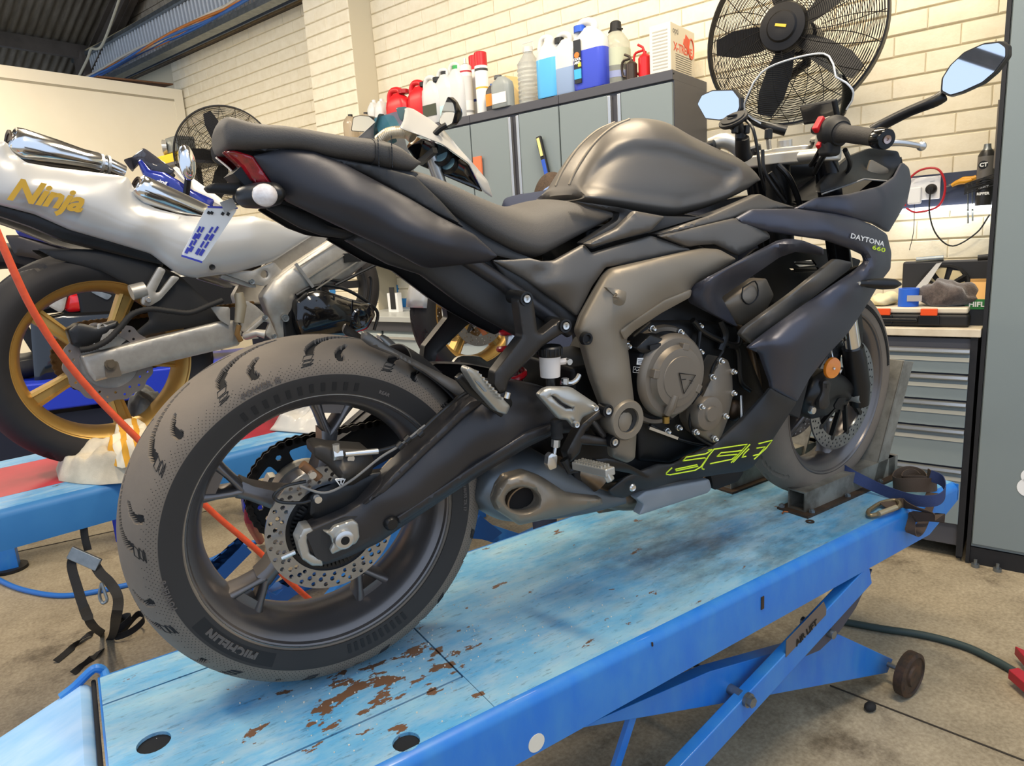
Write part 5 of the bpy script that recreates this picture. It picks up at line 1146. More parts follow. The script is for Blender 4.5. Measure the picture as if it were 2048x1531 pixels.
def on_px_text(txt, m, x0, y0, x1, y1, h, off, name, sp=1.0, shear=0, bold=0):
    a, b = bpx(x0, y0, off), bpx(x1, y1, off); q = text_mb(txt, 1.0, .0, shear, bold, 'LEFT', sp)
    xs_ = [p[0] for p in q.v]; zs_ = [p[2] for p in q.v]; k = (b-a).length/(max(xs_)-min(xs_)); kz = h/(max(zs_)-min(zs_))
    q.v = [((p[0]-min(xs_))*k, p[1], (p[2]-min(zs_))*kz) for p in q.v]; q.xf(basis(a, b-a, (0, 0, 1))); o = q.build(name, m, bike, 0); return o
on_px_text('DAYTONA', M_wdecal, 1701, 476, 1768, 493, .0115, -.2265, 'side_lettering', bold=.02)
on_px_text('660', M_lime, 1744, 498, 1770, 505, .0105, -.2205, 'side_lettering', bold=.02)
# upper cowl and cockpit
P('front_cowl', [(1590, 417, -.182), (1634, 395, -.188), (1697, 388, -.19), (1761, 372, -.175), (1790, 353, -.155), (1805, 324, -.13), (1818, 335, -.115), (1823, 362, -.11), (1815, 401, -.125), (1777, 465, -.165), (1745, 446, -.185), (1668, 428, -.19)], M_navy, inner=[(1700, 410, -.2), (1760, 410, -.192), (1795, 380, -.162)], bulge=.005, edge=7, thick=.005)
P('headlight', [(1812, 350, -.108), (1822, 352, -.1), (1820, 375, -.1), (1814, 392, -.112)], mat('headlight_lens', 'D9DEE4', .08, coat=1), bulge=.002, thick=.01, step=5)
P('cockpit_panel', [(1640, 386, -.15), (1729, 357, -.145), (1778, 360, -.14), (1803, 322, -.115), (1796, 302, -.11), (1740, 296, -.11), (1700, 312, -.115), (1660, 345, -.125), (1638, 370, -.135)], M_black, inner=[(1735, 325, -.1), (1770, 335, -.1)], bulge=.002, edge=6, thick=.01, label='black inner cockpit panel')
P('cockpit_facet', Y([(1733, 348), (1742, 318), (1778, 338), (1776, 350)], -.118), M_plate, bulge=.002, thick=.004, mirror=False)
decal([(1644, 388), (1728, 358), (1776, 362)], .0022, mat('edge_bead', '8E8B86', .5), -.152, 'edge_bead')
MB().bar((1.36, 0, .80), (1.56, 0, .90), .2, .06).build('cowl_core', M_engdk, bike)
scr = [(1473, 178, .145), (1487, 156, .13), (1565, 122, .06), (1617, 109, 0), (1647, 110, -.045), (1663, 127, -.085), (1694, 176, -.14), (1692, 186, -.142), (1712, 230, -.15), (1710, 244, -.15), (1640, 250, -.05), (1570, 262, .06), (1543, 222, .15), (1527, 204, .15), (1490, 190, .15)]
M_screen = bpy.data.materials.new('clear_screen'); M_screen.use_nodes = True
_n = M_screen.node_tree; _n.nodes.clear(); _o = _n.nodes.new('ShaderNodeOutputMaterial'); _t = _n.nodes.new('ShaderNodeBsdfTransparent'); _g = _n.nodes.new('ShaderNodeBsdfGlossy'); _m = _n.nodes.new('ShaderNodeMixShader'); _fr = _n.nodes.new('ShaderNodeFresnel')
_t.inputs[0].default_value = (.93, .95, .96, 1); _g.inputs['Roughness'].default_value = .08; _fr.inputs[0].default_value = 1.1
_n.links.new(_fr.outputs[0], _m.inputs[0]); _n.links.new(_t.outputs[0], _m.inputs[1]); _n.links.new(_g.outputs[0], _m.inputs[2]); _n.links.new(_m.outputs[0], _o.inputs[0])
rb_, lb_, tc_ = bpx(1712, 238, -.15), bpx(1545, 224, .15), bpx(1617, 109, 0)
def scr_pt(s_, t):          # s_ 0 base .. 1 top, t -1 right .. 1 left
    w = float(np.interp(s_, (0, .25, .5, .75, 1), (.125, .148, .158, .150, .128))); y = .028+t*w; xb = (rb_[0]+lb_[0])/2; zb = (rb_[2]+lb_[2])/2
    x = xb+(tc_[0]-xb)*s_+(1-t*t)*.10*(1-s_)-.03*s_*t*t; z = zb+(tc_[2]-zb)*s_-.05*s_*abs(t)**7-.02*s_*t*t-.01*(1-s_)*(1-t*t)
    return (x, y, z)
q = MB(); q.loft([[scr_pt(s_, t) for t in np.linspace(-1, 1, 21)] for s_ in np.linspace(0, 1, 13)], caps=False, closed=False)
o = q.build('windscreen', M_screen, bike, 80); md = o.modifiers.new('s', 'SOLIDIFY'); md.thickness = .003
rim_ = [scr_pt(s_, -1) for s_ in np.linspace(0, 1, 10)]+[scr_pt(1, t) for t in np.linspace(-.9, .9, 14)]+[scr_pt(s_, 1) for s_ in np.linspace(1, 0, 10)]
M_sedge = mat('screen_edge', 'E9ECEE', .15, alpha=.75)
MB().tube(rim_, .0022, 6).build('windscreen_edge', M_sedge, bike, 60)
# ------------------------------------------------------------------ engine
MB().box((.50, -.10, .25), (.80, .10, .52)).build('crankcase', M_engdk, bike, bevel=.01)
q = MB(); q.prism([(.62, -.105, .5), (.86, -.105, .42), (1.02, -.105, .66), (.80, -.105, .76)], (0, .21, 0)); q.build('cylinder_block', M_engdk, bike, bevel=.01)
MB().box((.55, -.085, .60), (.98, .085, .79)).build('airbox', M_engdk, bike, bevel=.01)
q = MB(); q.prism([(1.10, -.15, .33), (1.14, -.15, .31), (1.21, -.15, .56), (1.17, -.15, .58)], (0, .3, 0)); q.build('radiator', mat('radiator_fins', '1B1B1B', .6), bike)
P('crankcase_side', Y([(1262, 672), (1300, 640), (1400, 640), (1470, 650), (1490, 690), (1530, 790), (1480, 838), (1427, 885), (1340, 925), (1275, 920), (1268, 800)], -.105), M_engdk, bulge=.01, thick=.02, mirror=True)
P('head_cover', [(1443, 606, -.13), (1462, 590, -.135), (1500, 560, -.14), (1532, 556, -.14), (1548, 590, -.13), (1530, 625, -.125), (1486, 650, -.12), (1462, 645, -.12)], M_engine, inner=[(1500, 600, -.152)], bulge=.006, edge=6, thick=.03, step=7)
MB().tube(tr([(1486, 575), (1510, 562), (1516, 590), (1498, 608), (1484, 596), (1486, 575)], -.156), .0016, 6, smooth=3).build('head_cover_groove', M_engdk, bike)
q = MB()
for a, b_ in (((1590, 520), (1625, 522)), ((1578, 532), (1640, 534))): q.tube([bpx(*a, .02), bpx(*b_, .02)], .006, 8)
q.build('gap_light_bars', mat('gap_light_white', 'E8E8E4', .3, .4), bike)  # white bars stand for the bright background seen through the duct gaps
# clutch cover
cc = bpx(1345, 755, -.15)
q = MB(); q.lathe([(.06, .108), (.012, .108), (.006, .104), (.006, .096), (.03, .095)], bpx(1330, 752, -.13), (0, 1, 0), 60); q.build('crankcase_flange', M_engine, bike, 40)
P('clutch_shell_dark', Y([(1268, 740), (1276, 705), (1300, 672), (1325, 668), (1345, 690), (1320, 720), (1298, 760), (1300, 800), (1330, 828), (1350, 838), (1320, 838), (1285, 815)], -.155), M_engdk, bulge=.012, edge=14, thick=.03, mirror=False)
ce = bpx(1351, 753, -.182)
q = MB(); q.lathe([(.016, .088), (.010, .087), (.003, .083), (0, .079), (0, .066), (-.004, .063), (-.012, .060), (-.013, .048), (-.013, .0445), (-.0145, .0435), (-.0145, 0)], ce, (0, 1, 0), 64); q.build('clutch_cover', M_engine, bike, 30)
for a in (75, 165, 255, 330):
    q = MB(); q.box((-.009, -.013, .056), (.009, .002, .07), Matrix.Rotation(-R(a-90), 4, 'Y')); q.xf(Matrix.Translation(ce)); q.build('cover_lug', M_engine, bike, bevel=.002)
t3 = [(1359, 746), (1391, 750), (1368, 787)]
lo_ = -.1985
MB().tube([bpx(x, y, lo_) for x, y in t3+[t3[0]]], .0011, 6).build('maker_triangle', M_engdk, bike)
for a, b_ in (((1364, 759), (1372, 758)), ((1380, 760), (1386, 762)), ((1383, 762), (1382, 767))): MB().bar(bpx(*a, lo_), bpx(*b_, lo_), .001, .0014).build('maker_triangle', M_engdk, bike)
P('oil_filler_cap', Y([(1270, 696), (1300, 668), (1330, 678), (1330, 694), (1305, 706), (1282, 706)], -.172), M_black, bulge=.004, edge=4, thick=.03, mirror=False, step=6)
MB().bar(bpx(1298, 695, -.178), bpx(1320, 690, -.178), .006, .009).build('filler_grip', M_black, bike)
def sticker(x, y, w, h, m, off):
    a = bpx(x, y, off); q = MB(); q.box((-w/2, -.0006, -h/2), (w/2, .0006, h/2), Matrix.Rotation(R(8), 4, 'Y')); q.xf(Matrix.Translation(a)); return q.build('warning_sticker', m, bike, 0)
sticker(1281, 722, .018, .013, M_wdecal, -.1685)
for dy in (-3, 0, 3): MB().bar(bpx(1276, 722+dy, -.1695), bpx(1287, 723+dy, -.1695), .0004, .0011).build('sticker_line', M_engdk, bike)
s2 = [(1267, 733), (1283, 735), (1281, 746), (1266, 744), (1267, 733)]
MB().tube([bpx(x, y, -.1688) for x, y in s2], .0004, 5).build('sticker_outline', M_wdecal, bike)
MB().tube([bpx(x, y, -.1688) for x, y in [(1269, 739), (1271, 736), (1273, 742), (1277, 739), (1281, 742)]], .0004, 5).build('sticker_outline', M_wdecal, bike)
q = MB(); q.tube([bpx(1350, 790, -.195), bpx(1342, 812, -.192), bpx(1333, 828, -.185)], [.008, .011, .008], 10); q.build('clutch_arm', M_engine, bike)
MB().cone(bpx(1332, 832, -.182), bpx(1332, 845, -.182), .0075, n=12).build('cable_end', mat('brass', 'A98A4A', .3, .9), bike)
# water pump / generator cover
P('pump_cover', [(1440, 712, -.152), (1456, 720, -.152), (1464, 745, -.15), (1466, 790, -.15), (1455, 840, -.15), (1440, 880, -.148), (1428, 887, -.148), (1395, 868, -.15), (1383, 845, -.152), (1386, 820, -.154), (1404, 790, -.155), (1424, 748, -.154)], M_engine, inner=[(1430, 790, -.162)], bulge=.006, edge=5, thick=.04, mirror=False, step=7)
q = MB(); q.lathe([(.03, .042), (.008, .041), (.0, .037), (-.002, .028), (-.002, .018), (-.006, .016), (-.006, 0)], bpx(1421, 827, -.17), (0, 1, 0), 44); q.build('pump_cap', M_engine, bike, 30)
MB().tube(tr([(1446, 702), (1425, 735), (1418, 770), (1400, 785), (1384, 815), (1380, 850), (1392, 872), (1426, 892)], -.15), .003, 8, smooth=4).build('cover_gasket', M_engdk, bike)
q = MB(); q.ball((0, 0, 0), .022, 16, 10, (1, .8, 1.2)); q.xf(Matrix.Translation(bpx(1468, 820, -.12))); q.build('oil_filter', mat('bronze_dark', '4A3A2A', .4, .6), bike, 60)
for i, (x, y, o_) in enumerate([(1305, 657, -.155), (1361, 664, -.155), (1256, 692, -.155), (1401, 704, -.15), (1442, 722, -.168), (1467, 743, -.16), (1425, 754, -.168), (1403, 813, -.172), (1467, 786, -.16), (1392, 864, -.165), (1430, 877, -.165), (1451, 832, -.168), (1358, 855, -.14), (1335, 862, -.15), (1400, 652, -.13)]):
    c = bpx(x, y, o_); q = MB(); q.lathe([(-.007, .002), (-.008, .0035), (-.006, .005), (-.001, .0052), (-.0005, .0068), (.006, .0068)], c, (0, 1, 0), 14); q.build('cover_bolt', M_bolt, bike)
for pts, r_ in (([(1385, 640), (1410, 665), (1470, 690), (1480, 660)], .007), ([(1400, 660), (1395, 700), (1388, 720)], .005), ([(1455, 690), (1475, 700), (1480, 760), (1500, 780)], .006), ([(1300, 850), (1350, 875), (1400, 888), (1430, 890)], .004), ([(1440, 640), (1450, 670), (1440, 700)], .009)):
    MB().tube(tr(pts, -.13), r_, 10, smooth=4).build('engine_hose', M_black, bike)
MB().bar(bpx(1298, 855, -.15), bpx(1355, 876, -.15), .004, .006).build('gear_linkage', M_bolt, bike)
MB().cone(bpx(1482, 790, -.135), bpx(1484, 835, -.14), .003, .006, n=8).build('drain_pipe', M_bolt, bike)
# ------------------------------------------------------------------ footrests
M_hang = mat('hanger_graphite', '3D3A37', .38, .6)
P('pillion_hanger', Y([(1034, 600), (1042, 587), (1062, 587), (1067, 604), (1075, 664), (1083, 667), (1117, 640), (1130, 636), (1144, 650), (1138, 664), (1122, 668), (1086, 691), (1017, 761), (1012, 783), (998, 788), (986, 770), (989, 744), (1044, 672)], -.165), M_hang, bulge=.005, edge=5, thick=.022, step=7)
for x, y in ((1052, 597), (1130, 651)):
    c = bpx(x, y, -.172); q = MB(); q.lathe([(.05, .0125), (-.003, .0125), (-.003, .009), (.001, .0085)], c, (0, 1, 0), 24); q.build('hanger_boss', M_black, bike)
    q = MB(); q.lathe([(.0, .0025), (-.004, .003), (-.0045, .0068), (.002, .0072)], c, (0, 1, 0), 18); q.build('hanger_bolt', M_bolt, bike)
P('pillion_footrest', [(931, 742, -.215), (936, 732, -.215), (950, 739, -.212), (985, 777, -.2), (1021, 812, -.188), (1013, 829, -.188), (995, 824, -.192), (955, 780, -.205)], M_silv, bulge=.006, edge=5, thick=.02, step=6)
P('footrest_groove', Y([(951, 762), (957, 762), (975, 782), (970, 784)], -.2235), M_galv, bulge=0, thick=.003, step=5, rnd=2)
for i in range(9):
    c = bpx(952+i*6.2, 743+i*6.6, -.206); MB().cbox(tuple(c), (.004, .012, .004)).build('footrest_tooth', M_silv, bike)
q = MB(); q.cone(bpx(1000, 812, -.18), bpx(1012, 805, -.16), .012, n=14); q.tube([bpx(965, 800, -.165), bpx(985, 815, -.17), bpx(1005, 828, -.175)], .006, 8); q.build('footrest_pivot', M_black, bike)
MB().cone(bpx(1013, 796, -.18), bpx(1016, 784, -.18), .005, n=8).build('footrest_pin', M_bolt, bike)
P('footrest_rubber', Y([(912, 757), (925, 745), (955, 775), (985, 800), (960, 803), (935, 785)], -.17), M_black, bulge=.004, thick=.01)
P('heel_guard', [(1074, 789, -.178), (1086, 777, -.18), (1099, 773, -.182), (1143, 774, -.184), (1194, 808, -.186), (1196, 819, -.186), (1165, 834, -.184), (1155, 855, -.182), (1147, 855, -.182), (1135, 840, -.182), (1117, 838, -.18)], M_silv, holes=[[(1102, 791), (1110, 793), (1126, 806), (1146, 816), (1132, 816), (1117, 806)]], inner=[(1110, 800, -.19), (1150, 806, -.194)], bulge=.006, edge=6, thick=.006, step=6)
for x, y in ((1190, 815), (1152, 848)):
    c = bpx(x, y, -.196); q = MB(); q.lathe([(.0, .0025), (-.004, .003), (-.0045, .0056), (.004, .006)], c, (0, 1, 0), 14); q.build('guard_bolt', M_bolt, bike)
for pts in ([(1206, 812), (1226, 812), (1228, 826), (1190, 842), (1170, 862), (1160, 905), (1140, 925), (1132, 905), (1150, 870), (1162, 848)], [(1150, 872), (1168, 868), (1218, 878), (1236, 872), (1240, 890), (1225, 893), (1160, 888)], [(1182, 845), (1190, 838), (1215, 872), (1206, 878)]):
    P('rider_footrest_hanger', Y(pts, -.165), M_hang, bulge=.004, edge=5, thick=.02, step=7)
for x, y in ((1215, 821), (1228, 883)):
    c = bpx(x, y, -.176); q = MB(); q.lathe([(.02, .0125), (-.003, .0125), (-.003, .009), (.001, .0085)], c, (0, 1, 0), 24); q.build('hanger_boss', M_black, bike)
    q = MB(); q.lathe([(.0, .0025), (-.004, .003), (-.0045, .0068), (.002, .0072)], c, (0, 1, 0), 18); q.build('hanger_bolt', M_bolt, bike)
fa, fb = bpx(1152, 928, -.185), bpx(1222, 944, -.275)
q = MB(); q.bar(fa, fb, .024, .016); q.build('rider_footrest', M_silv, bike, bevel=.003)
for i in range(10):
    for k in (-.008, 0, .008):
        c = fa.lerp(fb, .1+.08*i)+Vector((k, 0, .009)); MB().cbox(tuple(c), (.004, .004, .005)).build('footrest_tooth', M_silv, bike)
q = MB(); q.bar(bpx(1210, 938, -.265), bpx(1222, 962, -.275), .016, .012); q.build('hero_peg', M_silv, bike, bevel=.003)
q = MB(); q.tube([bpx(1128, 918, -.17), bpx(1140, 940, -.175), bpx(1155, 935, -.185)], .009, 10); q.build('footrest_clevis', M_black, bike)
P('brake_pedal', [(1190, 918, -.185), (1215, 916, -.19), (1260, 930, -.2), (1300, 950, -.2), (1296, 956, -.2), (1255, 945, -.19), (1200, 935, -.185)], M_black, bulge=.003, thick=.012, mirror=False)
# reservoir, master cylinder and push rod
c = bpx(1100, 730, -.15)
q = MB(); q.lathe([(-.022, .014), (-.021, .0185), (0, .0195), (.016, .020), (.018, .0205)], c, (0, 0, 1), 28); q.build('fluid_reservoir', mat('milky_plastic', 'D9CFC4', .35), bike)
q = MB(); q.lathe([(.018, .022), (.021, .0235), (.034, .0235), (.037, .021), (.037, 0)], c, (0, 0, 1), 24); q.build('reservoir_cap', M_black, bike, 30)
for k in range(18):
    a = 2*math.pi*k/18; MB().cbox((c[0]+.0235*math.cos(a), c[1]+.0235*math.sin(a), c[2]+.027), (.002, .002, .012)).build('cap_rib', M_black, bike, 0)
q = MB(); q.tube([c+Vector((.018, -.003, .004)), c+Vector((.034, -.006, .004))], .006, 8); q.build('reservoir_lug', mat('milky_plastic', 'D9CFC4', .35), bike)
MB().cone(c+Vector((.034, -.016, .004)), c+Vector((.034, 0, .004)), .006, n=10).build('reservoir_bolt', M_bolt, bike)
MB().cone(c+Vector((0, 0, -.022)), c+Vector((.001, 0, -.06)), .009, n=12).build('reservoir_hose', mat('hose_smoke', '33302C', .3), bike)
q = MB(); q.tube([bpx(1122, 764, -.16), bpx(1140, 766, -.165), bpx(1152, 760, -.165), bpx(1158, 750, -.16)], .005, 8, smooth=4); q.cone(bpx(1130, 756, -.165), bpx(1130, 768, -.165), .007, n=6); q.build('banjo', M_bolt, bike)
q = MB(); q.lathe([(0, .009), (.004, .012), (.012, .0105), (.018, .0125), (.03, .011), (.036, .012), (.04, .008)], bpx(1114, 878, -.165), (0, 0, 1), 16); q.build('push_rod_boot', M_rubber, bike)
MB().cone(bpx(1111, 893, -.168), bpx(1112, 878, -.168), .0085, n=6).build('lock_nut', M_bolt, bike); MB().cone(bpx(1108, 915, -.17), bpx(1111, 893, -.168), .0035, n=10).build('push_rod', M_bolt, bike)
P('rod_clevis', Y([(1097, 912), (1104, 906), (1115, 910), (1113, 935), (1100, 940), (1095, 930)], -.175), M_bolt, bulge=.003, thick=.012, mirror=False, step=5, rnd=3)
# shock absorber and linkage behind the hanger
sh = MB(); spr = [(.40+.045*t+.03*math.cos(t*2*math.pi*6), .03*math.sin(t*2*math.pi*6), .44+.2*t) for t in np.linspace(0, 1, 97)]
MB().tube(spr, .0065, 8).build('shock_spring', mat('red_spring', 'C01822', .3, coat=.5), bike); MB().cone((.395, 0, .42), (.45, 0, .66), .018, n=16).build('shock_body', M_alu, bike)
# ------------------------------------------------------------------ exhaust
M_exh = mat('heat_tinted_steel', '8A7A66', .34, .8, col2='5E4C3A', nscale=9, namt=.8); M_cap = mat('satin_bronze_muffler_cap', '8D8272', .4, .6); M_drum = mat('muffler_grey', '6A6F72', .45, .6)
q = sidebody([(957, 985, .1), (975, 950, .115), (1000, 932, .12), (1050, 915, .12), (1110, 920, .12), (1180, 960, .115), (1252, 985, .1)], [(957, 1005, .1), (985, 1040, .115), (1030, 1062, .12), (1080, 1060, .12), (1136, 1054, .12), (1200, 1036, .11), (1254, 1015, .1)], n=26, p=3.4)
q.build('muffler', M_drum, bike, 50)
P('muffler_cap', [(985, 1000, -.125), (994, 974, -.128), (1014, 952, -.132), (1052, 942, -.134), (1086, 954, -.134), (1135, 986, -.132), (1203, 994, -.125), (1206, 1008, -.124), (1136, 1028, -.128), (1038, 1050, -.13), (994, 1021, -.126)], M_cap, holes=[[(1044+34*math.cos(t), 999+25*math.sin(t)) for t in np.linspace(0, 2*math.pi, 20, endpoint=False)]], inner=[(1120, 1005, -.142), (1020, 1020, -.14)], bulge=.012, edge=9, thick=.02, mirror=False, step=8)
c0 = bpx(1046, 1000, -.138)
q = MB(); q.lathe([(.03, .036), (-.003, .036), (-.003, .0325), (.03, .0325), (.03, .0)], c0, (0, 1, 0), 36)
q.v = [(c0[0]+(p[0]-c0[0])*1.0, p[1], c0[2]+(p[2]-c0[2])*.82) for p in q.v]; q.build('tailpipe', M_exh, bike, 40)
q = MB(); q.lathe([(.0, .0), (.0, .031), (.004, .031)], c0+Vector((0, .012, 0)), (0, 1, 0), 30); q.v = [(p[0], p[1], c0[2]+(p[2]-c0[2])*.82) for p in q.v]; q.build('tailpipe_bore', mat('soot', '14100D', .9), bike)
for pts, r_ in (([(1100, 945, -.05), (1160, 955, -.06), (1230, 985, -.06), (1300, 985, -.04)], .038), ([(1140, 930, -.06), (1180, 945, -.09), (1200, 960, -.1)], .03)):
    MB().tube([bpx(*p) for p in pts], r_, 18, smooth=5).build('collector_pipe', M_exh, bike)
for s in (-.06, 0, .06): MB().tube([(.62, s*.4, .17), (.85, s*.6, .15), (1.0, s, .19), (1.08, s, .33), (1.03, s, .5), (.95, s, .56)], .021, 14, smooth=6).build('header_pipe', M_exh, bike)
# ------------------------------------------------------------------ front end
T_, Bt = Vector((1.215, .105, .965)), Vector((1.452, .105, .30)); axd = (Bt-T_).normalized()
M_fork = mat('gloss_black_fork', '17171A', .22, .3)
for s in (-1, 1):
    f_ = lambda t: Vector((T_[0]+(Bt[0]-T_[0])*t, s*.105, T_[2]+(Bt[2]-T_[2])*t))
    MB().cone(f_(0), f_(.56), .027, .0265, n=28).build('fork_outer_tube', M_fork, bike); MB().cone(f_(.56), f_(.82), .0205, n=28).build('fork_stanchion', M_chrome, bike)
    q = MB(); q.tube([f_(.78), f_(.84), f_(.95), f_(1.0)+Vector((0, 0, -.02))], [.027, .03, .029, .024], 22); q.build('fork_foot', M_black, bike)
    MB().cone(f_(-.008), f_(0), .024, n=28).build('fork_cap', M_silv, bike)
ac = bpx(1720, 794, -.115); q = MB(); q.lathe([(.004, .012), (-.006, .012), (-.007, .0155), (.0, .018), (.03, .018)], ac, (0, 1, 0), 24, closed=False); q.build('front_axle', M_silv, bike)
MB().cone(ac+Vector((0, -.0072, 0)), ac+Vector((0, .01, 0)), .0115, n=20).build('axle_bore', M_engdk, bike)
# top clamp
M_clamp = mat('silver_top_clamp', 'C6C2B8', .36, .7)
oc = []
def ringpts(cx, cy, r, a0, a1, k=9): return [(cx+r*math.cos(R(a)), cy+r*math.sin(R(a))) for a in np.linspace(a0, a1, k)]
xf = 1.222
oc = ringpts(xf, -.105, .04, -200, 20)+[(xf+.025, -.06), (xf+.02, 0), (xf+.025, .06)]+ringpts(xf, .105, .04, -20, 200)+[(xf-.045, .05), (xf-.055, 0), (xf-.045, -.05)]
MB().prism([(x, y, .912) for x, y in oc], (0, 0, .03)).build('top_clamp', M_clamp, bike, bevel=.006)
MB().prism([(x*.5+xf*.5-.005, y*.55, .942) for x, y in oc], (0, 0, .012)).build('clamp_bridge', M_clamp, bike, bevel=.004)
c = Vector((xf-.05, -.112, .925)); q = MB(); q.cone(c+Vector((0, -.028, 0)), c+Vector((0, .03, 0)), .012, n=18); q.build('pinch_boss', M_clamp, bike)
q = MB(); q.lathe([(0, .003), (-.002, .0035), (-.003, .0068), (.002, .007)], c+Vector((0, -.0285, 0)), (0, 1, 0), 14); q.build('pinch_bolt', M_bolt, bike)
MB().cone((xf, 0, .94), (xf-.004, 0, .972), .017, n=20).build('steering_nut', M_clamp, bike)
for s in (-1, 1):
    q = MB(); q.tube([(xf-.002, s*.105, .93), (xf-.02, s*.125, .965), (xf-.05, s*.15, .985), (xf-.075, s*.18, .978)], [.026, .022, .02, .017], 16, smooth=4); q.build('bar_riser', M_clamp, bike)
MB().cone((xf+.01, .0, .7), (xf-.03, 0, .92), .03, n=20).build('steering_stem', M_engdk, bike)
MB().box((1.2, -.14, .78), (1.29, .14, .815)).build('lower_clamp', M_black, bike, bevel=.006)
for pts, r_ in (([(1540, 345, -.02), (1560, 375, -.03), (1570, 400, -.02), (1590, 410, .02)], .006), ([(1556, 330, -.03), (1575, 350, -.05), (1590, 380, -.05), (1600, 410, -.05)], .007), ([(1525, 300, -.02), (1528, 340, -.03), (1545, 370, -.04), (1570, 405, -.05)], .0045)):
    MB().tube([bpx(*p) for p in pts], r_, 10, smooth=5).build('wiring_loom', M_black, bike)
MB().tube([bpx(*p) for p in [(1555, 370, -.01), (1565, 372, -.02), (1568, 385, -.02), (1560, 396, -.02)]], .005, 8, smooth=4).build('loom_clip', M_bolt, bike)
# handlebars, switch, grip, lever
ga, gb = bpx(1655, 262, -.19), bpx(1769, 278, -.36); gd = (gb-ga).normalized()
def gl(t): return ga+gd*t*(gb-ga).length
M_grip = mat('grip_rubber', '2E2C2A', .7, bump=.3, bscale=300)
for s in (1, -1):
    mir = Matrix.Diagonal((1, s, 1, 1))
    def fin(q, nm, m, **k):
        q.xf(mir); return q.build(nm, m, bike, **k)
    fin(MB().cone(gl(-.25), gl(.9), .011, n=16), 'handlebar', M_black)
    fin(MB().lathe([(0, .017), (.004, .0215), (.009, .0185), (.03, .017), (.06, .0172), (.09, .0162), (.118, .0165), (.122, .0185), (.126, .0165)], gl(.24), gd, 24), 'hand_grip', M_grip)
    fin(MB().lathe([(0, .0165), (.002, .0195), (.026, .0195), (.029, .0175), (.029, .0085), (.026, .008)], gl(.88), gd, 28), 'bar_end', mat('gloss_black', '0E0E0E', .15))
    fin(MB().lathe([(0, .0), (0, .0025), (.002, .003), (.003, .0078), (-.004, .008)], gl(.88)+gd*.0285, gd, 20), 'bar_end_bolt', mat('copper_bolt', 'B9A39A', .3, .9))
    fin(MB().lathe([(0, .024), (.006, .031), (.018, .034), (.030, .033), (.036, .028), (.046, .024)], gl(.02), gd, 28), 'switch_housing', M_blackm)
    q = MB(); c_ = gl(.1)+Vector((-.006, 0, -.03)); q.cbox(tuple(c_), (.04, .032, .04)); fin(q, 'switch_lower', M_blackm, bevel=.008)
    if s == 1:
        a = bpx(1637, 249, -.19); q = MB(); q.bar(bpx(1631, 262, -.192), bpx(1645, 236, -.192), .014, .016); q.build('kill_switch', mat('red_switch', 'D3242B', .35), bike, bevel=.003)
        q = MB(); q.bar(bpx(1637, 286, -.195), bpx(1642, 294, -.195), .012, .012); q.build('starter_button', mat('red_switch', 'D3242B', .35), bike, bevel=.002)
    l0 = gl(.0)+Vector((.045, 0, -.01)); le = gl(1.04)+Vector((.055, .0, -.02))
    q = MB(); le = bpx(1843, 292, -.35); pts = [l0, bpx(1760, 284, -.30), bpx(1805, 286, -.335), le]
    q.tube(pts, [.008, .0075, .006, .0055], 12, smooth=5); fin(q, 'brake_lever' if s == 1 else 'clutch_lever', M_alu)
    q = MB(); q.ball((0, 0, 0), .0095, 14, 10); q.xf(Matrix.Translation(le)); fin(q, 'lever_ball', M_alu)
    q = MB(); q.cbox(tuple(gl(-.05)+Vector((.03, .0, -.005))), (.05, .04, .026)); fin(q, 'lever_perch', M_black, bevel=.006)
for pts in ([(1640, 300, -.18), (1630, 318, -.15), (1622, 330, -.12)], [(1655, 300, -.2), (1640, 325, -.17), (1630, 345, -.13)], [(1690, 300, -.2), (1700, 325, -.16), (1690, 345, -.13), (1650, 352, -.1)]):
    MB().tube([bpx(*p) for p in pts], .0055, 8, smooth=4).build('control_cable', M_black, bike)
# dash, key, phone holder
a = bpx(1640, 224, -.01); q = MB(); q.cbox((0, 0, 0), (.012, .1, .05)); q.xf(Matrix.Translation(a) @ Matrix.Rotation(R(-25), 4, 'Y')); q.build('instrument_display', M_blackm, bike, bevel=.004)
q = MB(); q.cbox((0, 0, 0), (.003, .086, .04)); q.xf(Matrix.Translation(a+Vector((-.0085, 0, -.001))) @ Matrix.Rotation(R(-25), 4, 'Y')); q.build('display_glass', mat('display_glass', '2A2826', .2, coat=1), bike)
q = MB(); c = bpx(1537, 268, .02); q.cbox(tuple(c), (.02, .012, .026)); q.build('ignition_key', M_black, bike, bevel=.004)
MB().tube([c+Vector((0, 0, -.012)), c+Vector((.006, 0, -.035))], .006, 8).build('key_ring', M_bolt, bike)
pm = grp('phone_mount', bike); c = bpx(1467, 240, .0); nrm = Vector((-.55, -.05, .83)).normalized()
q = MB(); q.lathe([(-.008, .012), (-.006, .030), (0, .034), (.004, .0335), (.004, .027), (.007, .0265), (.008, .012), (.0105, .011), (.0105, 0)], c, nrm, 40); q.build('mount_plate', M_blackm, pm, 30)
MB().bar(c+nrm*.0115+Vector((0, -.012, 0)), c+nrm*.0115+Vector((0, .012, 0)), .008, .003).build('mount_latch', M_black, pm)
q = MB(); q.tube([c-nrm*.006, c-nrm*.03+Vector((.01, 0, 0)), c+Vector((.03, 0, -.062))], [.017, .013, .014], 12); q.build('mount_ball', M_black, pm)
q = MB(); q.tube([c+Vector((.02, -.01, -.04)), c+Vector((.035, 0, -.07)), c+Vector((.045, 0, -.085))], [.016, .018, .018], 12); q.build('mount_stem', M_black, pm)
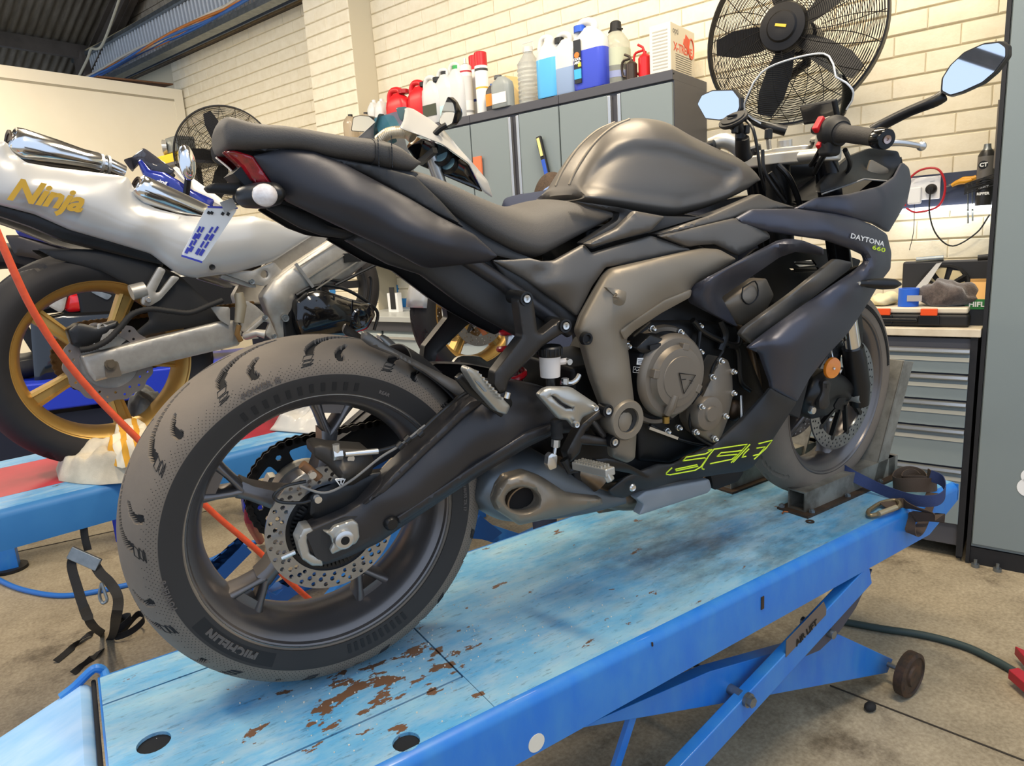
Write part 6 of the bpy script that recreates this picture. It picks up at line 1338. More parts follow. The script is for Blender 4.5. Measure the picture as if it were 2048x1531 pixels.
for dx_ in (-.02, .018): MB().cbox(tuple(c-nrm*.025+Vector((dx_, -.012, 0))), (.014, .012, .02)).build('mount_screw', M_black, pm, bevel=.003)
MB().tube([bpx(1492, 240, -.03), bpx(1506, 258, -.06), bpx(1515, 300, -.07), bpx(1521, 345, -.07), bpx(1530, 380, -.06)], .0035, 8, smooth=5).build('charge_lead', M_black, pm)
# mirrors
M_mir = mat('mirror_glass', 'EEF2F6', .02, 1)
def mirror(outl, X, st, nm):
    pts = [Vector(BK.pX(x, y, X)) for x, y in outl]; zc_ = sum(p[2] for p in pts)/len(pts)
    for _ in range(3): pts = [Vector(BK.pX(x, y, X+.16*(p[2]-zc_))) for (x, y), p in zip(outl, pts)]
    pts = [Vector(p) for p in rnd2([tuple(p) for p in pts], .004, 3)]; c = sum(pts, Vector())/len(pts)
    g_ = grp(nm, bike)
    q = MB(); q.loft([[tuple(p) for p in pts], [tuple(c+(p-c)*1.02+Vector((.012, 0, 0))) for p in pts], [tuple(c+(p-c)*.8+Vector((.026, 0, 0))) for p in pts], [tuple(c+(p-c)*.3+Vector((.034, 0, 0))) for p in pts]]); q.build('mirror_shell', M_black, g_, 50)
    q = MB(); q.prism([tuple(c+(p-c)*.93+Vector((-.0015, 0, 0))) for p in pts], (.002, 0, 0)); q.build('mirror_glass', M_mir, g_, 0)
    q = MB(); q.tube(st, [.014, .0125, .0115, .0125, .013], 14, smooth=3); q.build('mirror_stem', M_black, g_)
Xm = 1.29
mirror([(1881, 184), (1883, 157), (1900, 130), (1928, 104), (1968, 86), (2002, 82), (2016, 92), (2016, 112), (1992, 144), (1966, 166), (1922, 186), (1898, 193)], Xm, [bpx(1745, 262, -.185), bpx(1768, 248, -.205), bpx(1820, 222, -.26), bpx(1868, 203, -.31), Vector(BK.pX(1886, 192, Xm+.012))], 'mirror')
ml = [(1393, 208), (1402, 190), (1425, 180), (1468, 179), (1481, 196), (1482, 214), (1474, 233), (1440, 241), (1410, 238)]
mirror(ml, 1.30, [bpx(1572, 262, .16), bpx(1545, 255, .19), bpx(1515, 245, .24), bpx(1495, 236, .28), Vector(BK.pX(1478, 228, 1.315))], 'mirror')
# front indicator
a, b_ = bpx(1712, 566, -.218), bpx(1802, 568, -.262)
q = MB(); q.tube([a, a.lerp(b_, .18), a.lerp(b_, .3), a.lerp(b_, .6), a.lerp(b_, .85), b_], [.009, .0075, .0105, .0135, .0115, .003], 16, smooth=3); q.build('front_indicator', M_black, bike, 60)
c = bpx(1717, 566, -.228); q = MB(); q.lathe([(-.003, .002), (-.003, .004), (.002, .0045)], c, (0, 1, 0), 12); q.build('indicator_bolt', M_bolt, bike)
q = MB(); q.tube([Vector((p[0], -p[1], p[2])) for p in (a, a.lerp(b_, .3), a.lerp(b_, .6), b_)], [.009, .0105, .0135, .003], 12); q.build('front_indicator', M_black, bike)
# front wheel
fw = grp('front_wheel', bike); fw.location = (1.4187, -.0037, .3056); fw.rotation_euler = (0, 0, .0796)
vs, fs = tyre_mesh(.300, .122, .226, 240, 36, groove_fn(36, [([(p[0]*1.1+3, p[1]) for p in long_g], 1.2)], 1)); MB().add(vs, fs).build('tyre', M_tyre, fw, 28, fix=False)
for i in range(72):
    a_ = R(10+i*1.1); MB().bar((.247*math.cos(a_), -.0618, .247*math.sin(a_)), (.258*math.cos(a_), -.0612, .258*math.sin(a_)), .0018, .003).build('sidewall_rib', M_embk, fw, 0)
s_ = .056/.080
MB().lathe([(y*s_*1.02, r) for y, r in rimp], (0, 0, 0), (0, 1, 0), 110, closed=True).build('rim', M_rim, fw, 30)
MB().lathe([(-.055, .012), (-.055, .03), (-.03, .034), (.03, .034), (.055, .03), (.055, .012)], (0, 0, 0), (0, 1, 0), 32).build('hub', M_rim, fw)
for k in range(5):
    a_ = R(-75+72*k); ca, sa = math.cos(a_), math.sin(a_); rings = []
    for r, w, y0, y1 in ((.028, .018, -.025, .025), (.07, .013, -.02, .02), (.14, .0105, -.017, .017), (.19, .014, -.017, .017), (.2, .022, -.02, .02)):
        rings.append([(r*ca+w*t*-sa, yy, r*sa+w*t*ca) for t, yy in ((-1, y0+.006), (-.5, y0), (.5, y0), (1, y0+.006), (1, y1), (-1, y1))])
    MB().loft(rings).build('spoke', M_rim, fw, 50)
for s in (-1, 1):
    disc(fw, .118, .155, s*.068-.0025, .005, 40, [(.127, 0, .003), (.137, .06, .003), (.147, .02, .003)], M_disc)
    q = MB()
    for k in range(10):
        a_ = 2*math.pi*k/10; q.lathe([(s*.068-.004, .004), (s*.068-.004, .0075), (s*.068+.004, .0075)], (.121*math.cos(a_), 0, .121*math.sin(a_)), (0, 1, 0), 12); q.bar((.045*math.cos(a_+.3), s*.062, .045*math.sin(a_+.3)), (.117*math.cos(a_), s*.066, .117*math.sin(a_)), .008, .012, up=(0, 1, 0))
    q.lathe([(s*.06-.004, .03), (s*.06-.004, .052), (s*.06+.004, .052), (s*.06+.004, .03)], (0, 0, 0), (0, 1, 0), 40, closed=True); q.build('disc_carrier', M_black, fw)
# front caliper, reflector, mudguard
P('front_caliper', [(1598, 795, -.105), (1622, 752, -.11), (1648, 738, -.115), (1668, 742, -.115), (1690, 752, -.11), (1712, 775, -.105), (1700, 800, -.1), (1672, 812, -.1), (1655, 830, -.1), (1622, 838, -.1), (1600, 826, -.1)], M_black, inner=[(1650, 780, -.135), (1625, 800, -.13), (1690, 780, -.115)], bulge=.008, edge=7, thick=.04, step=8)
P('caliper_bridge', Y([(1645, 762), (1656, 758), (1663, 768), (1658, 790), (1660, 808), (1650, 820), (1638, 818), (1637, 800), (1644, 785)], -.146), M_hang, bulge=.003, edge=4, thick=.008, mirror=False, step=6)
MB().bar(bpx(1649, 768, -.151), bpx(1657, 768, -.151), .0008, .0012).build('maker_mark', M_engdk, bike); MB().bar(bpx(1653, 768, -.151), bpx(1653, 776, -.151), .0008, .0012).build('maker_mark', M_engdk, bike)
P('caliper_window', Y([(1668, 812), (1678, 795), (1694, 794), (1690, 802), (1674, 820)], -.128), M_engdk, bulge=0, thick=.004, mirror=False, step=6)
c = bpx(1624, 820, -.14); q = MB(); q.lathe([(-.006, .003), (-.006, .0085), (-.002, .0105), (.004, .0105)], c, (0, 1, 0), 18); q.build('caliper_bolt', M_bolt, bike)
c = bpx(1667, 736, -.15); nr = Vector((-.1, -1, 0)).normalized()
q = MB(); q.lathe([(0, .0), (0, .0255), (-.003, .027), (-.007, .027)], c, nr, 40); q.build('orange_reflector', mat('orange_reflector', 'E8801A', .3, col2='F59A2E', nscale=60, namt=.5, coat=.6), bike)
q = MB(); q.lathe([(.0, .0), (.0025, .0035), (0, .004)], c+nr*.0005, nr, 12); q.build('reflector_rivet', M_bolt, bike)
MB().tube([bpx(1662, 700, -.12), bpx(1664, 712, -.13), bpx(1668, 722, -.13)], .003, 8, smooth=3).build('brake_hose', M_bolt, bike)
q = MB(); rings = []
for a_ in np.linspace(R(80), R(150), 16):
    rings.append([((.322-.03*t*t)*math.cos(a_), t*.075, (.322-.03*t*t)*math.sin(a_)) for t in np.linspace(-1, 1, 11)])
q.loft(rings, caps=False, closed=False); o = q.build('front_mudguard', M_matte, fw, 60); md = o.modifiers.new('s', 'SOLIDIFY'); md.thickness = .003
P('mudguard_stay', Y([(1707, 640), (1722, 618), (1727, 660), (1724, 700), (1727, 735), (1720, 700), (1712, 665)], -.085), M_black, bulge=.003, thick=.006)
# ================================================================== the second motorcycle (silver white tail, gold wheels) and its lift
B2 = Frame(Matrix.Translation((-.327, 1.083, .772)) @ Matrix.Rotation(.226, 4, 'Z'))
M_silver = mat('pearl_white_paint', 'B2B1AD', .28, .15, coat=.5); M_gold = mat('gold_cast_wheel', 'C09A55', .4, .65); M_frame2 = mat('silver_frame_alloy', 'B0ABA1', .42, .6, col2='968F84', nscale=30, namt=.5)
M_gblack = mat('gloss_black_cover', '0D0D0E', .12, coat=.6); M_rustc = mat('rusty_chain', '7A5C34', .6, .5)
nj = in_frame(B2, 'motorcycle', 'stripped white sport motorcycle with gold wheels on the second lift', 'motorcycle')
def n2(x, y, off): return Vector(B2.px(x, y, off))
def P2(name, outline, m, mirror=True, **kw):
    kw['frame'] = B2; return P(name, outline, m, nj, mirror, **kw)
def wheel2(par_name, loc, wdt, spokes, ph, back=False):
    w = grp(par_name, nj); w.location = loc; k = wdt/.182
    vs, fs = tyre_mesh(.31 if wdt > .15 else .3, wdt, .226, 200, 40, groove_fn(40, [([(p[0]*1.2+3, p[1]) for p in long_g], 1.6)], -1)); MB().add(vs, fs).build('tyre', mat('black_tyre', '1B1918', .7, col2='2A2522', nscale=6, namt=.6), w, 28, fix=False)
    MB().lathe([(y*k*.98, r) for y, r in rimp], (0, 0, 0), (0, 1, 0), 90, closed=True).build('rim', M_gold, w, 30)
    MB().lathe([(-.06*k-.015, .012), (-.06*k-.015, .04), (-.03, .05), (.03, .05), (.06*k+.015, .04), (.06*k+.015, .012)], (0, 0, 0), (0, 1, 0), 32).build('hub', M_gold, w)
    for i in range(spokes):
        a_ = R(ph+360*i/spokes); ca, sa = math.cos(a_), math.sin(a_)
        rings = [[(r*ca-q_*sa, yy, r*sa+q_*ca) for q_, yy in ((-s_, -.022), (-s_*.6, -.026), (-s_*.45, -.02), (s_*.45, -.02), (s_*.6, -.026), (s_, -.022), (s_, .02), (-s_, .02))] for r, s_ in ((.04, .02), (.12, .017), (.205, .022))]
        MB().loft(rings).build('spoke', M_gold, w, 40)
    return w
w2 = wheel2('rear_wheel', (0, 0, .31), .172, 5, 62)
def wavy(par, r0, r1, y, n=14):
    o = [((r1+.003*math.cos(n*t))*math.cos(t), (r1+.003*math.cos(n*t))*math.sin(t)) for t in np.linspace(0, 2*math.pi, 112, endpoint=False)]; hs = [[(r0*math.cos(t), r0*math.sin(t)) for t in np.linspace(0, 2*math.pi, 60, endpoint=False)]]
    for i in range(n*2):
        a_ = 2*math.pi*i/(n*2); rr = r0+(r1-r0)*(.35 if i % 2 else .68); hs.append([(rr*math.cos(a_)+.0038*math.cos(t), rr*math.sin(a_)+.0038*math.sin(t)) for t in np.linspace(0, 2*math.pi, 8, endpoint=False)])
    flat_plate(o, hs, y, y+.005).build('brake_disc', mat('worn_disc', '9A9088', .35, .8), par, 30)
wavy(w2, .075, .112, -.105); MB().lathe([(-.1, .03), (-.1, .078), (-.095, .078), (-.095, .03)], (0, 0, 0), (0, 1, 0), 40, closed=True).build('disc_carrier', M_frame2, w2)
out2 = [(rr*math.cos(2*math.pi*(i+d)/42), rr*math.sin(2*math.pi*(i+d)/42)) for i in range(42) for d, rr in ((-.3, .1), (-.12, .105), (.12, .105), (.3, .1))]
flat_plate(out2, [[(.07*math.cos(t), .07*math.sin(t)) for t in np.linspace(0, 6.283, 40, endpoint=False)]], .085, .091).build('sprocket', M_rustc, w2, 30)
ch2 = grp('chain', nj); lm2 = lkm.copy(); lm2.materials.clear(); lm2.materials.append(M_rustc)
def chain_on(par, me, cz, y, r, xe, zt, zb, a0=92, a1=268):
    pp_ = [(xe, zt)]+[(r*math.cos(R(a)), r*math.sin(R(a))) for a in np.linspace(a0, a1, 50)]+[(xe, zb)]; pp_ = [np.array(p) for p in pp_]; L = [0]
    for i in range(1, len(pp_)): L.append(L[-1]+np.linalg.norm(pp_[i]-pp_[i-1]))
    for i in range(int(L[-1]/.0158)):
        d = .0158*i+.0079; c = [np.interp(d+e, L, [p[k] for p in pp_]) for e in (-.004, .004) for k in (0, 1)]
        o = bpy.data.objects.new('chain_link', me); put(o, par); o.location = ((c[0]+c[2])/2, y, cz+(c[1]+c[3])/2); o.rotation_euler = (0, -math.atan2(c[3]-c[1], c[2]-c[0]), 0)
chain_on(ch2, lm2, .31, .088, .104, .5, .11, .05)
# tail cowl and its script
P2('tail_cowl', [(-45, 275, -.1), (12, 282, -.1), (24, 303, -.1), (52, 325, -.105), (104, 334, -.11), (184, 344, -.115), (255, 353, -.12), (264, 369, -.122), (284, 403, -.125), (312, 417, -.13), (368, 431, -.135), (440, 436, -.14), (481, 433, -.14), (504, 431, -.14), (560, 447, -.14), (628, 469, -.135), (545, 523, -.13), (475, 544, -.13), (390, 556, -.13), (365, 551, -.13), (345, 540, -.13), (302, 507, -.13), (222, 483, -.125), (139, 459, -.12), (69, 428, -.115), (0, 410, -.11), (-45, 397, -.1)], M_silver, inner=[(60, 370, -.14), (160, 390, -.148), (280, 440, -.155), (400, 480, -.16), (500, 480, -.158)], bulge=.008, edge=12, thick=.004, step=14, rnd=8)
a, b_ = n2(14, 388, -.159), n2(168, 416, -.162)
q = text_mb('Ninja', .055, .0006, .45, .0018, sp=.95); xs_ = [p[0] for p in q.v]; k = (b_-a).length/(max(xs_)-min(xs_)); q.v = [((p[0]-min(xs_))*k, p[1], p[2]*k*1.0+.012) for p in q.v]; q.xf(basis(a, b_-a, (0, 0, 1))); q.build('gold_script', mat('gold_script', 'B8912E', .4, .3), nj, 0)
c = n2(425, 534, -.165); MB().lathe([(-.001, .0), (-.001, .005), (-.002, .008), (.003, .009)], c, (0, 1, 0), 16).build('cowl_screw', M_black, nj)
P2('undertail', [(-45, 405, -.09), (0, 408, -.1), (69, 426, -.105), (139, 457, -.11), (222, 481, -.115), (302, 505, -.12), (330, 530, -.12), (290, 522, -.11), (200, 500, -.1), (130, 482, -.1), (60, 452, -.1), (0, 432, -.095), (-45, 428, -.09)], M_black, bulge=.004, thick=.03)
def muffler2(p0, p1, y0, y1, r0, r1, tip):
    A, B_ = n2(*p0, y0), n2(*p1, y1); q = MB(); pts = [A.lerp(B_, t) for t in (0, .02, .12, .5, .8, .97, 1)]
    pts[1] += Vector((0, 0, .004)); pts[0] += Vector((0, 0, .006))
    q.tube(pts, [r0*.82, r0*.95, r0*1.05, (r0+r1)/2*1.05, r1*1.02, r1, r1*.9], 28); q.build('muffler', M_chrome, nj, 60)
    d = (A-B_).normalized(); q = MB(); q.lathe([(0, r0*.8), (.004, r0*.78), (.002, r0*.6), (-.05, r0*.55), (-.05, 0)], A, d, 24); q.build('muffler_tip', mat('muffler_end', '5A5048', .3, .8), nj)
    q = MB(); q.tube([B_, B_.lerp(A, -.1), B_.lerp(A, -.28)+Vector((.0, 0, -.01))], [r1*.8, r1*.78, r1*.7], 16); q.build('exhaust_pipe', M_chrome, nj)
    for t in (.02, .1): MB().lathe([(0, r1*.85), (0, r1*.98), (.006, r1*.98), (.006, r1*.85)], B_.lerp(A, -t), d, 24, closed=True).build('pipe_clamp', M_alu, nj)
muffler2((18, 288), (200, 328), -.06, -.04, .045, .03, 1); muffler2((272, 374), (420, 436), -.115, -.09, .038, .035, 1)
P2('rear_mudguard', [(74, 497, -.05), (140, 497, -.075), (208, 499, -.085), (295, 517, -.09), (362, 553, -.095), (412, 600, -.1), (460, 640, -.1), (300, 668, -.1), (240, 690, -.1), (300, 640, -.1), (290, 600, -.095), (262, 572, -.095), (200, 540, -.09), (110, 517, -.07)], M_blackm, bulge=.006, thick=.006)
# swingarm, rear brake
P2('swingarm', Y([(163, 712), (300, 677), (440, 643), (472, 640), (486, 660), (478, 690), (330, 725), (190, 763), (176, 745)], -.125), M_frame2, bulge=.006, edge=6, thick=.035, rnd=4)
c = n2(222, 729, -.14); q = MB(); q.cone(c, c+Vector((0, .02, 0)), .0155, n=6); q.cone(c+Vector((0, -.004, 0)), c, .009, n=14); q.build('axle_nut', mat('tarnished_nut', '6E6250', .5, .6), nj)
P2('axle_stain_plate', Y([(208, 722), (236, 722), (244, 752), (212, 756)], -.133), mat('grimy_plate', '6F6557', .6, .4), bulge=0, thick=.003, mirror=False)
P2('brake_caliper', Y([(135, 660), (155, 645), (190, 652), (235, 640), (240, 655), (200, 690), (170, 700), (145, 690)], -.125), M_black, bulge=.008, thick=.04, mirror=False)
P2('caliper_bracket', Y([(186, 690), (196, 646), (210, 648), (240, 660), (232, 690), (200, 700)], -.13), M_frame2, holes=[[(205+4*math.cos(t), 652+4*math.sin(t)) for t in np.linspace(0, 6.28, 8, endpoint=False)], [(194+4*math.cos(t), 681+4*math.sin(t)) for t in np.linspace(0, 6.28, 8, endpoint=False)]], bulge=.002, thick=.01, mirror=False, step=6)
hz_ = [n2(x, y, -.15) for x, y in [(160, 700), (185, 695), (215, 680), (240, 655), (265, 628), (300, 618), (340, 622), (380, 625), (420, 610), (445, 600)]]
q = MB(); sp_ = spline(hz_, 10); q.tube(sp_, [.0075+.0012*(i % 2) for i in range(len(sp_))], 8); q.build('brake_hose_sleeve', M_rubber, nj, 60)
P2('rear_set_bracket', Y([(283, 600), (290, 580), (318, 532), (332, 540), (310, 585), (318, 585), (345, 550), (360, 555), (320, 600), (300, 612), (285, 610)], -.13), M_frame2, bulge=.003, thick=.012, mirror=False)
c = n2(297, 600, -.145); MB().lathe([(-.003, .002), (-.003, .006), (.003, .009)], c, (0, 1, 0), 16).build('bracket_bolt', M_bolt, nj)
MB().cone(n2(262, 585, -.12), n2(290, 578, -.12), .022, n=12).build('footrest_mount', M_frame2, nj)
# frame and engine
P2('frame_spar', [(523, 592, -.13), (545, 560, -.135), (590, 527, -.14), (680, 468, -.145), (735, 440, -.145), (765, 500, -.145), (690, 560, -.14), (625, 583, -.135), (590, 602, -.135), (586, 640, -.13), (592, 675, -.13), (555, 678, -.125), (540, 640, -.125)], M_frame2, inner=[(660, 510, -.155), (560, 600, -.15), (620, 560, -.15)], bulge=.006, edge=6, thick=.03)
for pts in ([(600, 532), (690, 475)], [(615, 556), (735, 480)], [(632, 578), (752, 498)]): MB().bar(n2(*pts[0], -.162), n2(*pts[1], -.164), .003, .004).build('spar_groove', mat('groove_grey', '8A857B', .5, .5), nj)
MB().bar(n2(591, 527, -.16), n2(626, 574, -.16), .006, .01).build('weld_bead', M_alu, nj)
P2('frame_gusset', Y([(505, 542), (548, 523), (567, 545), (530, 572), (500, 566), (450, 548), (452, 540)], -.12), M_frame2, holes=[[(529+8*math.cos(t), 548+8*math.sin(t)) for t in np.linspace(0, 6.28, 12, endpoint=False)]], bulge=.003, thick=.014, mirror=True, step=8)
P2('subframe_tube', Y([(445, 545), (505, 562), (515, 575), (500, 575), (440, 556)], -.11), M_frame2, bulge=.004, thick=.02)
for x, y, r_ in ((571, 636, .012), (504, 563, .008), (531, 634, .007), (549, 672, .007)):
    c = n2(x, y, -.15); MB().lathe([(-.003, .0), (-.003, r_*.5), (-.001, r_*.55), (-.002, r_), (.006, r_*1.1)], c, (0, 1, 0), 18).build('frame_bolt', M_galv, nj)
P2('footrest_plate', Y([(486, 668), (530, 630), (538, 634), (556, 676), (545, 680), (530, 668), (540, 645), (528, 642), (500, 668), (520, 676), (490, 680)], -.14), M_frame2, bulge=.003, thick=.012, mirror=False)
P2('heel_plate', Y([(420, 612), (460, 614), (460, 652), (440, 640)], -.14), M_frame2, bulge=.002, thick=.006, mirror=False)
P2('master_plate', Y([(480, 660), (492, 600), (510, 610), (530, 628), (490, 665)], -.13), M_frame2, bulge=.002, thick=.006, mirror=False)
MB().tube([n2(478, 585, -.15), n2(482, 610, -.15), n2(478, 645, -.15)], [.012, .017, .014], 14).build('master_cylinder', mat('tarnished_alloy', '8F8672', .5, .5), nj)
MB().tube([n2(478, 650, -.15), n2(474, 668, -.15), n2(482, 682, -.15)], .008, 10).build('push_rod', M_rustc, nj)
q = MB(); q.tube([n2(490, 672, -.15), n2(515, 665, -.19), n2(530, 668, -.2)], [.012, .011, .014], 12); q.build('footrest', M_frame2, nj)
P2('engine_cover', [(590, 601, -.16), (612, 583, -.165), (644, 579, -.168), (703, 598, -.165), (743, 607, -.16), (751, 630, -.158), (735, 657, -.158), (694, 674, -.16), (601, 675, -.16), (588, 640, -.158)], M_gblack, inner=[(650, 625, -.19), (620, 620, -.18), (690, 630, -.185)], bulge=.015, edge=10, thick=.05)
c = n2(719, 636, -.19); q = MB(); q.lathe([(.02, .035), (-.004, .034), (-.008, .028), (-.006, .02), (-.002, .014), (-.002, 0)], c, (0, 1, 0), 28); q.build('crank_cap', M_gblack, nj)
for i, (x0, y0, x1, y1) in enumerate([(650, 590, 656, 618), (632, 600, 640, 612), (668, 590, 668, 600), (705, 600, 702, 668)]): MB().bar(n2(x0, y0, -.193), n2(x1, y1, -.19), .004, .006).build('cover_rib', M_gblack, nj, bevel=.001)
MB().box((.5, -.14, .22), (.72, .14, .42)).build('crankcase', M_engdk, nj, bevel=.01)
for pts, r_ in (([(592, 590), (620, 575), (650, 570), (690, 578), (730, 600), (755, 625), (748, 660)], .006), ([(670, 570), (720, 545), (760, 525)], .006), ([(640, 580), (650, 560), (680, 562)], .005), ([(735, 612), (740, 590), (742, 560), (738, 552)], .005)):
    MB().tube([n2(x, y, -.15) for x, y in pts], r_, 8, smooth=5).build('loose_hose', M_black, nj)
MB().box(tuple(n2(690, 525, -.165)), tuple(n2(716, 505, -.15))).build('connector_block', M_black, nj)
MB().cone((.2, 0, .62), (.5, 0, .60), .07, n=20).build('inner_tray', M_engdk, nj)
# front end
w3 = wheel2('front_wheel', (1.405, 0, .30), .12, 5, 20)
for s in (-1, 1):
    disc(w3, .11, .152, s*.062, .004, 24, [(.122, 0, .003), (.132, .1, .003), (.142, .05, .003)], mat('front_disc2', '8A857E', .35, .8))
    q = MB(); q.lathe([(s*.058, .03), (s*.058, .055), (s*.064, .055), (s*.064, .03)], (0, 0, 0), (0, 1, 0), 30, closed=True)
    for i in range(5):
        a_ = 2*math.pi*i/5; q.bar((.04*math.cos(a_), s*.061, .04*math.sin(a_)), (.113*math.cos(a_+.2), s*.062, .113*math.sin(a_+.2)), .006, .016, up=(0, 1, 0))
    q.build('disc_carrier', M_black, w3)
    MB().cone((1.40, s*.1, .3), (1.17, s*.1, .95), .024, n=18).build('fork_leg', M_alu, nj)
q = MB(); rings = []
for a_ in np.linspace(R(60), R(172), 18): rings.append([((.318-.035*t*t)*math.cos(a_), t*.07, (.318-.035*t*t)*math.sin(a_)) for t in np.linspace(-1, 1, 11)])
q.loft(rings, caps=False, closed=False); o = q.build('front_mudguard', M_silver, w3, 60); md = o.modifiers.new('s', 'SOLIDIFY'); md.thickness = .003
P2('upper_fairing', [(800, 256, -.17), (808, 240, -.14), (812, 214, -.08), (826, 217, -.07), (860, 238, -.1), (888, 260, -.13), (920, 298, -.16), (953, 334, -.18), (976, 362, -.19), (986, 395, -.19), (968, 384, -.2), (937, 325, -.2), (885, 288, -.19), (845, 272, -.18)], M_silver, bulge=.006, edge=6, thick=.004)
M_teal = mat('smoked_teal_screen', '3C5A60', .1, alpha=.82)
P2('tinted_screen', [(792, 215, -.06), (812, 213, -.075), (840, 235, -.1), (872, 262, -.13), (860, 268, -.14), (826, 260, -.13), (800, 238, -.09)], M_teal, bulge=.004, thick=.003, mirror=True)
P2('screen_far_side', [(748, 236, .1), (795, 222, -.03), (806, 246, -.06), (815, 260, -.1), (760, 270, .08)], mat('clear_teal_screen', '4F8A98', .1, alpha=.55), bulge=0, thick=.003, mirror=False)
P2('fairing_inner', [(815, 296, -.12), (845, 276, -.16), (885, 291, -.17), (937, 328, -.18), (966, 384, -.18), (900, 356, -.1), (840, 330, -.08)], M_gblack, bulge=-.01, thick=.004)
for x, y in ((886, 315), (900, 331)):
    c = n2(x, y, -.13); q = MB(); q.lathe([(0, .0), (0, .026), (.006, .031), (.012, .031), (.016, .026)], c, (-.8, -.35, .45), 24); q.build('gauge', mat('gauge_face', '6E8C92', .2, coat=1), nj, 30); q = MB(); q.lathe([(-.002, .03), (-.002, .036), (.02, .036), (.02, .03)], c, (-.8, -.35, .45), 24, closed=True); q.build('gauge_bezel', M_black, nj)
q = MB(); hp_ = spline([n2(x, y, v) for x, y, v in [(757, 282, .02), (775, 268, -.02), (795, 264, -.06), (815, 266, -.1), (826, 275, -.12)]], 12); q.tube(hp_, [.020+.0025*(i % 2) for i in range(len(hp_))], 14); q.build('flexible_duct', mat('flex_duct_metal', 'C4B79E', .35, .6), nj, 25)
def mir2(outl, X, st):
    pts = rnd2([tuple(B2.pX(x, y, X)) for x, y in outl], .01, 3); pts = [Vector(p) for p in pts]; c = sum(pts, Vector())/len(pts); g_ = grp('mirror', nj)
    MB().loft([[tuple(p) for p in pts], [tuple(c+(p-c)*1.02+Vector((.02, 0, 0))) for p in pts], [tuple(c+(p-c)*.5+Vector((.05, 0, 0))) for p in pts]]).build('mirror_shell', mat('gloss_black', '0E0E0E', .15), g_, 50)
    MB().prism([tuple(c+(p-c)*.92+Vector((-.002, 0, 0))) for p in pts], (.002, 0, 0)).build('mirror_glass', M_mir, g_, 0); MB().tube(st, .011, 10, smooth=3).build('mirror_stem', M_black, g_)
mir2([(877, 246), (886, 216), (896, 192), (908, 204), (912, 224), (906, 248), (890, 256)], 1.22, [n2(868, 270, -.16), n2(880, 258, -.18), n2(893, 250, -.2)])
mir2([(702, 262), (706, 234), (720, 230), (740, 232), (756, 246), (760, 262), (730, 264)], 1.1, [n2(762, 275, .1), n2(750, 262, .14), n2(744, 255, .2)])
q = MB(); q.bar(n2(840, 325, -.1), n2(870, 300, -.2), .02, .02); q.build('clip_on_bar', M_black, nj); MB().cone(n2(828, 300, -.05), n2(838, 285, -.05), .03, n=18).build('fluid_reservoir', mat('amber_fluid', '8A6A44', .3), nj)
# ------------------------------------------------------------------ second lift
l2 = in_frame(B2, 'motorcycle_lift', 'blue lift with a red centre strip under the white motorcycle', 'lift')
M_l2s = mat('dull_blue_skirt', '2C6CA4', .5, col2='3A7AAE', nscale=6, namt=.6); M_l2 = deck_mat('blue_deck_second', '3D8AC4', '6FA8CE', '6B4E3A', '2F4A60', .9, .1); M_red = mat('red_deck_strip', 'B8283A', .4, col2='9A2030', nscale=7, namt=.7)
yr2, yl2 = -.235, .36
MB().box((-1.2, yr2+.02, -.006), (1.6, -.1, 0)).build('deck_strip', M_l2, l2, ang=0); MB().box((-1.2, -.0985, -.006), (1.6, .24, 0)).build('deck_red_strip', M_red, l2, ang=0); MB().box((-1.2, .2415, -.006), (1.6, yl2-.02, 0)).build('deck_strip', M_l2, l2, ang=0)
for y, sg in ((yr2, -1), (yl2, 1)):
    prof = [(y-sg*.02, 0)]+[(y-sg*.02*(1-math.sin(t)), -.02*(1-math.cos(t))) for t in (R(30), R(60), R(90))]+[(y, -.1), (y-sg*.005, -.1), (y-sg*.005, -.02), (y-sg*.02, -.005)]
    MB().loft([[(x, a, b_) for a, b_ in prof] for x in (-1.2, 1.6)]).build('side_skirt', M_l2s, l2, 50)
for y in (yr2+.06, yl2-.1):
    q = MB(); q.bar((.35, y, -.74), (1.45, y, -.06), .03, .07); q.build('scissor_arm', M_liftblue, l2); q = MB(); q.bar((.35, y+.03, -.06), (1.45, y+.03, -.74), .03, .07); q.build('scissor_arm', M_liftblue, l2)
    MB().box((.2, y-.02, -.772), (1.6, y+.05, -.72)).build('base_rail', M_liftblue, l2)
def notched(px0, px1, y, nm):
    A, B_ = n2(*px0, y), n2(*px1, y); d = (B_-A); L = d.length; d.normalize(); up = Vector((-d[2], 0, d[0])); q = MB()
    if up[2] < 0: up = -up
    o = [A-up*.035, B_-up*.035, B_+up*.03]; n_ = 5
    for i in range(n_, 0, -1):
        c = A.lerp(B_, (i-.5)/n_); o += [c+d*.03+up*.03, c+d*.022+up*.012, c-d*.005+up*.008, c-d*.02+up*.035]
    o += [A+up*.03]; q.prism([tuple(p) for p in o], (0, .012, 0)); return q.build(nm, mat('lift_dark_blue', '174A8C', .4), l2, bevel=.001)
notched((415, 1165), (490, 1090), -.2, 'ratchet_bar'); notched((545, 1200), (660, 1120), -.2, 'ratchet_bar')
MB().prism([tuple(n2(x, y, -.2)) for x, y in [(930, 1075), (960, 1030), (1005, 1065), (985, 1080)]], (0, .03, 0)).build('base_gusset', mat('lift_dark_blue', '174A8C', .4), l2)
# ================================================================== hoses, straps, cloths and other loose things
def world_px(x, y, d): return Vector(CAM+ray(x, y)*d)
def tubeobj(name, lab, cat, pts, r, m, smooth=8, n=12):
    o = MB().tube(pts, r, n, smooth=smooth).build(name, m, None); tag(o, lab, cat); return o
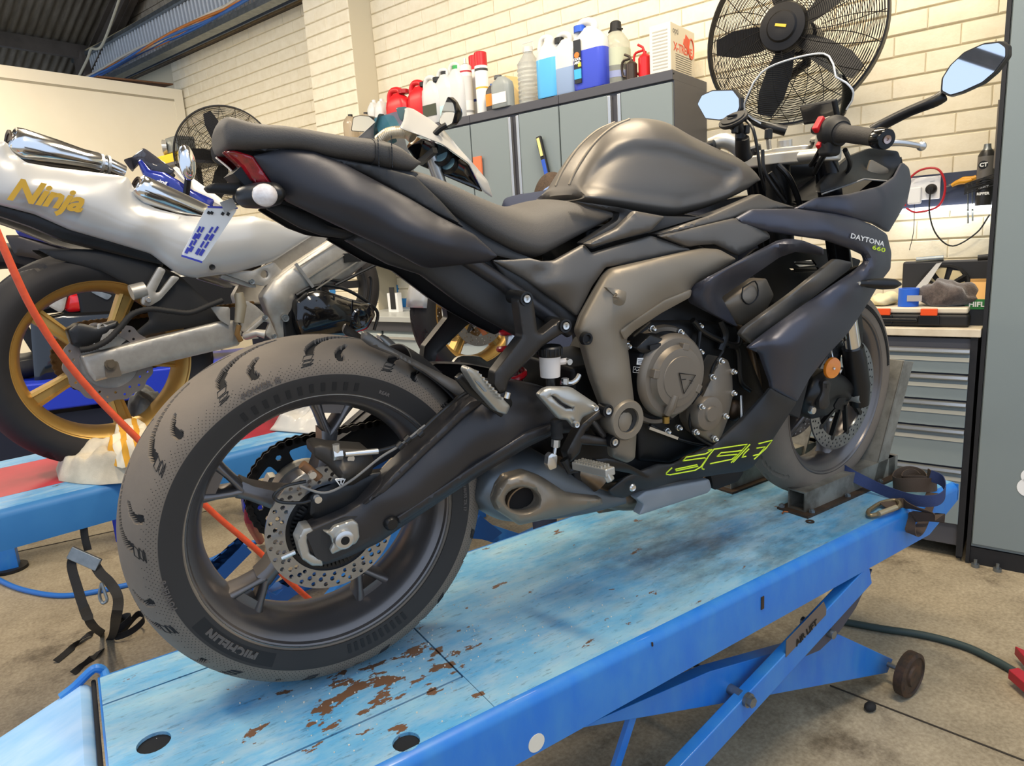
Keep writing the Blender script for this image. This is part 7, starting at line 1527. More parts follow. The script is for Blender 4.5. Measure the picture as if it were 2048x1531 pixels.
# orange air hose crossing in front of the white motorcycle
tubeobj('air_hose', 'orange air hose hanging in front of the gold rear wheel', 'hose', [world_px(-40, 380, 1.52), world_px(5, 490, 1.55), world_px(60, 610, 1.6), world_px(120, 705, 1.66), world_px(190, 790, 1.72), world_px(270, 872, 1.78), world_px(350, 950, 1.83), world_px(430, 1028, 1.9), world_px(520, 1105, 1.98), world_px(612, 1192, 2.1), at_z(700, 1260, .012)], .0085, mat('orange_hose', 'D4522F', .55, col2='B8431F', nscale=60, namt=.6))
tubeobj('blue_air_hose', 'bright blue air hose lying on the floor at the left', 'hose', [at_z(-60, 1120, .01), at_z(0, 1160, .01), at_z(60, 1182, .01), at_z(140, 1190, .01), at_z(250, 1170, .01), at_z(330, 1150, .01), at_z(420, 1120, .01), at_z(465, 1098, .01), at_z(520, 1080, .01)], .011, mat('blue_hose', '2A6FC0', .4))
tubeobj('floor_hose', 'dark green grey hose running over the floor to red clamps', 'hose', [at_z(1640, 1235, .012), at_z(1690, 1243, .012), at_z(1760, 1256, .012), at_z(1850, 1270, .012), at_z(1930, 1292, .012), at_z(1990, 1320, .012), at_z(2035, 1345, .012), at_z(2070, 1360, .012)], .0115, mat('green_hose', '33423F', .6))
rc = thing('red_clamp', 'red steel clamp jaw on the floor at right edge', 'tool', at_z(2040, 1345, 0)); M_rc = mat('red_tool_paint', 'A82430', .4)
o0 = Vector(rc.location)
for pts in ([(2028, 1308), (2060, 1322), (2075, 1340), (2050, 1335)], [(2015, 1356), (2035, 1352), (2075, 1378), (2065, 1400)]):
    q = MB(); q.prism([tuple(at_z(x, y, .02)-o0) for x, y in pts], (0, 0, .03)); q.build('jaw', M_rc, rc, bevel=.003)
lp_ = at_z(1740, 1420, .0); o = MB().ball((0, 0, .012), .016, 10, 7, (1.2, .9, .8)).build('rubber_bung', M_rubber, None); o.location = lp_; tag(o, 'small black rubber bung on the concrete under the lift', 'rubber bung')
# red jack handle seen through the wheel
tubeobj('red_jack_handle', 'red steel rod seen through the rear wheel', 'tool', [at_z(520, 1080, .03), world_px(502, 1045, 2.5), world_px(500, 1020, 2.5)], .02, M_rc, 4)
# black ratchet strap hanging from the second lift
st = thing('tie_down_strap', 'black tie down strap hanging from the second lift onto the floor', 'strap', (0, 0, 0))
dd0 = Vector(B2.m @ Vector(B2.px(168, 1055, -.225)))
def sp_(x, y, d): return world_px(x, y, d)
ds = (dd0-Vector(CAM)).dot(Vector(_f)); rt = Vector(_r); M_strap = mat('black_webbing', '1A1918', .75, bump=.4, bscale=500)
MB().ribbon([sp_(167, 1052, ds), sp_(170, 1075, ds), sp_(176, 1100, ds)], .02, .002, rt, smooth=4).build('webbing', M_strap, st)
MB().ribbon([sp_(150, 1105, ds), sp_(143, 1130, ds*.99), sp_(155, 1175, ds*.98), sp_(168, 1215, ds*.97), sp_(185, 1250, ds*.97), at_z(205, 1268, .012), at_z(178, 1268, .012), at_z(150, 1290, .008), at_z(112, 1322, .006)], .024, .002, [rt, rt, rt, rt, rt*.8+Vector((0, 0, .1)), Vector((.3, 1, 0)), Vector((.3, 1, 0)), Vector((.6, .8, 0)), Vector((.6, .8, 0))], smooth=6).build('webbing', M_strap, st)
MB().ribbon([sp_(185, 1120, ds), sp_(200, 1145, ds*.99), sp_(220, 1165, ds*.98), sp_(236, 1195, ds*.97), sp_(232, 1235, ds*.96), at_z(222, 1275, .02), at_z(190, 1310, .01), at_z(146, 1346, .006)], .024, .002, [rt, rt, rt, rt*.5+Vector(_f)*.5, rt, rt, Vector((.7, .7, 0)), Vector((.7, .7, 0))], smooth=6).build('webbing', M_strap, st)
MB().ribbon([at_z(225, 1268, .03), at_z(252, 1245, .06), at_z(262, 1232, .07), at_z(245, 1236, .04), at_z(228, 1272, .02), at_z(262, 1262, .03), at_z(288, 1238, .05), at_z(275, 1228, .05), at_z(240, 1270, .02)], .024, .002, (0, 0, 1), smooth=6).build('webbing', M_strap, st)
q = MB(); c = sp_(168, 1112, ds*.99); q.bar(c-rt*.035+Vector((0, 0, .012)), c+rt*.035-Vector((0, 0, .025)), .01, .034, up=Vector(_u)); q.build('cam_buckle', M_galv, st, bevel=.002)
MB().tube([sp_(203, 1165, ds*.97), sp_(210, 1185, ds*.97), sp_(214, 1200, ds*.97), sp_(205, 1205, ds*.97), sp_(199, 1190, ds*.97), sp_(203, 1165, ds*.97)], .004, 8, smooth=5).build('snap_hook', M_galv, st)
# cloths
def cloth(name, lab, outline, frame_z, h, m, seed, amp=.02, step=.008, fr=WORLD, par=None, layer=None):
    """crumpled cloth heaped over a flat outline of world points"""
    rg = np.random.default_rng(seed); pts = np.array([(p[0], p[1]) for p in outline]); x0, y0 = pts.min(0); x1, y1 = pts.max(0)
    gx = np.arange(x0, x1, step); gy = np.arange(y0, y1, step); G = np.array([(a, b) for a in gx for b in gy]); G = G[inside(G, pts)]
    allp = [tuple(p) for p in pts]+[tuple(p) for p in G if bdist(np.array([p]), pts)[0] > step*.5]
    n = len(pts); res = delaunay_2d_cdt([Vector(p) for p in allp], [(i, (i+1) % n) for i in range(n)], [], 0, 1e-6); Q = np.array([tuple(p) for p in res[0]]); T = [tuple(t) for t in res[2]]
    cen = np.array([Q[list(t)].mean(0) for t in T]); T = [t for t, k in zip(T, inside(cen, pts)) if k]
    d = bdist(Q, pts); S = max(x1-x0, y1-y0); z = h*(1-np.exp(-d/(S*.12)))
    for k in range(7):
        a_ = rg.uniform(0, 2*math.pi); f_ = rg.uniform(18, 70)/1.0; ph = rg.uniform(0, 6.28); w = np.sin((Q[:, 0]*math.cos(a_)+Q[:, 1]*math.sin(a_))*f_+ph+.8*np.sin(Q[:, 1]*23+k)); z += amp*.35*np.abs(w)*np.clip(d/(S*.06), 0, 1)*(1.2-.1*k)
    N = len(Q); cnt = {}
    for t in T:
        for i in range(3): cnt[(t[i], t[(i+1) % 3])] = 1
    zb = np.maximum(0, z-.012)
    c = np.array([pts[:, 0].mean(), pts[:, 1].mean()])
    q = MB().add([(p[0]-c[0], p[1]-c[1], zz+.004) for p, zz in zip(Q, z)]+[(p[0]-c[0], p[1]-c[1], .001+zz*.0) for p, zz in zip(Q, zb)], T+[tuple(N+i for i in reversed(t)) for t in T]+[(b, a, N+a, N+b) for (a, b) in cnt if (b, a) not in cnt])
    o = q.build(name, m, par, 75); o.location = (c[0], c[1], frame_z); return tag(o, lab, 'cloth')
zd = .772
dz = lambda x, y, z=zd: at_z(x, y, z)
M_rag = mat('dirty_cream_rag', 'CFC3AA', .85, col2='9A8E78', nscale=9, namt=.6, bump=.3, bscale=300)
cloth('rag', 'dirty cream rag heaped on the second lift beside the gold wheel', [dz(*p) for p in [(118, 962), (112, 940), (150, 925), (190, 905), (240, 905), (300, 920), (310, 950), (262, 965), (200, 970), (160, 968)]], zd, .04, M_rag, 3, .035)
def stripes():
    m = bpy.data.materials.new('yellow_striped_rag'); m.use_nodes = True; nt = m.node_tree; b = nt.nodes['Principled BSDF']; b.inputs['Roughness'].default_value = .85
    tc = nt.nodes.new('ShaderNodeTexCoord'); w = nt.nodes.new('ShaderNodeTexWave'); w.inputs['Scale'].default_value = 9; w.inputs['Distortion'].default_value = 2.5; nt.links.new(tc.outputs['Object'], w.inputs[0])
    r = nt.nodes.new('ShaderNodeValToRGB'); r.color_ramp.interpolation = 'CONSTANT'; r.color_ramp.elements[0].color = lin('DDD2B8'); r.color_ramp.elements[1].color = lin('D69A2A'); r.color_ramp.elements[1].position = .55; nt.links.new(w.outputs['Fac'], r.inputs[0]); nt.links.new(r.outputs[0], b.inputs['Base Color']); return m
cloth('striped_rag', 'yellow striped rag lying on the cream rag', [dz(x, y, zd+.075) for x, y in [(205, 905), (225, 880), (262, 862), (300, 858), (315, 880), (290, 905), (240, 915)]], zd+.045, .04, stripes(), 5, .03)
cloth('grey_towel', 'folded grey towel on the second lift behind the striped rag', [dz(x, y, zd+.09) for x, y in [(246, 850), (262, 822), (330, 810), (345, 835), (300, 852), (262, 858)]], zd+.06, .06, mat('grey_towel', '6E706E', .95, bump=.5, bscale=400), 6, .04)
pl_ = [B2.m @ Vector(B2.pz(x, y, 0)) for x, y in [(540, 862), (600, 812), (720, 800), (760, 830), (640, 870)]]
cloth('plastic_bag', 'crumpled white plastic bag on the second lift seen through the wheel', pl_, zd+.002, .03, mat('white_bag', 'DEDAD0', .3, trans=.1), 8, .02)
# royal blue third lift beyond, and the blue motorcycle standing on it
M_royal = mat('royal_blue_paint', '1E36B4', .35)
l3 = thing('motorcycle_lift', 'royal blue lift frame seen through the gold rear wheel', 'lift', (0, 0, 0))
c0_, c1_ = world_px(-60, 800, 3.1), world_px(420, 735, 3.5); dirl = (c1_-c0_); dirl.z = 0; zb3 = (c0_.z+c1_.z)/2
A3 = Vector((c0_.x, c0_.y, zb3)); B3 = Vector((c1_.x, c1_.y, zb3)); MB().bar(A3-dirl*.2, B3+dirl*.2, .5, .13).build('deck_beam', M_royal, l3, bevel=.01)
MB().bar((A3-dirl*.1)-Vector((0, 0, .3)), (B3+dirl*.1)-Vector((0, 0, .3)), .4, .42).build('shade_fill', mat('shade_navy', '14182A', .5), l3)  # added block, its dark navy stands for the shade under the beam
for t in (-.1, .5, 1.1):
    p_ = A3.lerp(B3, t); MB().bar((p_.x, p_.y, 0), (p_.x, p_.y, zb3), .09, .09).build('leg', M_royal, l3)
fp_ = at_z(22, 1138, 0); MB().bar(fp_, (fp_.x, fp_.y, .62), .07, .07).build('leg', M_liftblue, l3); MB().cone(fp_, (fp_.x, fp_.y, .015), .07, n=20).build('foot', M_blackm, l3)
MB().bar(at_z(-60, 925, .35), at_z(60, 885, .35), .12, .12).build('cross_beam', M_royal, l3)
u3 = dirl.normalized(); s3 = Vector((u3.y, -u3.x, 0)); zt3 = zb3+.065
m3 = Matrix(((u3.x, -s3.x, 0, A3.x), (u3.y, -s3.y, 0, A3.y), (0, 0, 1, zt3), (0, 0, 0, 1))); F3 = Frame(m3)
bb = thing('motorcycle', 'dark blue sport motorcycle mostly hidden behind the white one', 'motorcycle', matrix=m3)
M_bblue = mat('deep_blue_paint', '1B2A86', .2, .3, coat=.8)
def P3(name, outline, m, mirror=True, **kw):
    kw['frame'] = F3; return P(name, outline, m, bb, mirror, **kw)
xr3 = F3.px(30, 640, 0)[0]; 
for x3, nm in ((xr3, 'rear_wheel'), (xr3+1.4, 'front_wheel')):
    w_ = grp(nm, bb); w_.location = (x3, 0, .31); vs, fs = tyre_mesh(.31, .17 if nm[0] == 'r' else .12, .226, 96, 20, None); MB().add(vs, fs).build('tyre', mat('black_tyre', '262321', .7), w_, 28, fix=False); MB().lathe([(y*.9, r) for y, r in rimp], (0, 0, 0), (0, 1, 0), 60, closed=True).build('rim', M_blackm, w_, 30)
    for i in range(5): MB().bar((0, 0, 0), (.2*math.cos(i*1.2566), 0, .2*math.sin(i*1.2566)), .04, .03, up=(0, 1, 0)).build('spoke', M_blackm, w_)
P3('tail_panel', [(28, 455, -.12), (34, 444, -.12), (60, 446, -.13), (150, 485, -.14), (146, 494, -.14), (125, 494, -.14), (36, 470, -.12)], M_bblue, bulge=.01, thick=.02)
P3('tail_underside', [(10, 470, -.1), (40, 470, -.11), (125, 495, -.12), (150, 500, -.12), (90, 520, -.12), (30, 510, -.1)], mat('dark_gloss_grey', '3A3430', .3, .3), bulge=.01, thick=.03)
P3('red_side_panel', [(128, 620, -.1), (138, 590, -.12), (165, 582, -.13), (255, 588, -.14), (252, 612, -.14), (200, 618, -.13), (140, 624, -.11)], mat('red_gloss_paint', 'D0181C', .15, coat=.8), bulge=.015, thick=.03)
P3('white_graphic', Y([(225, 600), (254, 600), (252, 612), (232, 612)], -.165), M_white, bulge=0, thick=.002, mirror=False); P3('grey_graphic', Y([(180, 582), (205, 584), (225, 590), (215, 600), (190, 588)], -.163), M_galv, bulge=0, thick=.002, mirror=False)
P3('swingarm_plate', Y([(94, 610), (120, 592), (134, 592), (128, 620), (120, 625)], -.13), M_frame2, bulge=.003, thick=.02, mirror=False)
P3('white_lever_plate', Y([(78, 670), (95, 655), (120, 660), (118, 690), (88, 684)], -.12), M_white, bulge=.004, thick=.02, mirror=False)
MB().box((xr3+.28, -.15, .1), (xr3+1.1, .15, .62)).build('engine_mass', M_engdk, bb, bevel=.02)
P3('lower_fairing', [(60, 640, -.14), (130, 626, -.15), (260, 620, -.15), (420, 640, -.15), (430, 750, -.15), (300, 750, -.15), (180, 760, -.15), (70, 770, -.14)], M_gblack, bulge=.02, edge=20, thick=.03)
P3('seat_and_tank', [(120, 470, -.1), (200, 440, -.12), (300, 400, -.14), (380, 400, -.14), (420, 430, -.14), (400, 480, -.14), (250, 500, -.12)], M_bblue, bulge=.03, edge=20, thick=.05)
cfz = 3.9
P3('front_fairing', [(275, 322, -.05), (282, 318, -.06), (300, 340, -.1), (330, 345, -.12), (360, 362, -.13), (385, 380, -.13), (430, 400, -.1), (420, 420, -.12), (350, 395, -.12), (285, 350, -.08)], M_bblue, bulge=.015, thick=.01)
P3('windscreen', [(250, 325, .05), (286, 296, -.02), (292, 298, -.03), (350, 340, -.1), (340, 352, -.1), (305, 342, -.09), (280, 318, -.05), (265, 345, .02)], mat('smoked_screen', '33343C', .08, alpha=.85), bulge=.004, thick=.003, mirror=True)
P3('fairing_edge', [(345, 335, -.08), (352, 332, -.08), (440, 395, -.09), (470, 425, -.09), (440, 410, -.1), (385, 380, -.11)], mat('white_silver_edge', 'CFCBC2', .3, .3), bulge=.004, thick=.01)
on = [F3.px(300, 360, -.155), F3.px(335, 366, -.155)]; a, b_ = Vector(on[0]), Vector(on[1]); q = text_mb('racing', .04, .0005, .2, .001); xs_ = [p[0] for p in q.v]; k = (b_-a).length/(max(xs_)-min(xs_)); q.v = [((p[0]-min(xs_))*k, p[1], p[2]*k) for p in q.v]; q.xf(basis(a, b_-a, (0, 0, 1))); q.build('side_lettering', M_white, bb, 0)
q = MB(); c = Vector(F3.px(374, 325, -.2)); q.ball((0, 0, 0), .075, 14, 10, (.5, .45, 1.1)); q.xf(Matrix.Translation(c)); q.build('mirror', M_chrome, bb, 60); MB().tube([c+Vector((0, 0, -.05)), c+Vector((-.03, .05, -.16))], .015, 8).build('mirror_stem', M_black, bb)
MB().bar((xr3, 0, .31), (xr3+.6, 0, .45), .2, .06).build('swingarm', M_engdk, bb)
# yellow case with a work lamp on top, against the partition
yc = world_px(365, 312, 5.0); cs = thing('tool_case', 'yellow plastic case on a shelf by the partition', 'tool case', (yc.x, yc.y, yc.z-.03), R(-68)); q = MB(); q.cbox((0, 0, 0), (.36, .25, .07)); q.build('case_body', mat('yellow_plastic', 'E0B81A', .4), cs, bevel=.012)
MB().cbox((-.13, -.127, .0), (.05, .006, .03)).build('case_label', mat('label_navy', '2A3A6A', .5), cs); 
sh_ = thing('wall_shelf', 'thin steel shelf holding the yellow case', 'shelf', (yc.x, yc.y, yc.z-.075), R(-68)); MB().cbox((0, 0, 0), (.6, .3, .02)).build('board', M_cabdk, sh_); MB().bar((0, .1, -.01), (0, .1, -1.2), .04, .04).build('bracket', M_cabdk, sh_)
wl_ = thing('work_lamp', 'round faced silver work lamp standing on the yellow case', 'lamp', (yc.x-.03, yc.y, yc.z+.006), R(-68)); q = MB(); q.cbox((.06, .0, .06), (.17, .14, .11)); q.build('lamp_body', M_galv, wl_, bevel=.01); q = MB(); q.lathe([(0, .05), (.03, .055), (.035, .045), (.025, .02), (.025, 0)], (-.03, -.05, .055), (-.6, -.8, 0), 24); q.build('lamp_face', mat('lamp_glass', 'BDB9AE', .15, .5), wl_)
# ------------------------------------------------------------------ things on and above the right hand bench
zt = .922
def bpos(x, y, v): p = wl(x, y, v); return p
tb = thing('parts_case', 'black and pale organiser case with orange latches on the bench', 'tool case', W2((.28, -.28, zt)), R(-68)); 
u0_, u1_ = wl(1765, 640, -.47)[0]-.28, wl(1938, 640, -.47)[0]-.28
MB().box((u0_-.1, -.19, 0), (u1_, .15, .05)).build('case_base', M_blackm, tb, bevel=.012); MB().box((u0_-.1, -.185, .051), (u1_-.004, .145, .075)).build('case_lid', mat('case_lid', 'CFC4AE', .4), tb, bevel=.008)
for x in (1765, 1858): 
    p = wl(x, 630, -.47)[0]-.28; MB().box((p-.028, -.2, .045), (p+.028, -.186, .072)).build('latch', mat('latch_orange', 'E2511E', .4), tb, bevel=.003); MB().box((p-.035, -.198, .008), (p+.035, -.187, .046)).build('latch_seat', M_black, tb, bevel=.003)
MB().box((wl(1800, 640, -.47)[0]-.36, -.203, .02), (wl(1800, 640, -.47)[0]-.22, -.188, .034)).build('carry_handle', M_black, tb, bevel=.004)
tz = zt+.076
p = wl(1816, 615, -.42); tp = thing('tape_roll', 'blue masking tape roll standing on the organiser case', 'tape', W2((p[0], -.42, tz)), R(-68)); MB().lathe([(0, .026), (0, .036), (.07, .036), (.07, .026)], (0, 0, 0), (0, 0, 1), 32, closed=True).build('tape', mat('tape_blue', '2A62C8', .45), tp, 30)
MB().box((.0, -.038, .022), (.05, -.033, .045)).build('tape_end', mat('tape_grey', 'A9A4A0', .5), tp)
def blob(name, lab, x0, x1, y0, y1, v, m, seed, d=.1, cat='cloth', z0=tz, disp=.2):
    A, B_ = wl(x0, y1, v), wl(x1, y0, v); w = B_[0]-A[0]; h = max(.03, wl((x0+x1)/2, y0, v)[2]-z0); rg = random.Random(seed)
    q = MB(); q.ball((0, 0, h*.42), 1, 36, 22, (w/2, d, h*.58)); vs = []
    for x, y, z_ in q.v:
        n_ = math.sin(x*60+seed)*math.sin(z_*75+1)*.5+math.sin(y*70+x*30)*.3+math.sin(x*120+z_*140)*.25; s_ = 1+disp*n_; vs.append((x*s_, y*s_, max(.0, z_*s_)))
    q.v = vs; o = q.build(name, m, None, 75); o.location = W2(((A[0]+B_[0])/2, v, z0)); o.rotation_euler = (0, 0, R(-68)); return tag(o, lab, cat)
blob('fluffy_towel', 'fluffy brown microfibre towel bunched on the organiser case', 1832, 1962, 562, 606, -.36, mat('brown_towel', '3C322E', 1, col2='5A4E48', nscale=90, namt=.8, bump=1.0, bscale=350, sheen=.6), 3)
blob('cream_glove', 'crumpled cream cloth on the bench behind the front wheel', 1742, 1800, 585, 612, -.34, mat('cream_cloth', 'D9CFA8', .9, bump=.4, bscale=200), 9)
bx_ = wl(1958, 640, -.36); hb = thing('filter_box', 'open kraft and green oil filter box at the bench end', 'box', W2((bx_[0], -.36, zt)), R(-68)); M_kr = mat('kraft_open', 'C79A5A', .7); M_grn = mat('box_green', '2E7A3E', .5)
hb_h = wl(1950, 596, -.36)[2]-zt; MB().box((-.045, -.04, 0), (.05, .05, hb_h)).build('box_body', mat('box_dark', '20242A', .5), hb); MB().box((-.046, -.0415, hb_h*.62), (.051, -.0395, hb_h)).build('green_band', M_grn, hb)
MB().prism([(-.045, -.04, hb_h), (-.03, -.04, hb_h), (-.02, .0, hb_h+.06), (-.04, .02, hb_h+.06)], (.09, 0, 0)).build('open_flap', M_kr, hb); MB().box((-.04, .048, hb_h), (.05, .052, hb_h+.07)).build('open_flap', M_kr, hb)
q = text_mb('HIFLO', .026, .0004, bold=.0008); q.xf(Matrix.Translation((.002, -.0425, hb_h*.8))); q.build('box_lettering', M_white, hb, 0)
# radiator fan shroud leaning against the wall
rs_ = thing('cooling_fan', 'radiator fan in black shroud leaning on the wall above the bench', 'fan', W2(wl(1895, 545, -.1)), R(-68))
MB().box((-.17, .02, -.15), (.21, .05, .05)).build('shroud_panel', mat('shroud_black', '2A2A2C', .5), rs_, bevel=.01); MB().lathe([(0, .085), (0, .095), (.03, .095), (.03, .085)], (-.01, .0, -.06), (0, 1, 0), 36, closed=True).build('fan_ring', M_blackm, rs_)
for i in range(7):
    a_ = i*2*math.pi/7; q = MB(); q.prism([(.02*math.cos(a_), .004, .02*math.sin(a_)), (.08*math.cos(a_-.3), .004, .08*math.sin(a_-.3)), (.085*math.cos(a_), .004, .085*math.sin(a_)), (.075*math.cos(a_+.3), .004, .075*math.sin(a_+.3))], (0, .004, 0)); q.xf(Matrix.Translation((-.01, 0, -.06))); q.build('fan_blade', mat('fan_cream', 'CFC098', .5), rs_)
MB().lathe([(-.012, 0), (-.012, .03), (.01, .032)], (-.01, 0, -.06), (0, 1, 0), 24).build('fan_hub', mat('fan_hub', '8A7A5A', .5), rs_)
for i in range(3):
    a_ = .6+i*2.09; MB().bar((-.01, -.006, -.06), (-.01+.09*math.cos(a_), -.006, -.06+.09*math.sin(a_)), .008, .01).build('fan_strut', M_blackm, rs_)
MB().prism([(-.14, -.02, -.1), (-.04, -.02, .04), (-.02, -.02, .045), (-.1, -.02, -.11)], (0, .01, 0)).build('clear_bag', mat('bag_white', 'D9DADA', .2, alpha=.8), rs_)
MB().cone((-.12, .03, .055), (-.02, .03, .06), .012, n=12).build('end_fitting', M_galv, rs_); MB().cone((.1, .03, .055), (.19, .03, .06), .013, n=12).build('end_fitting', M_blackm, rs_)
# backboard with outlet, strip light, tools
bbz0, bbz1 = wl(1900, 410, -.01)[2], wl(1900, 345, -.01)[2]
bo_ = thing('tool_rail', 'dark blue tool rail with power outlet fixed to brick wall', 'rail', W2((.5, -.012, bbz0)), R(-68)); MB().box((0, -.008, 0), (.42, .01, bbz1-bbz0)).build('rail_board', mat('rail_navy', '3A4154', .45), bo_, bevel=.002)
ox = wl(1848, 380, -.02)[0]-.5; MB().box((ox-.06, -.018, .03), (ox+.06, -.008, .125)).build('outlet_plate', M_white, bo_, bevel=.003)
MB().box((ox-.055, -.05, .015), (ox-.005, -.018, .085)).build('usb_charger', M_white, bo_, bevel=.006); MB().lathe([(0, .022), (.02, .02), (.028, .01), (.028, 0)], (ox+.028, -.018, .072), (0, -1, 0), 24).build('power_plug', M_blackm, bo_)
for x_ in (ox-.03, ox+.03): MB().box((x_-.008, -.021, .105), (x_+.008, -.018, .12)).build('outlet_switch', M_white, bo_)
MB().tube([(ox-.065, -.03, .01), (ox-.07, -.04, .09), (ox-.02, -.045, .15), (ox+.05, -.045, .15), (ox+.08, -.04, .08), (ox+.06, -.03, .0), (ox-.02, -.03, -.02), (ox-.06, -.03, .0)], .0045, 8, smooth=5).build('red_lead', mat('red_cable', 'B8222C', .4), bo_)
MB().tube([(ox+.028, -.045, .07), (ox+.03, -.045, -.03), (ox+.06, -.04, -.12), (ox+.12, -.03, -.17), (ox+.2, -.03, -.12), (ox+.24, -.03, -.05)], .003, 8, smooth=6).build('black_lead', M_blackm, bo_)
MB().tube([(ox-.03, -.03, .02), (ox-.028, -.03, -.1), (ox-.04, -.03, -.18)], .0015, 6, smooth=4).build('thin_lead', M_blackm, bo_)
sl_ = thing('strip_light', 'lit white strip light under the tool rail', 'lamp', W2((.70, -.03, bbz0-.012)), R(-68)); MB().box((-.2, -.012, -.01), (.19, .015, .01)).build('diffuser', mat('lit_strip', 'FFFFFF', .5, emit='F2F6FF', estr=4), sl_, bevel=.004)
ql = area_light('strip_light_glow', tuple(W2((.70, -.05, bbz0-.03))), tuple(W2((.70, -.1, 0))),   .38, .02, .35, (.95, .97, 1.0)); ql.rotation_euler = (0, 0, R(-68))
cx_ = wl(1972, 330, -.08); sc = thing('spray_can', 'black lettered aerosol can on the tool rail', 'spray can', W2((cx_[0], -.07, wl(1972, 410, -.07)[2])), R(-68)); hcan = wl(1972, 288, -.07)[2]-wl(1972, 410, -.07)[2]
MB().lathe([(0, .03), (hcan*.82, .03), (hcan*.9, .02)], (0, 0, 0), (0, 0, 1), 28).build('can_body', mat('can_black', '2A2826', .35), sc, 40); MB().lathe([(hcan*.42, .0303), (hcan*.8, .0303)], (0, 0, 0), (0, 0, 1), 28).build('grey_band', mat('can_grey', '6A6660', .4), sc); MB().lathe([(hcan*.88, .021), (hcan*.93, .014), (hcan, .012), (hcan, 0)], (0, 0, 0), (0, 0, 1), 16).build('nozzle', M_galv, sc)
MB().lathe([(0, .0), (0, .016), (.001, .016)], (-.008, -.0295, hcan*.66), (0, -1, 0), 20).build('round_logo', M_engdk, sc); q = text_mb('CT', .02, .0006, bold=.001); q.xf(Matrix.Translation((-.007, -.0312, hcan*.66))); q.build('can_lettering', M_white, sc, 0)
for i, s_ in enumerate(('RUST', 'RIPPER')): q = text_mb(s_, .014, .0006, bold=.0006); q.xf(Matrix.Translation((-.002, -.0312, hcan*(.3-.11*i)))); q.build('can_lettering', M_white, sc, 0)
for i, (lab, dx) in enumerate((('yellow handled hex key hung on the tool rail, front one', 0), ('yellow handled hex key hung on the tool rail, rear one', .014))):
    hp0 = wl(1935, 362, -.05); hk = thing('hex_key', lab, 'hex key', W2((hp0[0]+dx, -.05+dx, hp0[2]+dx*.6)), R(-68), 'hex keys on the rail')
    MB().tube([(-.055, 0, -.012), (-.03, 0, .0), (.0, 0, .0), (.015, 0, .005)], [.007, .011, .011, .009], 12, smooth=4).build('handle', mat('handle_yellow', 'D99A26', .4), hk, 60); MB().tube([(-.08, 0, -.016), (-.05, 0, -.01)], .003, 8).build('short_tip', M_chrome, hk); MB().tube([(.0, 0, -.005), (.004, 0, -.05), (.012, 0, -.17)], .003, 8).build('long_shaft', M_galv, hk)
q = thing('cable_ties', 'bundle of black cable ties on the tool rail', 'cable ties', W2(wl(1965, 370, -.1)), R(-68))
for i in range(9): MB().bar((-.06, .0, -.03+.005*i), (.05, -.005, .0+.004*i+.01*math.sin(i)), .002, .004).build('cable_tie', M_blackm, q)
# strap and carabiner on the deck
M_web = mat('navy_webbing', '2F3C63', .8, bump=.4, bscale=500); M_brw = mat('dirty_brown_webbing', '4E4034', .85, bump=.4, bscale=500)
sw_ = in_frame(LF, 'ratchet_strap', 'navy and brown tie down strap coiled on the lift beside the chock', 'strap')
def L3(x, y, z): return LF.pz(x, y, z)
MB().ribbon([L3(1672, 930, .07), L3(1700, 948, .055), L3(1740, 968, .03), L3(1780, 985, .02), L3(1830, 1000, .022), L3(1872, 1000, .03), L3(1890, 985, .04), L3(1885, 962, .05), L3(1860, 950, .055)], .032, .002, [(.3, 0, 1), (.3, 0, 1), (.1, .2, 1), (0, 0, 1), (0, 0, 1), (0, 0, 1), (0, 0, 1), (0, 0, 1), (.2, 0, 1)], smooth=6).build('navy_webbing', M_web, sw_)
cst = L3(1825, 958, .03); pts = []
for i in range(26):
    a_ = i*.5; r_ = .02+.0022*i; pts.append((cst[0]+r_*math.cos(a_), cst[1]+r_*math.sin(a_)*.8, .028+.006*math.sin(i)))
MB().ribbon(pts, .04, .002, (0, .1, 1), smooth=3).build('brown_webbing', M_brw, sw_)
MB().ribbon([L3(1765, 1010, .012), L3(1800, 1005, .01), L3(1850, 1022, .012), L3(1880, 1035, .01), (L3(1900, 1040, 0)[0], -.345, -.02), (L3(1905, 1040, 0)[0]-.02, -.352, -.06), (L3(1915, 1035, 0)[0]+.01, -.348, -.06), (L3(1915, 1010, 0)[0]+.02, -.33, .01)], .03, .002, [(0, 1, .3), (0, 1, .3), (0, 1, .2), (0, 1, .2), (.2, 1, .0), (.3, 1, 0), (.3, 1, 0), (0, 1, 0)], smooth=6).build('brown_webbing', M_brw, sw_)
cb_ = in_frame(LF, 'carabiner', 'tarnished steel snap hook lying on the lift deck', 'carabiner')
MB().tube([L3(1738, 1020, .01), L3(1736, 1026, .01), L3(1745, 1030, .01), L3(1790, 1017, .012), L3(1800, 1008, .014), L3(1790, 1000, .014), L3(1762, 1005, .012), L3(1738, 1020, .01)], .0055, 10, smooth=5).build('hook_ring', mat('tarnished_steel', '8A7A5C', .4, .7), cb_); MB().cone(L3(1757, 1027, .014), L3(1792, 1014, .016), .007, n=12).build('hook_gate', mat('pale_steel', 'B0A488', .4, .6), cb_)
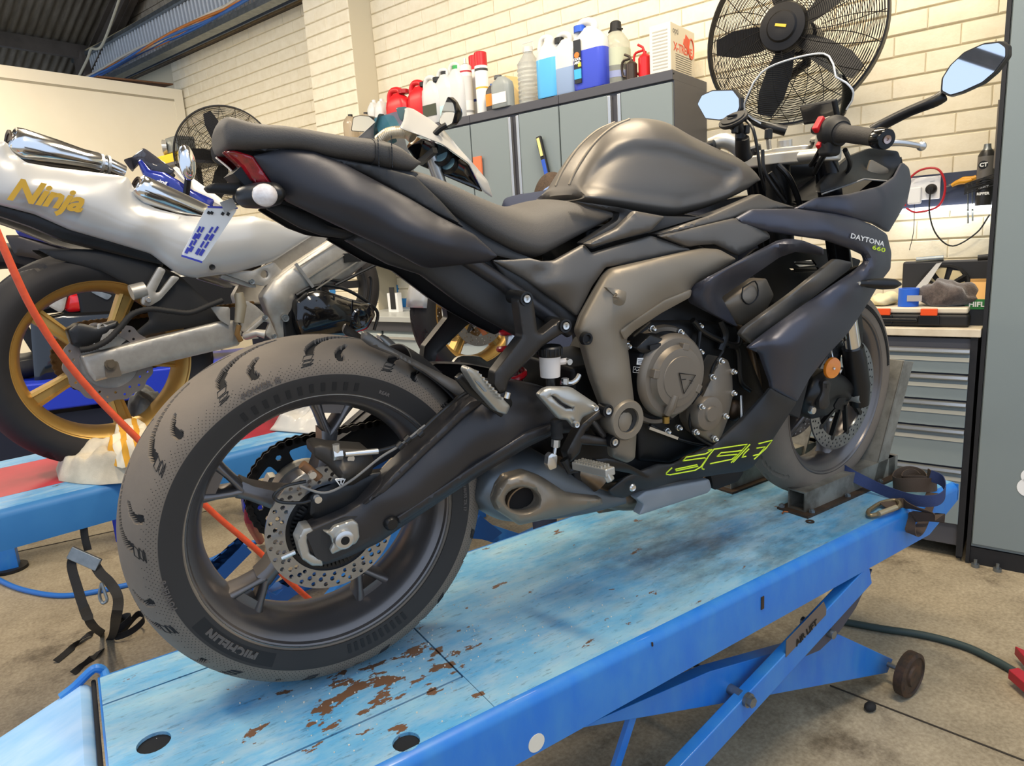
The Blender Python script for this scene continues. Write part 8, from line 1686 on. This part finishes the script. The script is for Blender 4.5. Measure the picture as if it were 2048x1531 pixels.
# pieces of grit and a washer on the deck
wo = MB().lathe([(0, .005), (0, .011), (.002, .011), (.002, .005)], (0, 0, 0), (0, 0, 1), 20, closed=True).build('washer', M_rust, None); wo.location = at_z(1620, 1043, ZP+.0005); tag(wo, 'rusty washer on the blue deck beside the chock', 'washer')
ch_ = MB().tube([(0, 0, .002), (.01, .004, .004), (.02, -.002, .002)], .002, 6, smooth=3).build('metal_shaving', mat('copper_shaving', 'B86A3A', .4, .6), None); ch_.location = at_z(1565, 1028, ZP); tag(ch_, 'copper coloured shaving on the blue deck', 'shaving')
grit = MB(); rg = random.Random(4)
for i in range(260):
    x, y = rg.gauss(.1, .25), rg.gauss(-.1, .1); s_ = rg.uniform(.0006, .002)
    if -.37 < x < 1.2 and -.31 < y < .23: grit.ball((x, y, s_*.5), s_, 5, 3)
go = grit.build('grit', mat('pale_grit', 'C9C4B8', .8), None, 0, fix=False); go.matrix_world = LF.m; tag(go, 'pale grit scattered over the blue lift deck', 'grit', kind='stuff')
# ------------------------------------------------------------------ mechanic crouching behind the seat
hw = world_px(1106, 392, 2.86); hz_ = hw.z-.02; pw = Vector((hw.x, hw.y, 0))-Vector((math.cos(R(60)), math.sin(R(60)), 0))*.46
ps_ = thing('person', 'person in navy shirt with short brown hair, bent low behind the seat', 'person', (pw.x, pw.y, 0), R(60))
def skin(name, verts, edges, rad, m, par):
    me = bpy.data.meshes.new(name); me.from_pydata(verts, edges, []); o = bpy.data.objects.new(name, me); put(o, par); me.materials.append(m)
    md = o.modifiers.new('skin', 'SKIN'); md.use_smooth_shade = True; sv = me.skin_vertices[0].data
    for i, r_ in enumerate(rad): sv[i].radius = (r_, r_) if not isinstance(r_, tuple) else r_
    sv[0].use_root = True; s2_ = o.modifiers.new('sub', 'SUBSURF'); s2_.levels = 2; s2_.render_levels = 2; return o
M_skin = mat('skin_tone', 'C58A68', .55); M_shirt = mat('navy_shirt', '2A3145', .8, bump=.2, bscale=300); M_hair = mat('brown_hair', '33251A', .8, col2='52402E', nscale=120, namt=.7, bump=.6, bscale=400)
hp_z = .93; sz_ = hz_-.01
V = [(0, 0, hp_z), (.12, 0, hp_z+.25), (.27, 0, sz_-.04), (.36, 0, sz_), (.42, 0, sz_+.02), (.27, .17, sz_-.03), (.42, .24, sz_-.26), (.62, .16, sz_-.36), (.27, -.17, sz_-.03), (.42, -.24, sz_-.26), (.62, -.16, sz_-.36), (-.02, .1, hp_z-.08), (.06, .12, .5), (-.02, .13, .09), (.1, .14, .04), (-.02, -.1, hp_z-.08), (.06, -.12, .5), (-.02, -.13, .09), (.1, -.14, .04)]
E_ = [(0, 1), (1, 2), (2, 3), (3, 4), (2, 5), (5, 6), (6, 7), (2, 8), (8, 9), (9, 10), (0, 11), (11, 12), (12, 13), (13, 14), (0, 15), (15, 16), (16, 17), (17, 18)]
body = skin('body', V, E_, [.14, .14, .125, .06, .055, .07, .05, .04, .07, .05, .04, .09, .065, .045, .04, .09, .065, .045, .04], M_shirt, ps_)
q = MB(); q.ball((0, 0, 0), .1, 24, 18, (1.0, .78, 1.2)); vs = []
for x, y, z_ in q.v:
    if x > .02 and z_ < -.02: x *= .95; y *= .9
    vs.append((x, y, z_))
q.v = vs; hc = (.48, 0, sz_-.0); q.xf(Matrix.Translation(hc)); hd = q.build('head', M_skin, ps_, 75)
MB().tube([(.36, 0, sz_-.01), (.46, 0, sz_+.0)], [.058, .055], 16).build('neck', M_skin, ps_)
q = MB(); q.ball((0, 0, 0), .108, 26, 18, (1.0, .8, 1.2)); q.v = [(x-.012, y, z_ if z_ > -.03 or x < -.02 else -.03+(z_+.03)*.1) for x, y, z_ in q.v]; q.v = [(x if z_ > -.04 else min(x, .0), y, max(z_, -.07)) for x, y, z_ in q.v]
q.v = [(min(x, .06) if z_ < .06 else x, y, z_) for x, y, z_ in q.v]; q.xf(Matrix.Translation(hc)); q.build('hair', M_hair, hd, 75)
q = MB(); q.ball((.1, 0, -.01), .018, 10, 8, (1, .7, 1.3)); q.xf(Matrix.Translation(hc)); q.build('nose', M_skin, hd, 60)
for s in (-1, 1):
    q = MB(); q.ball((-.005, s*.08, -.01), .026, 10, 8, (.6, .3, 1.1)); q.xf(Matrix.Translation(hc)); q.build('ear', M_skin, hd, 60); q = MB(); q.ball((.088, s*.032, .015), .011, 10, 8); q.xf(Matrix.Translation(hc)); q.build('eye', M_white, hd, 60)
    Vh = [(.62, s*.16, sz_-.36), (.69, s*.155, sz_-.37)]; Eh = [(0, 1)]
    for k in range(4):
        b0 = len(Vh); yy = s*(.155-.03+.02*k); Vh += [(.72, yy, sz_-.37), (.755, yy, sz_-.385), (.77, yy, sz_-.41)]; Eh += [(1, b0), (b0, b0+1), (b0+1, b0+2)]
    b0 = len(Vh); Vh += [(.66, s*.115, sz_-.36), (.695, s*.105, sz_-.375)]; Eh += [(0, b0), (b0, b0+1)]
    skin('hand', Vh, Eh, [.026, .03]+[.011, .009, .008]*4+[.012, .009], M_skin, ps_)
MB().tube([(.575, -.03, sz_-.0), (.575, .03, sz_-.0)], .006, 8).build('mouth', mat('lips', '9A5A4A', .5), hd)
MB().lathe([(0, .062), (.012, .066), (.02, .06)], (.36, 0, sz_), (1, 0, .25), 20, closed=True).build('collar', mat('collar_blue', '6A7FA8', .7), ps_)
# orange tag by the cabinets
ot = MB().box((-.03, -.005, -.06), (.03, .005, .06)).build('orange_card', mat('orange_card', 'D9734A', .6), None); ot.location = W2(wl(956, 335, -.42)); ot.rotation_euler = (0, 0, R(-68)); tag(ot, 'orange card clipped on cabinet front near the chrome mirror', 'card')
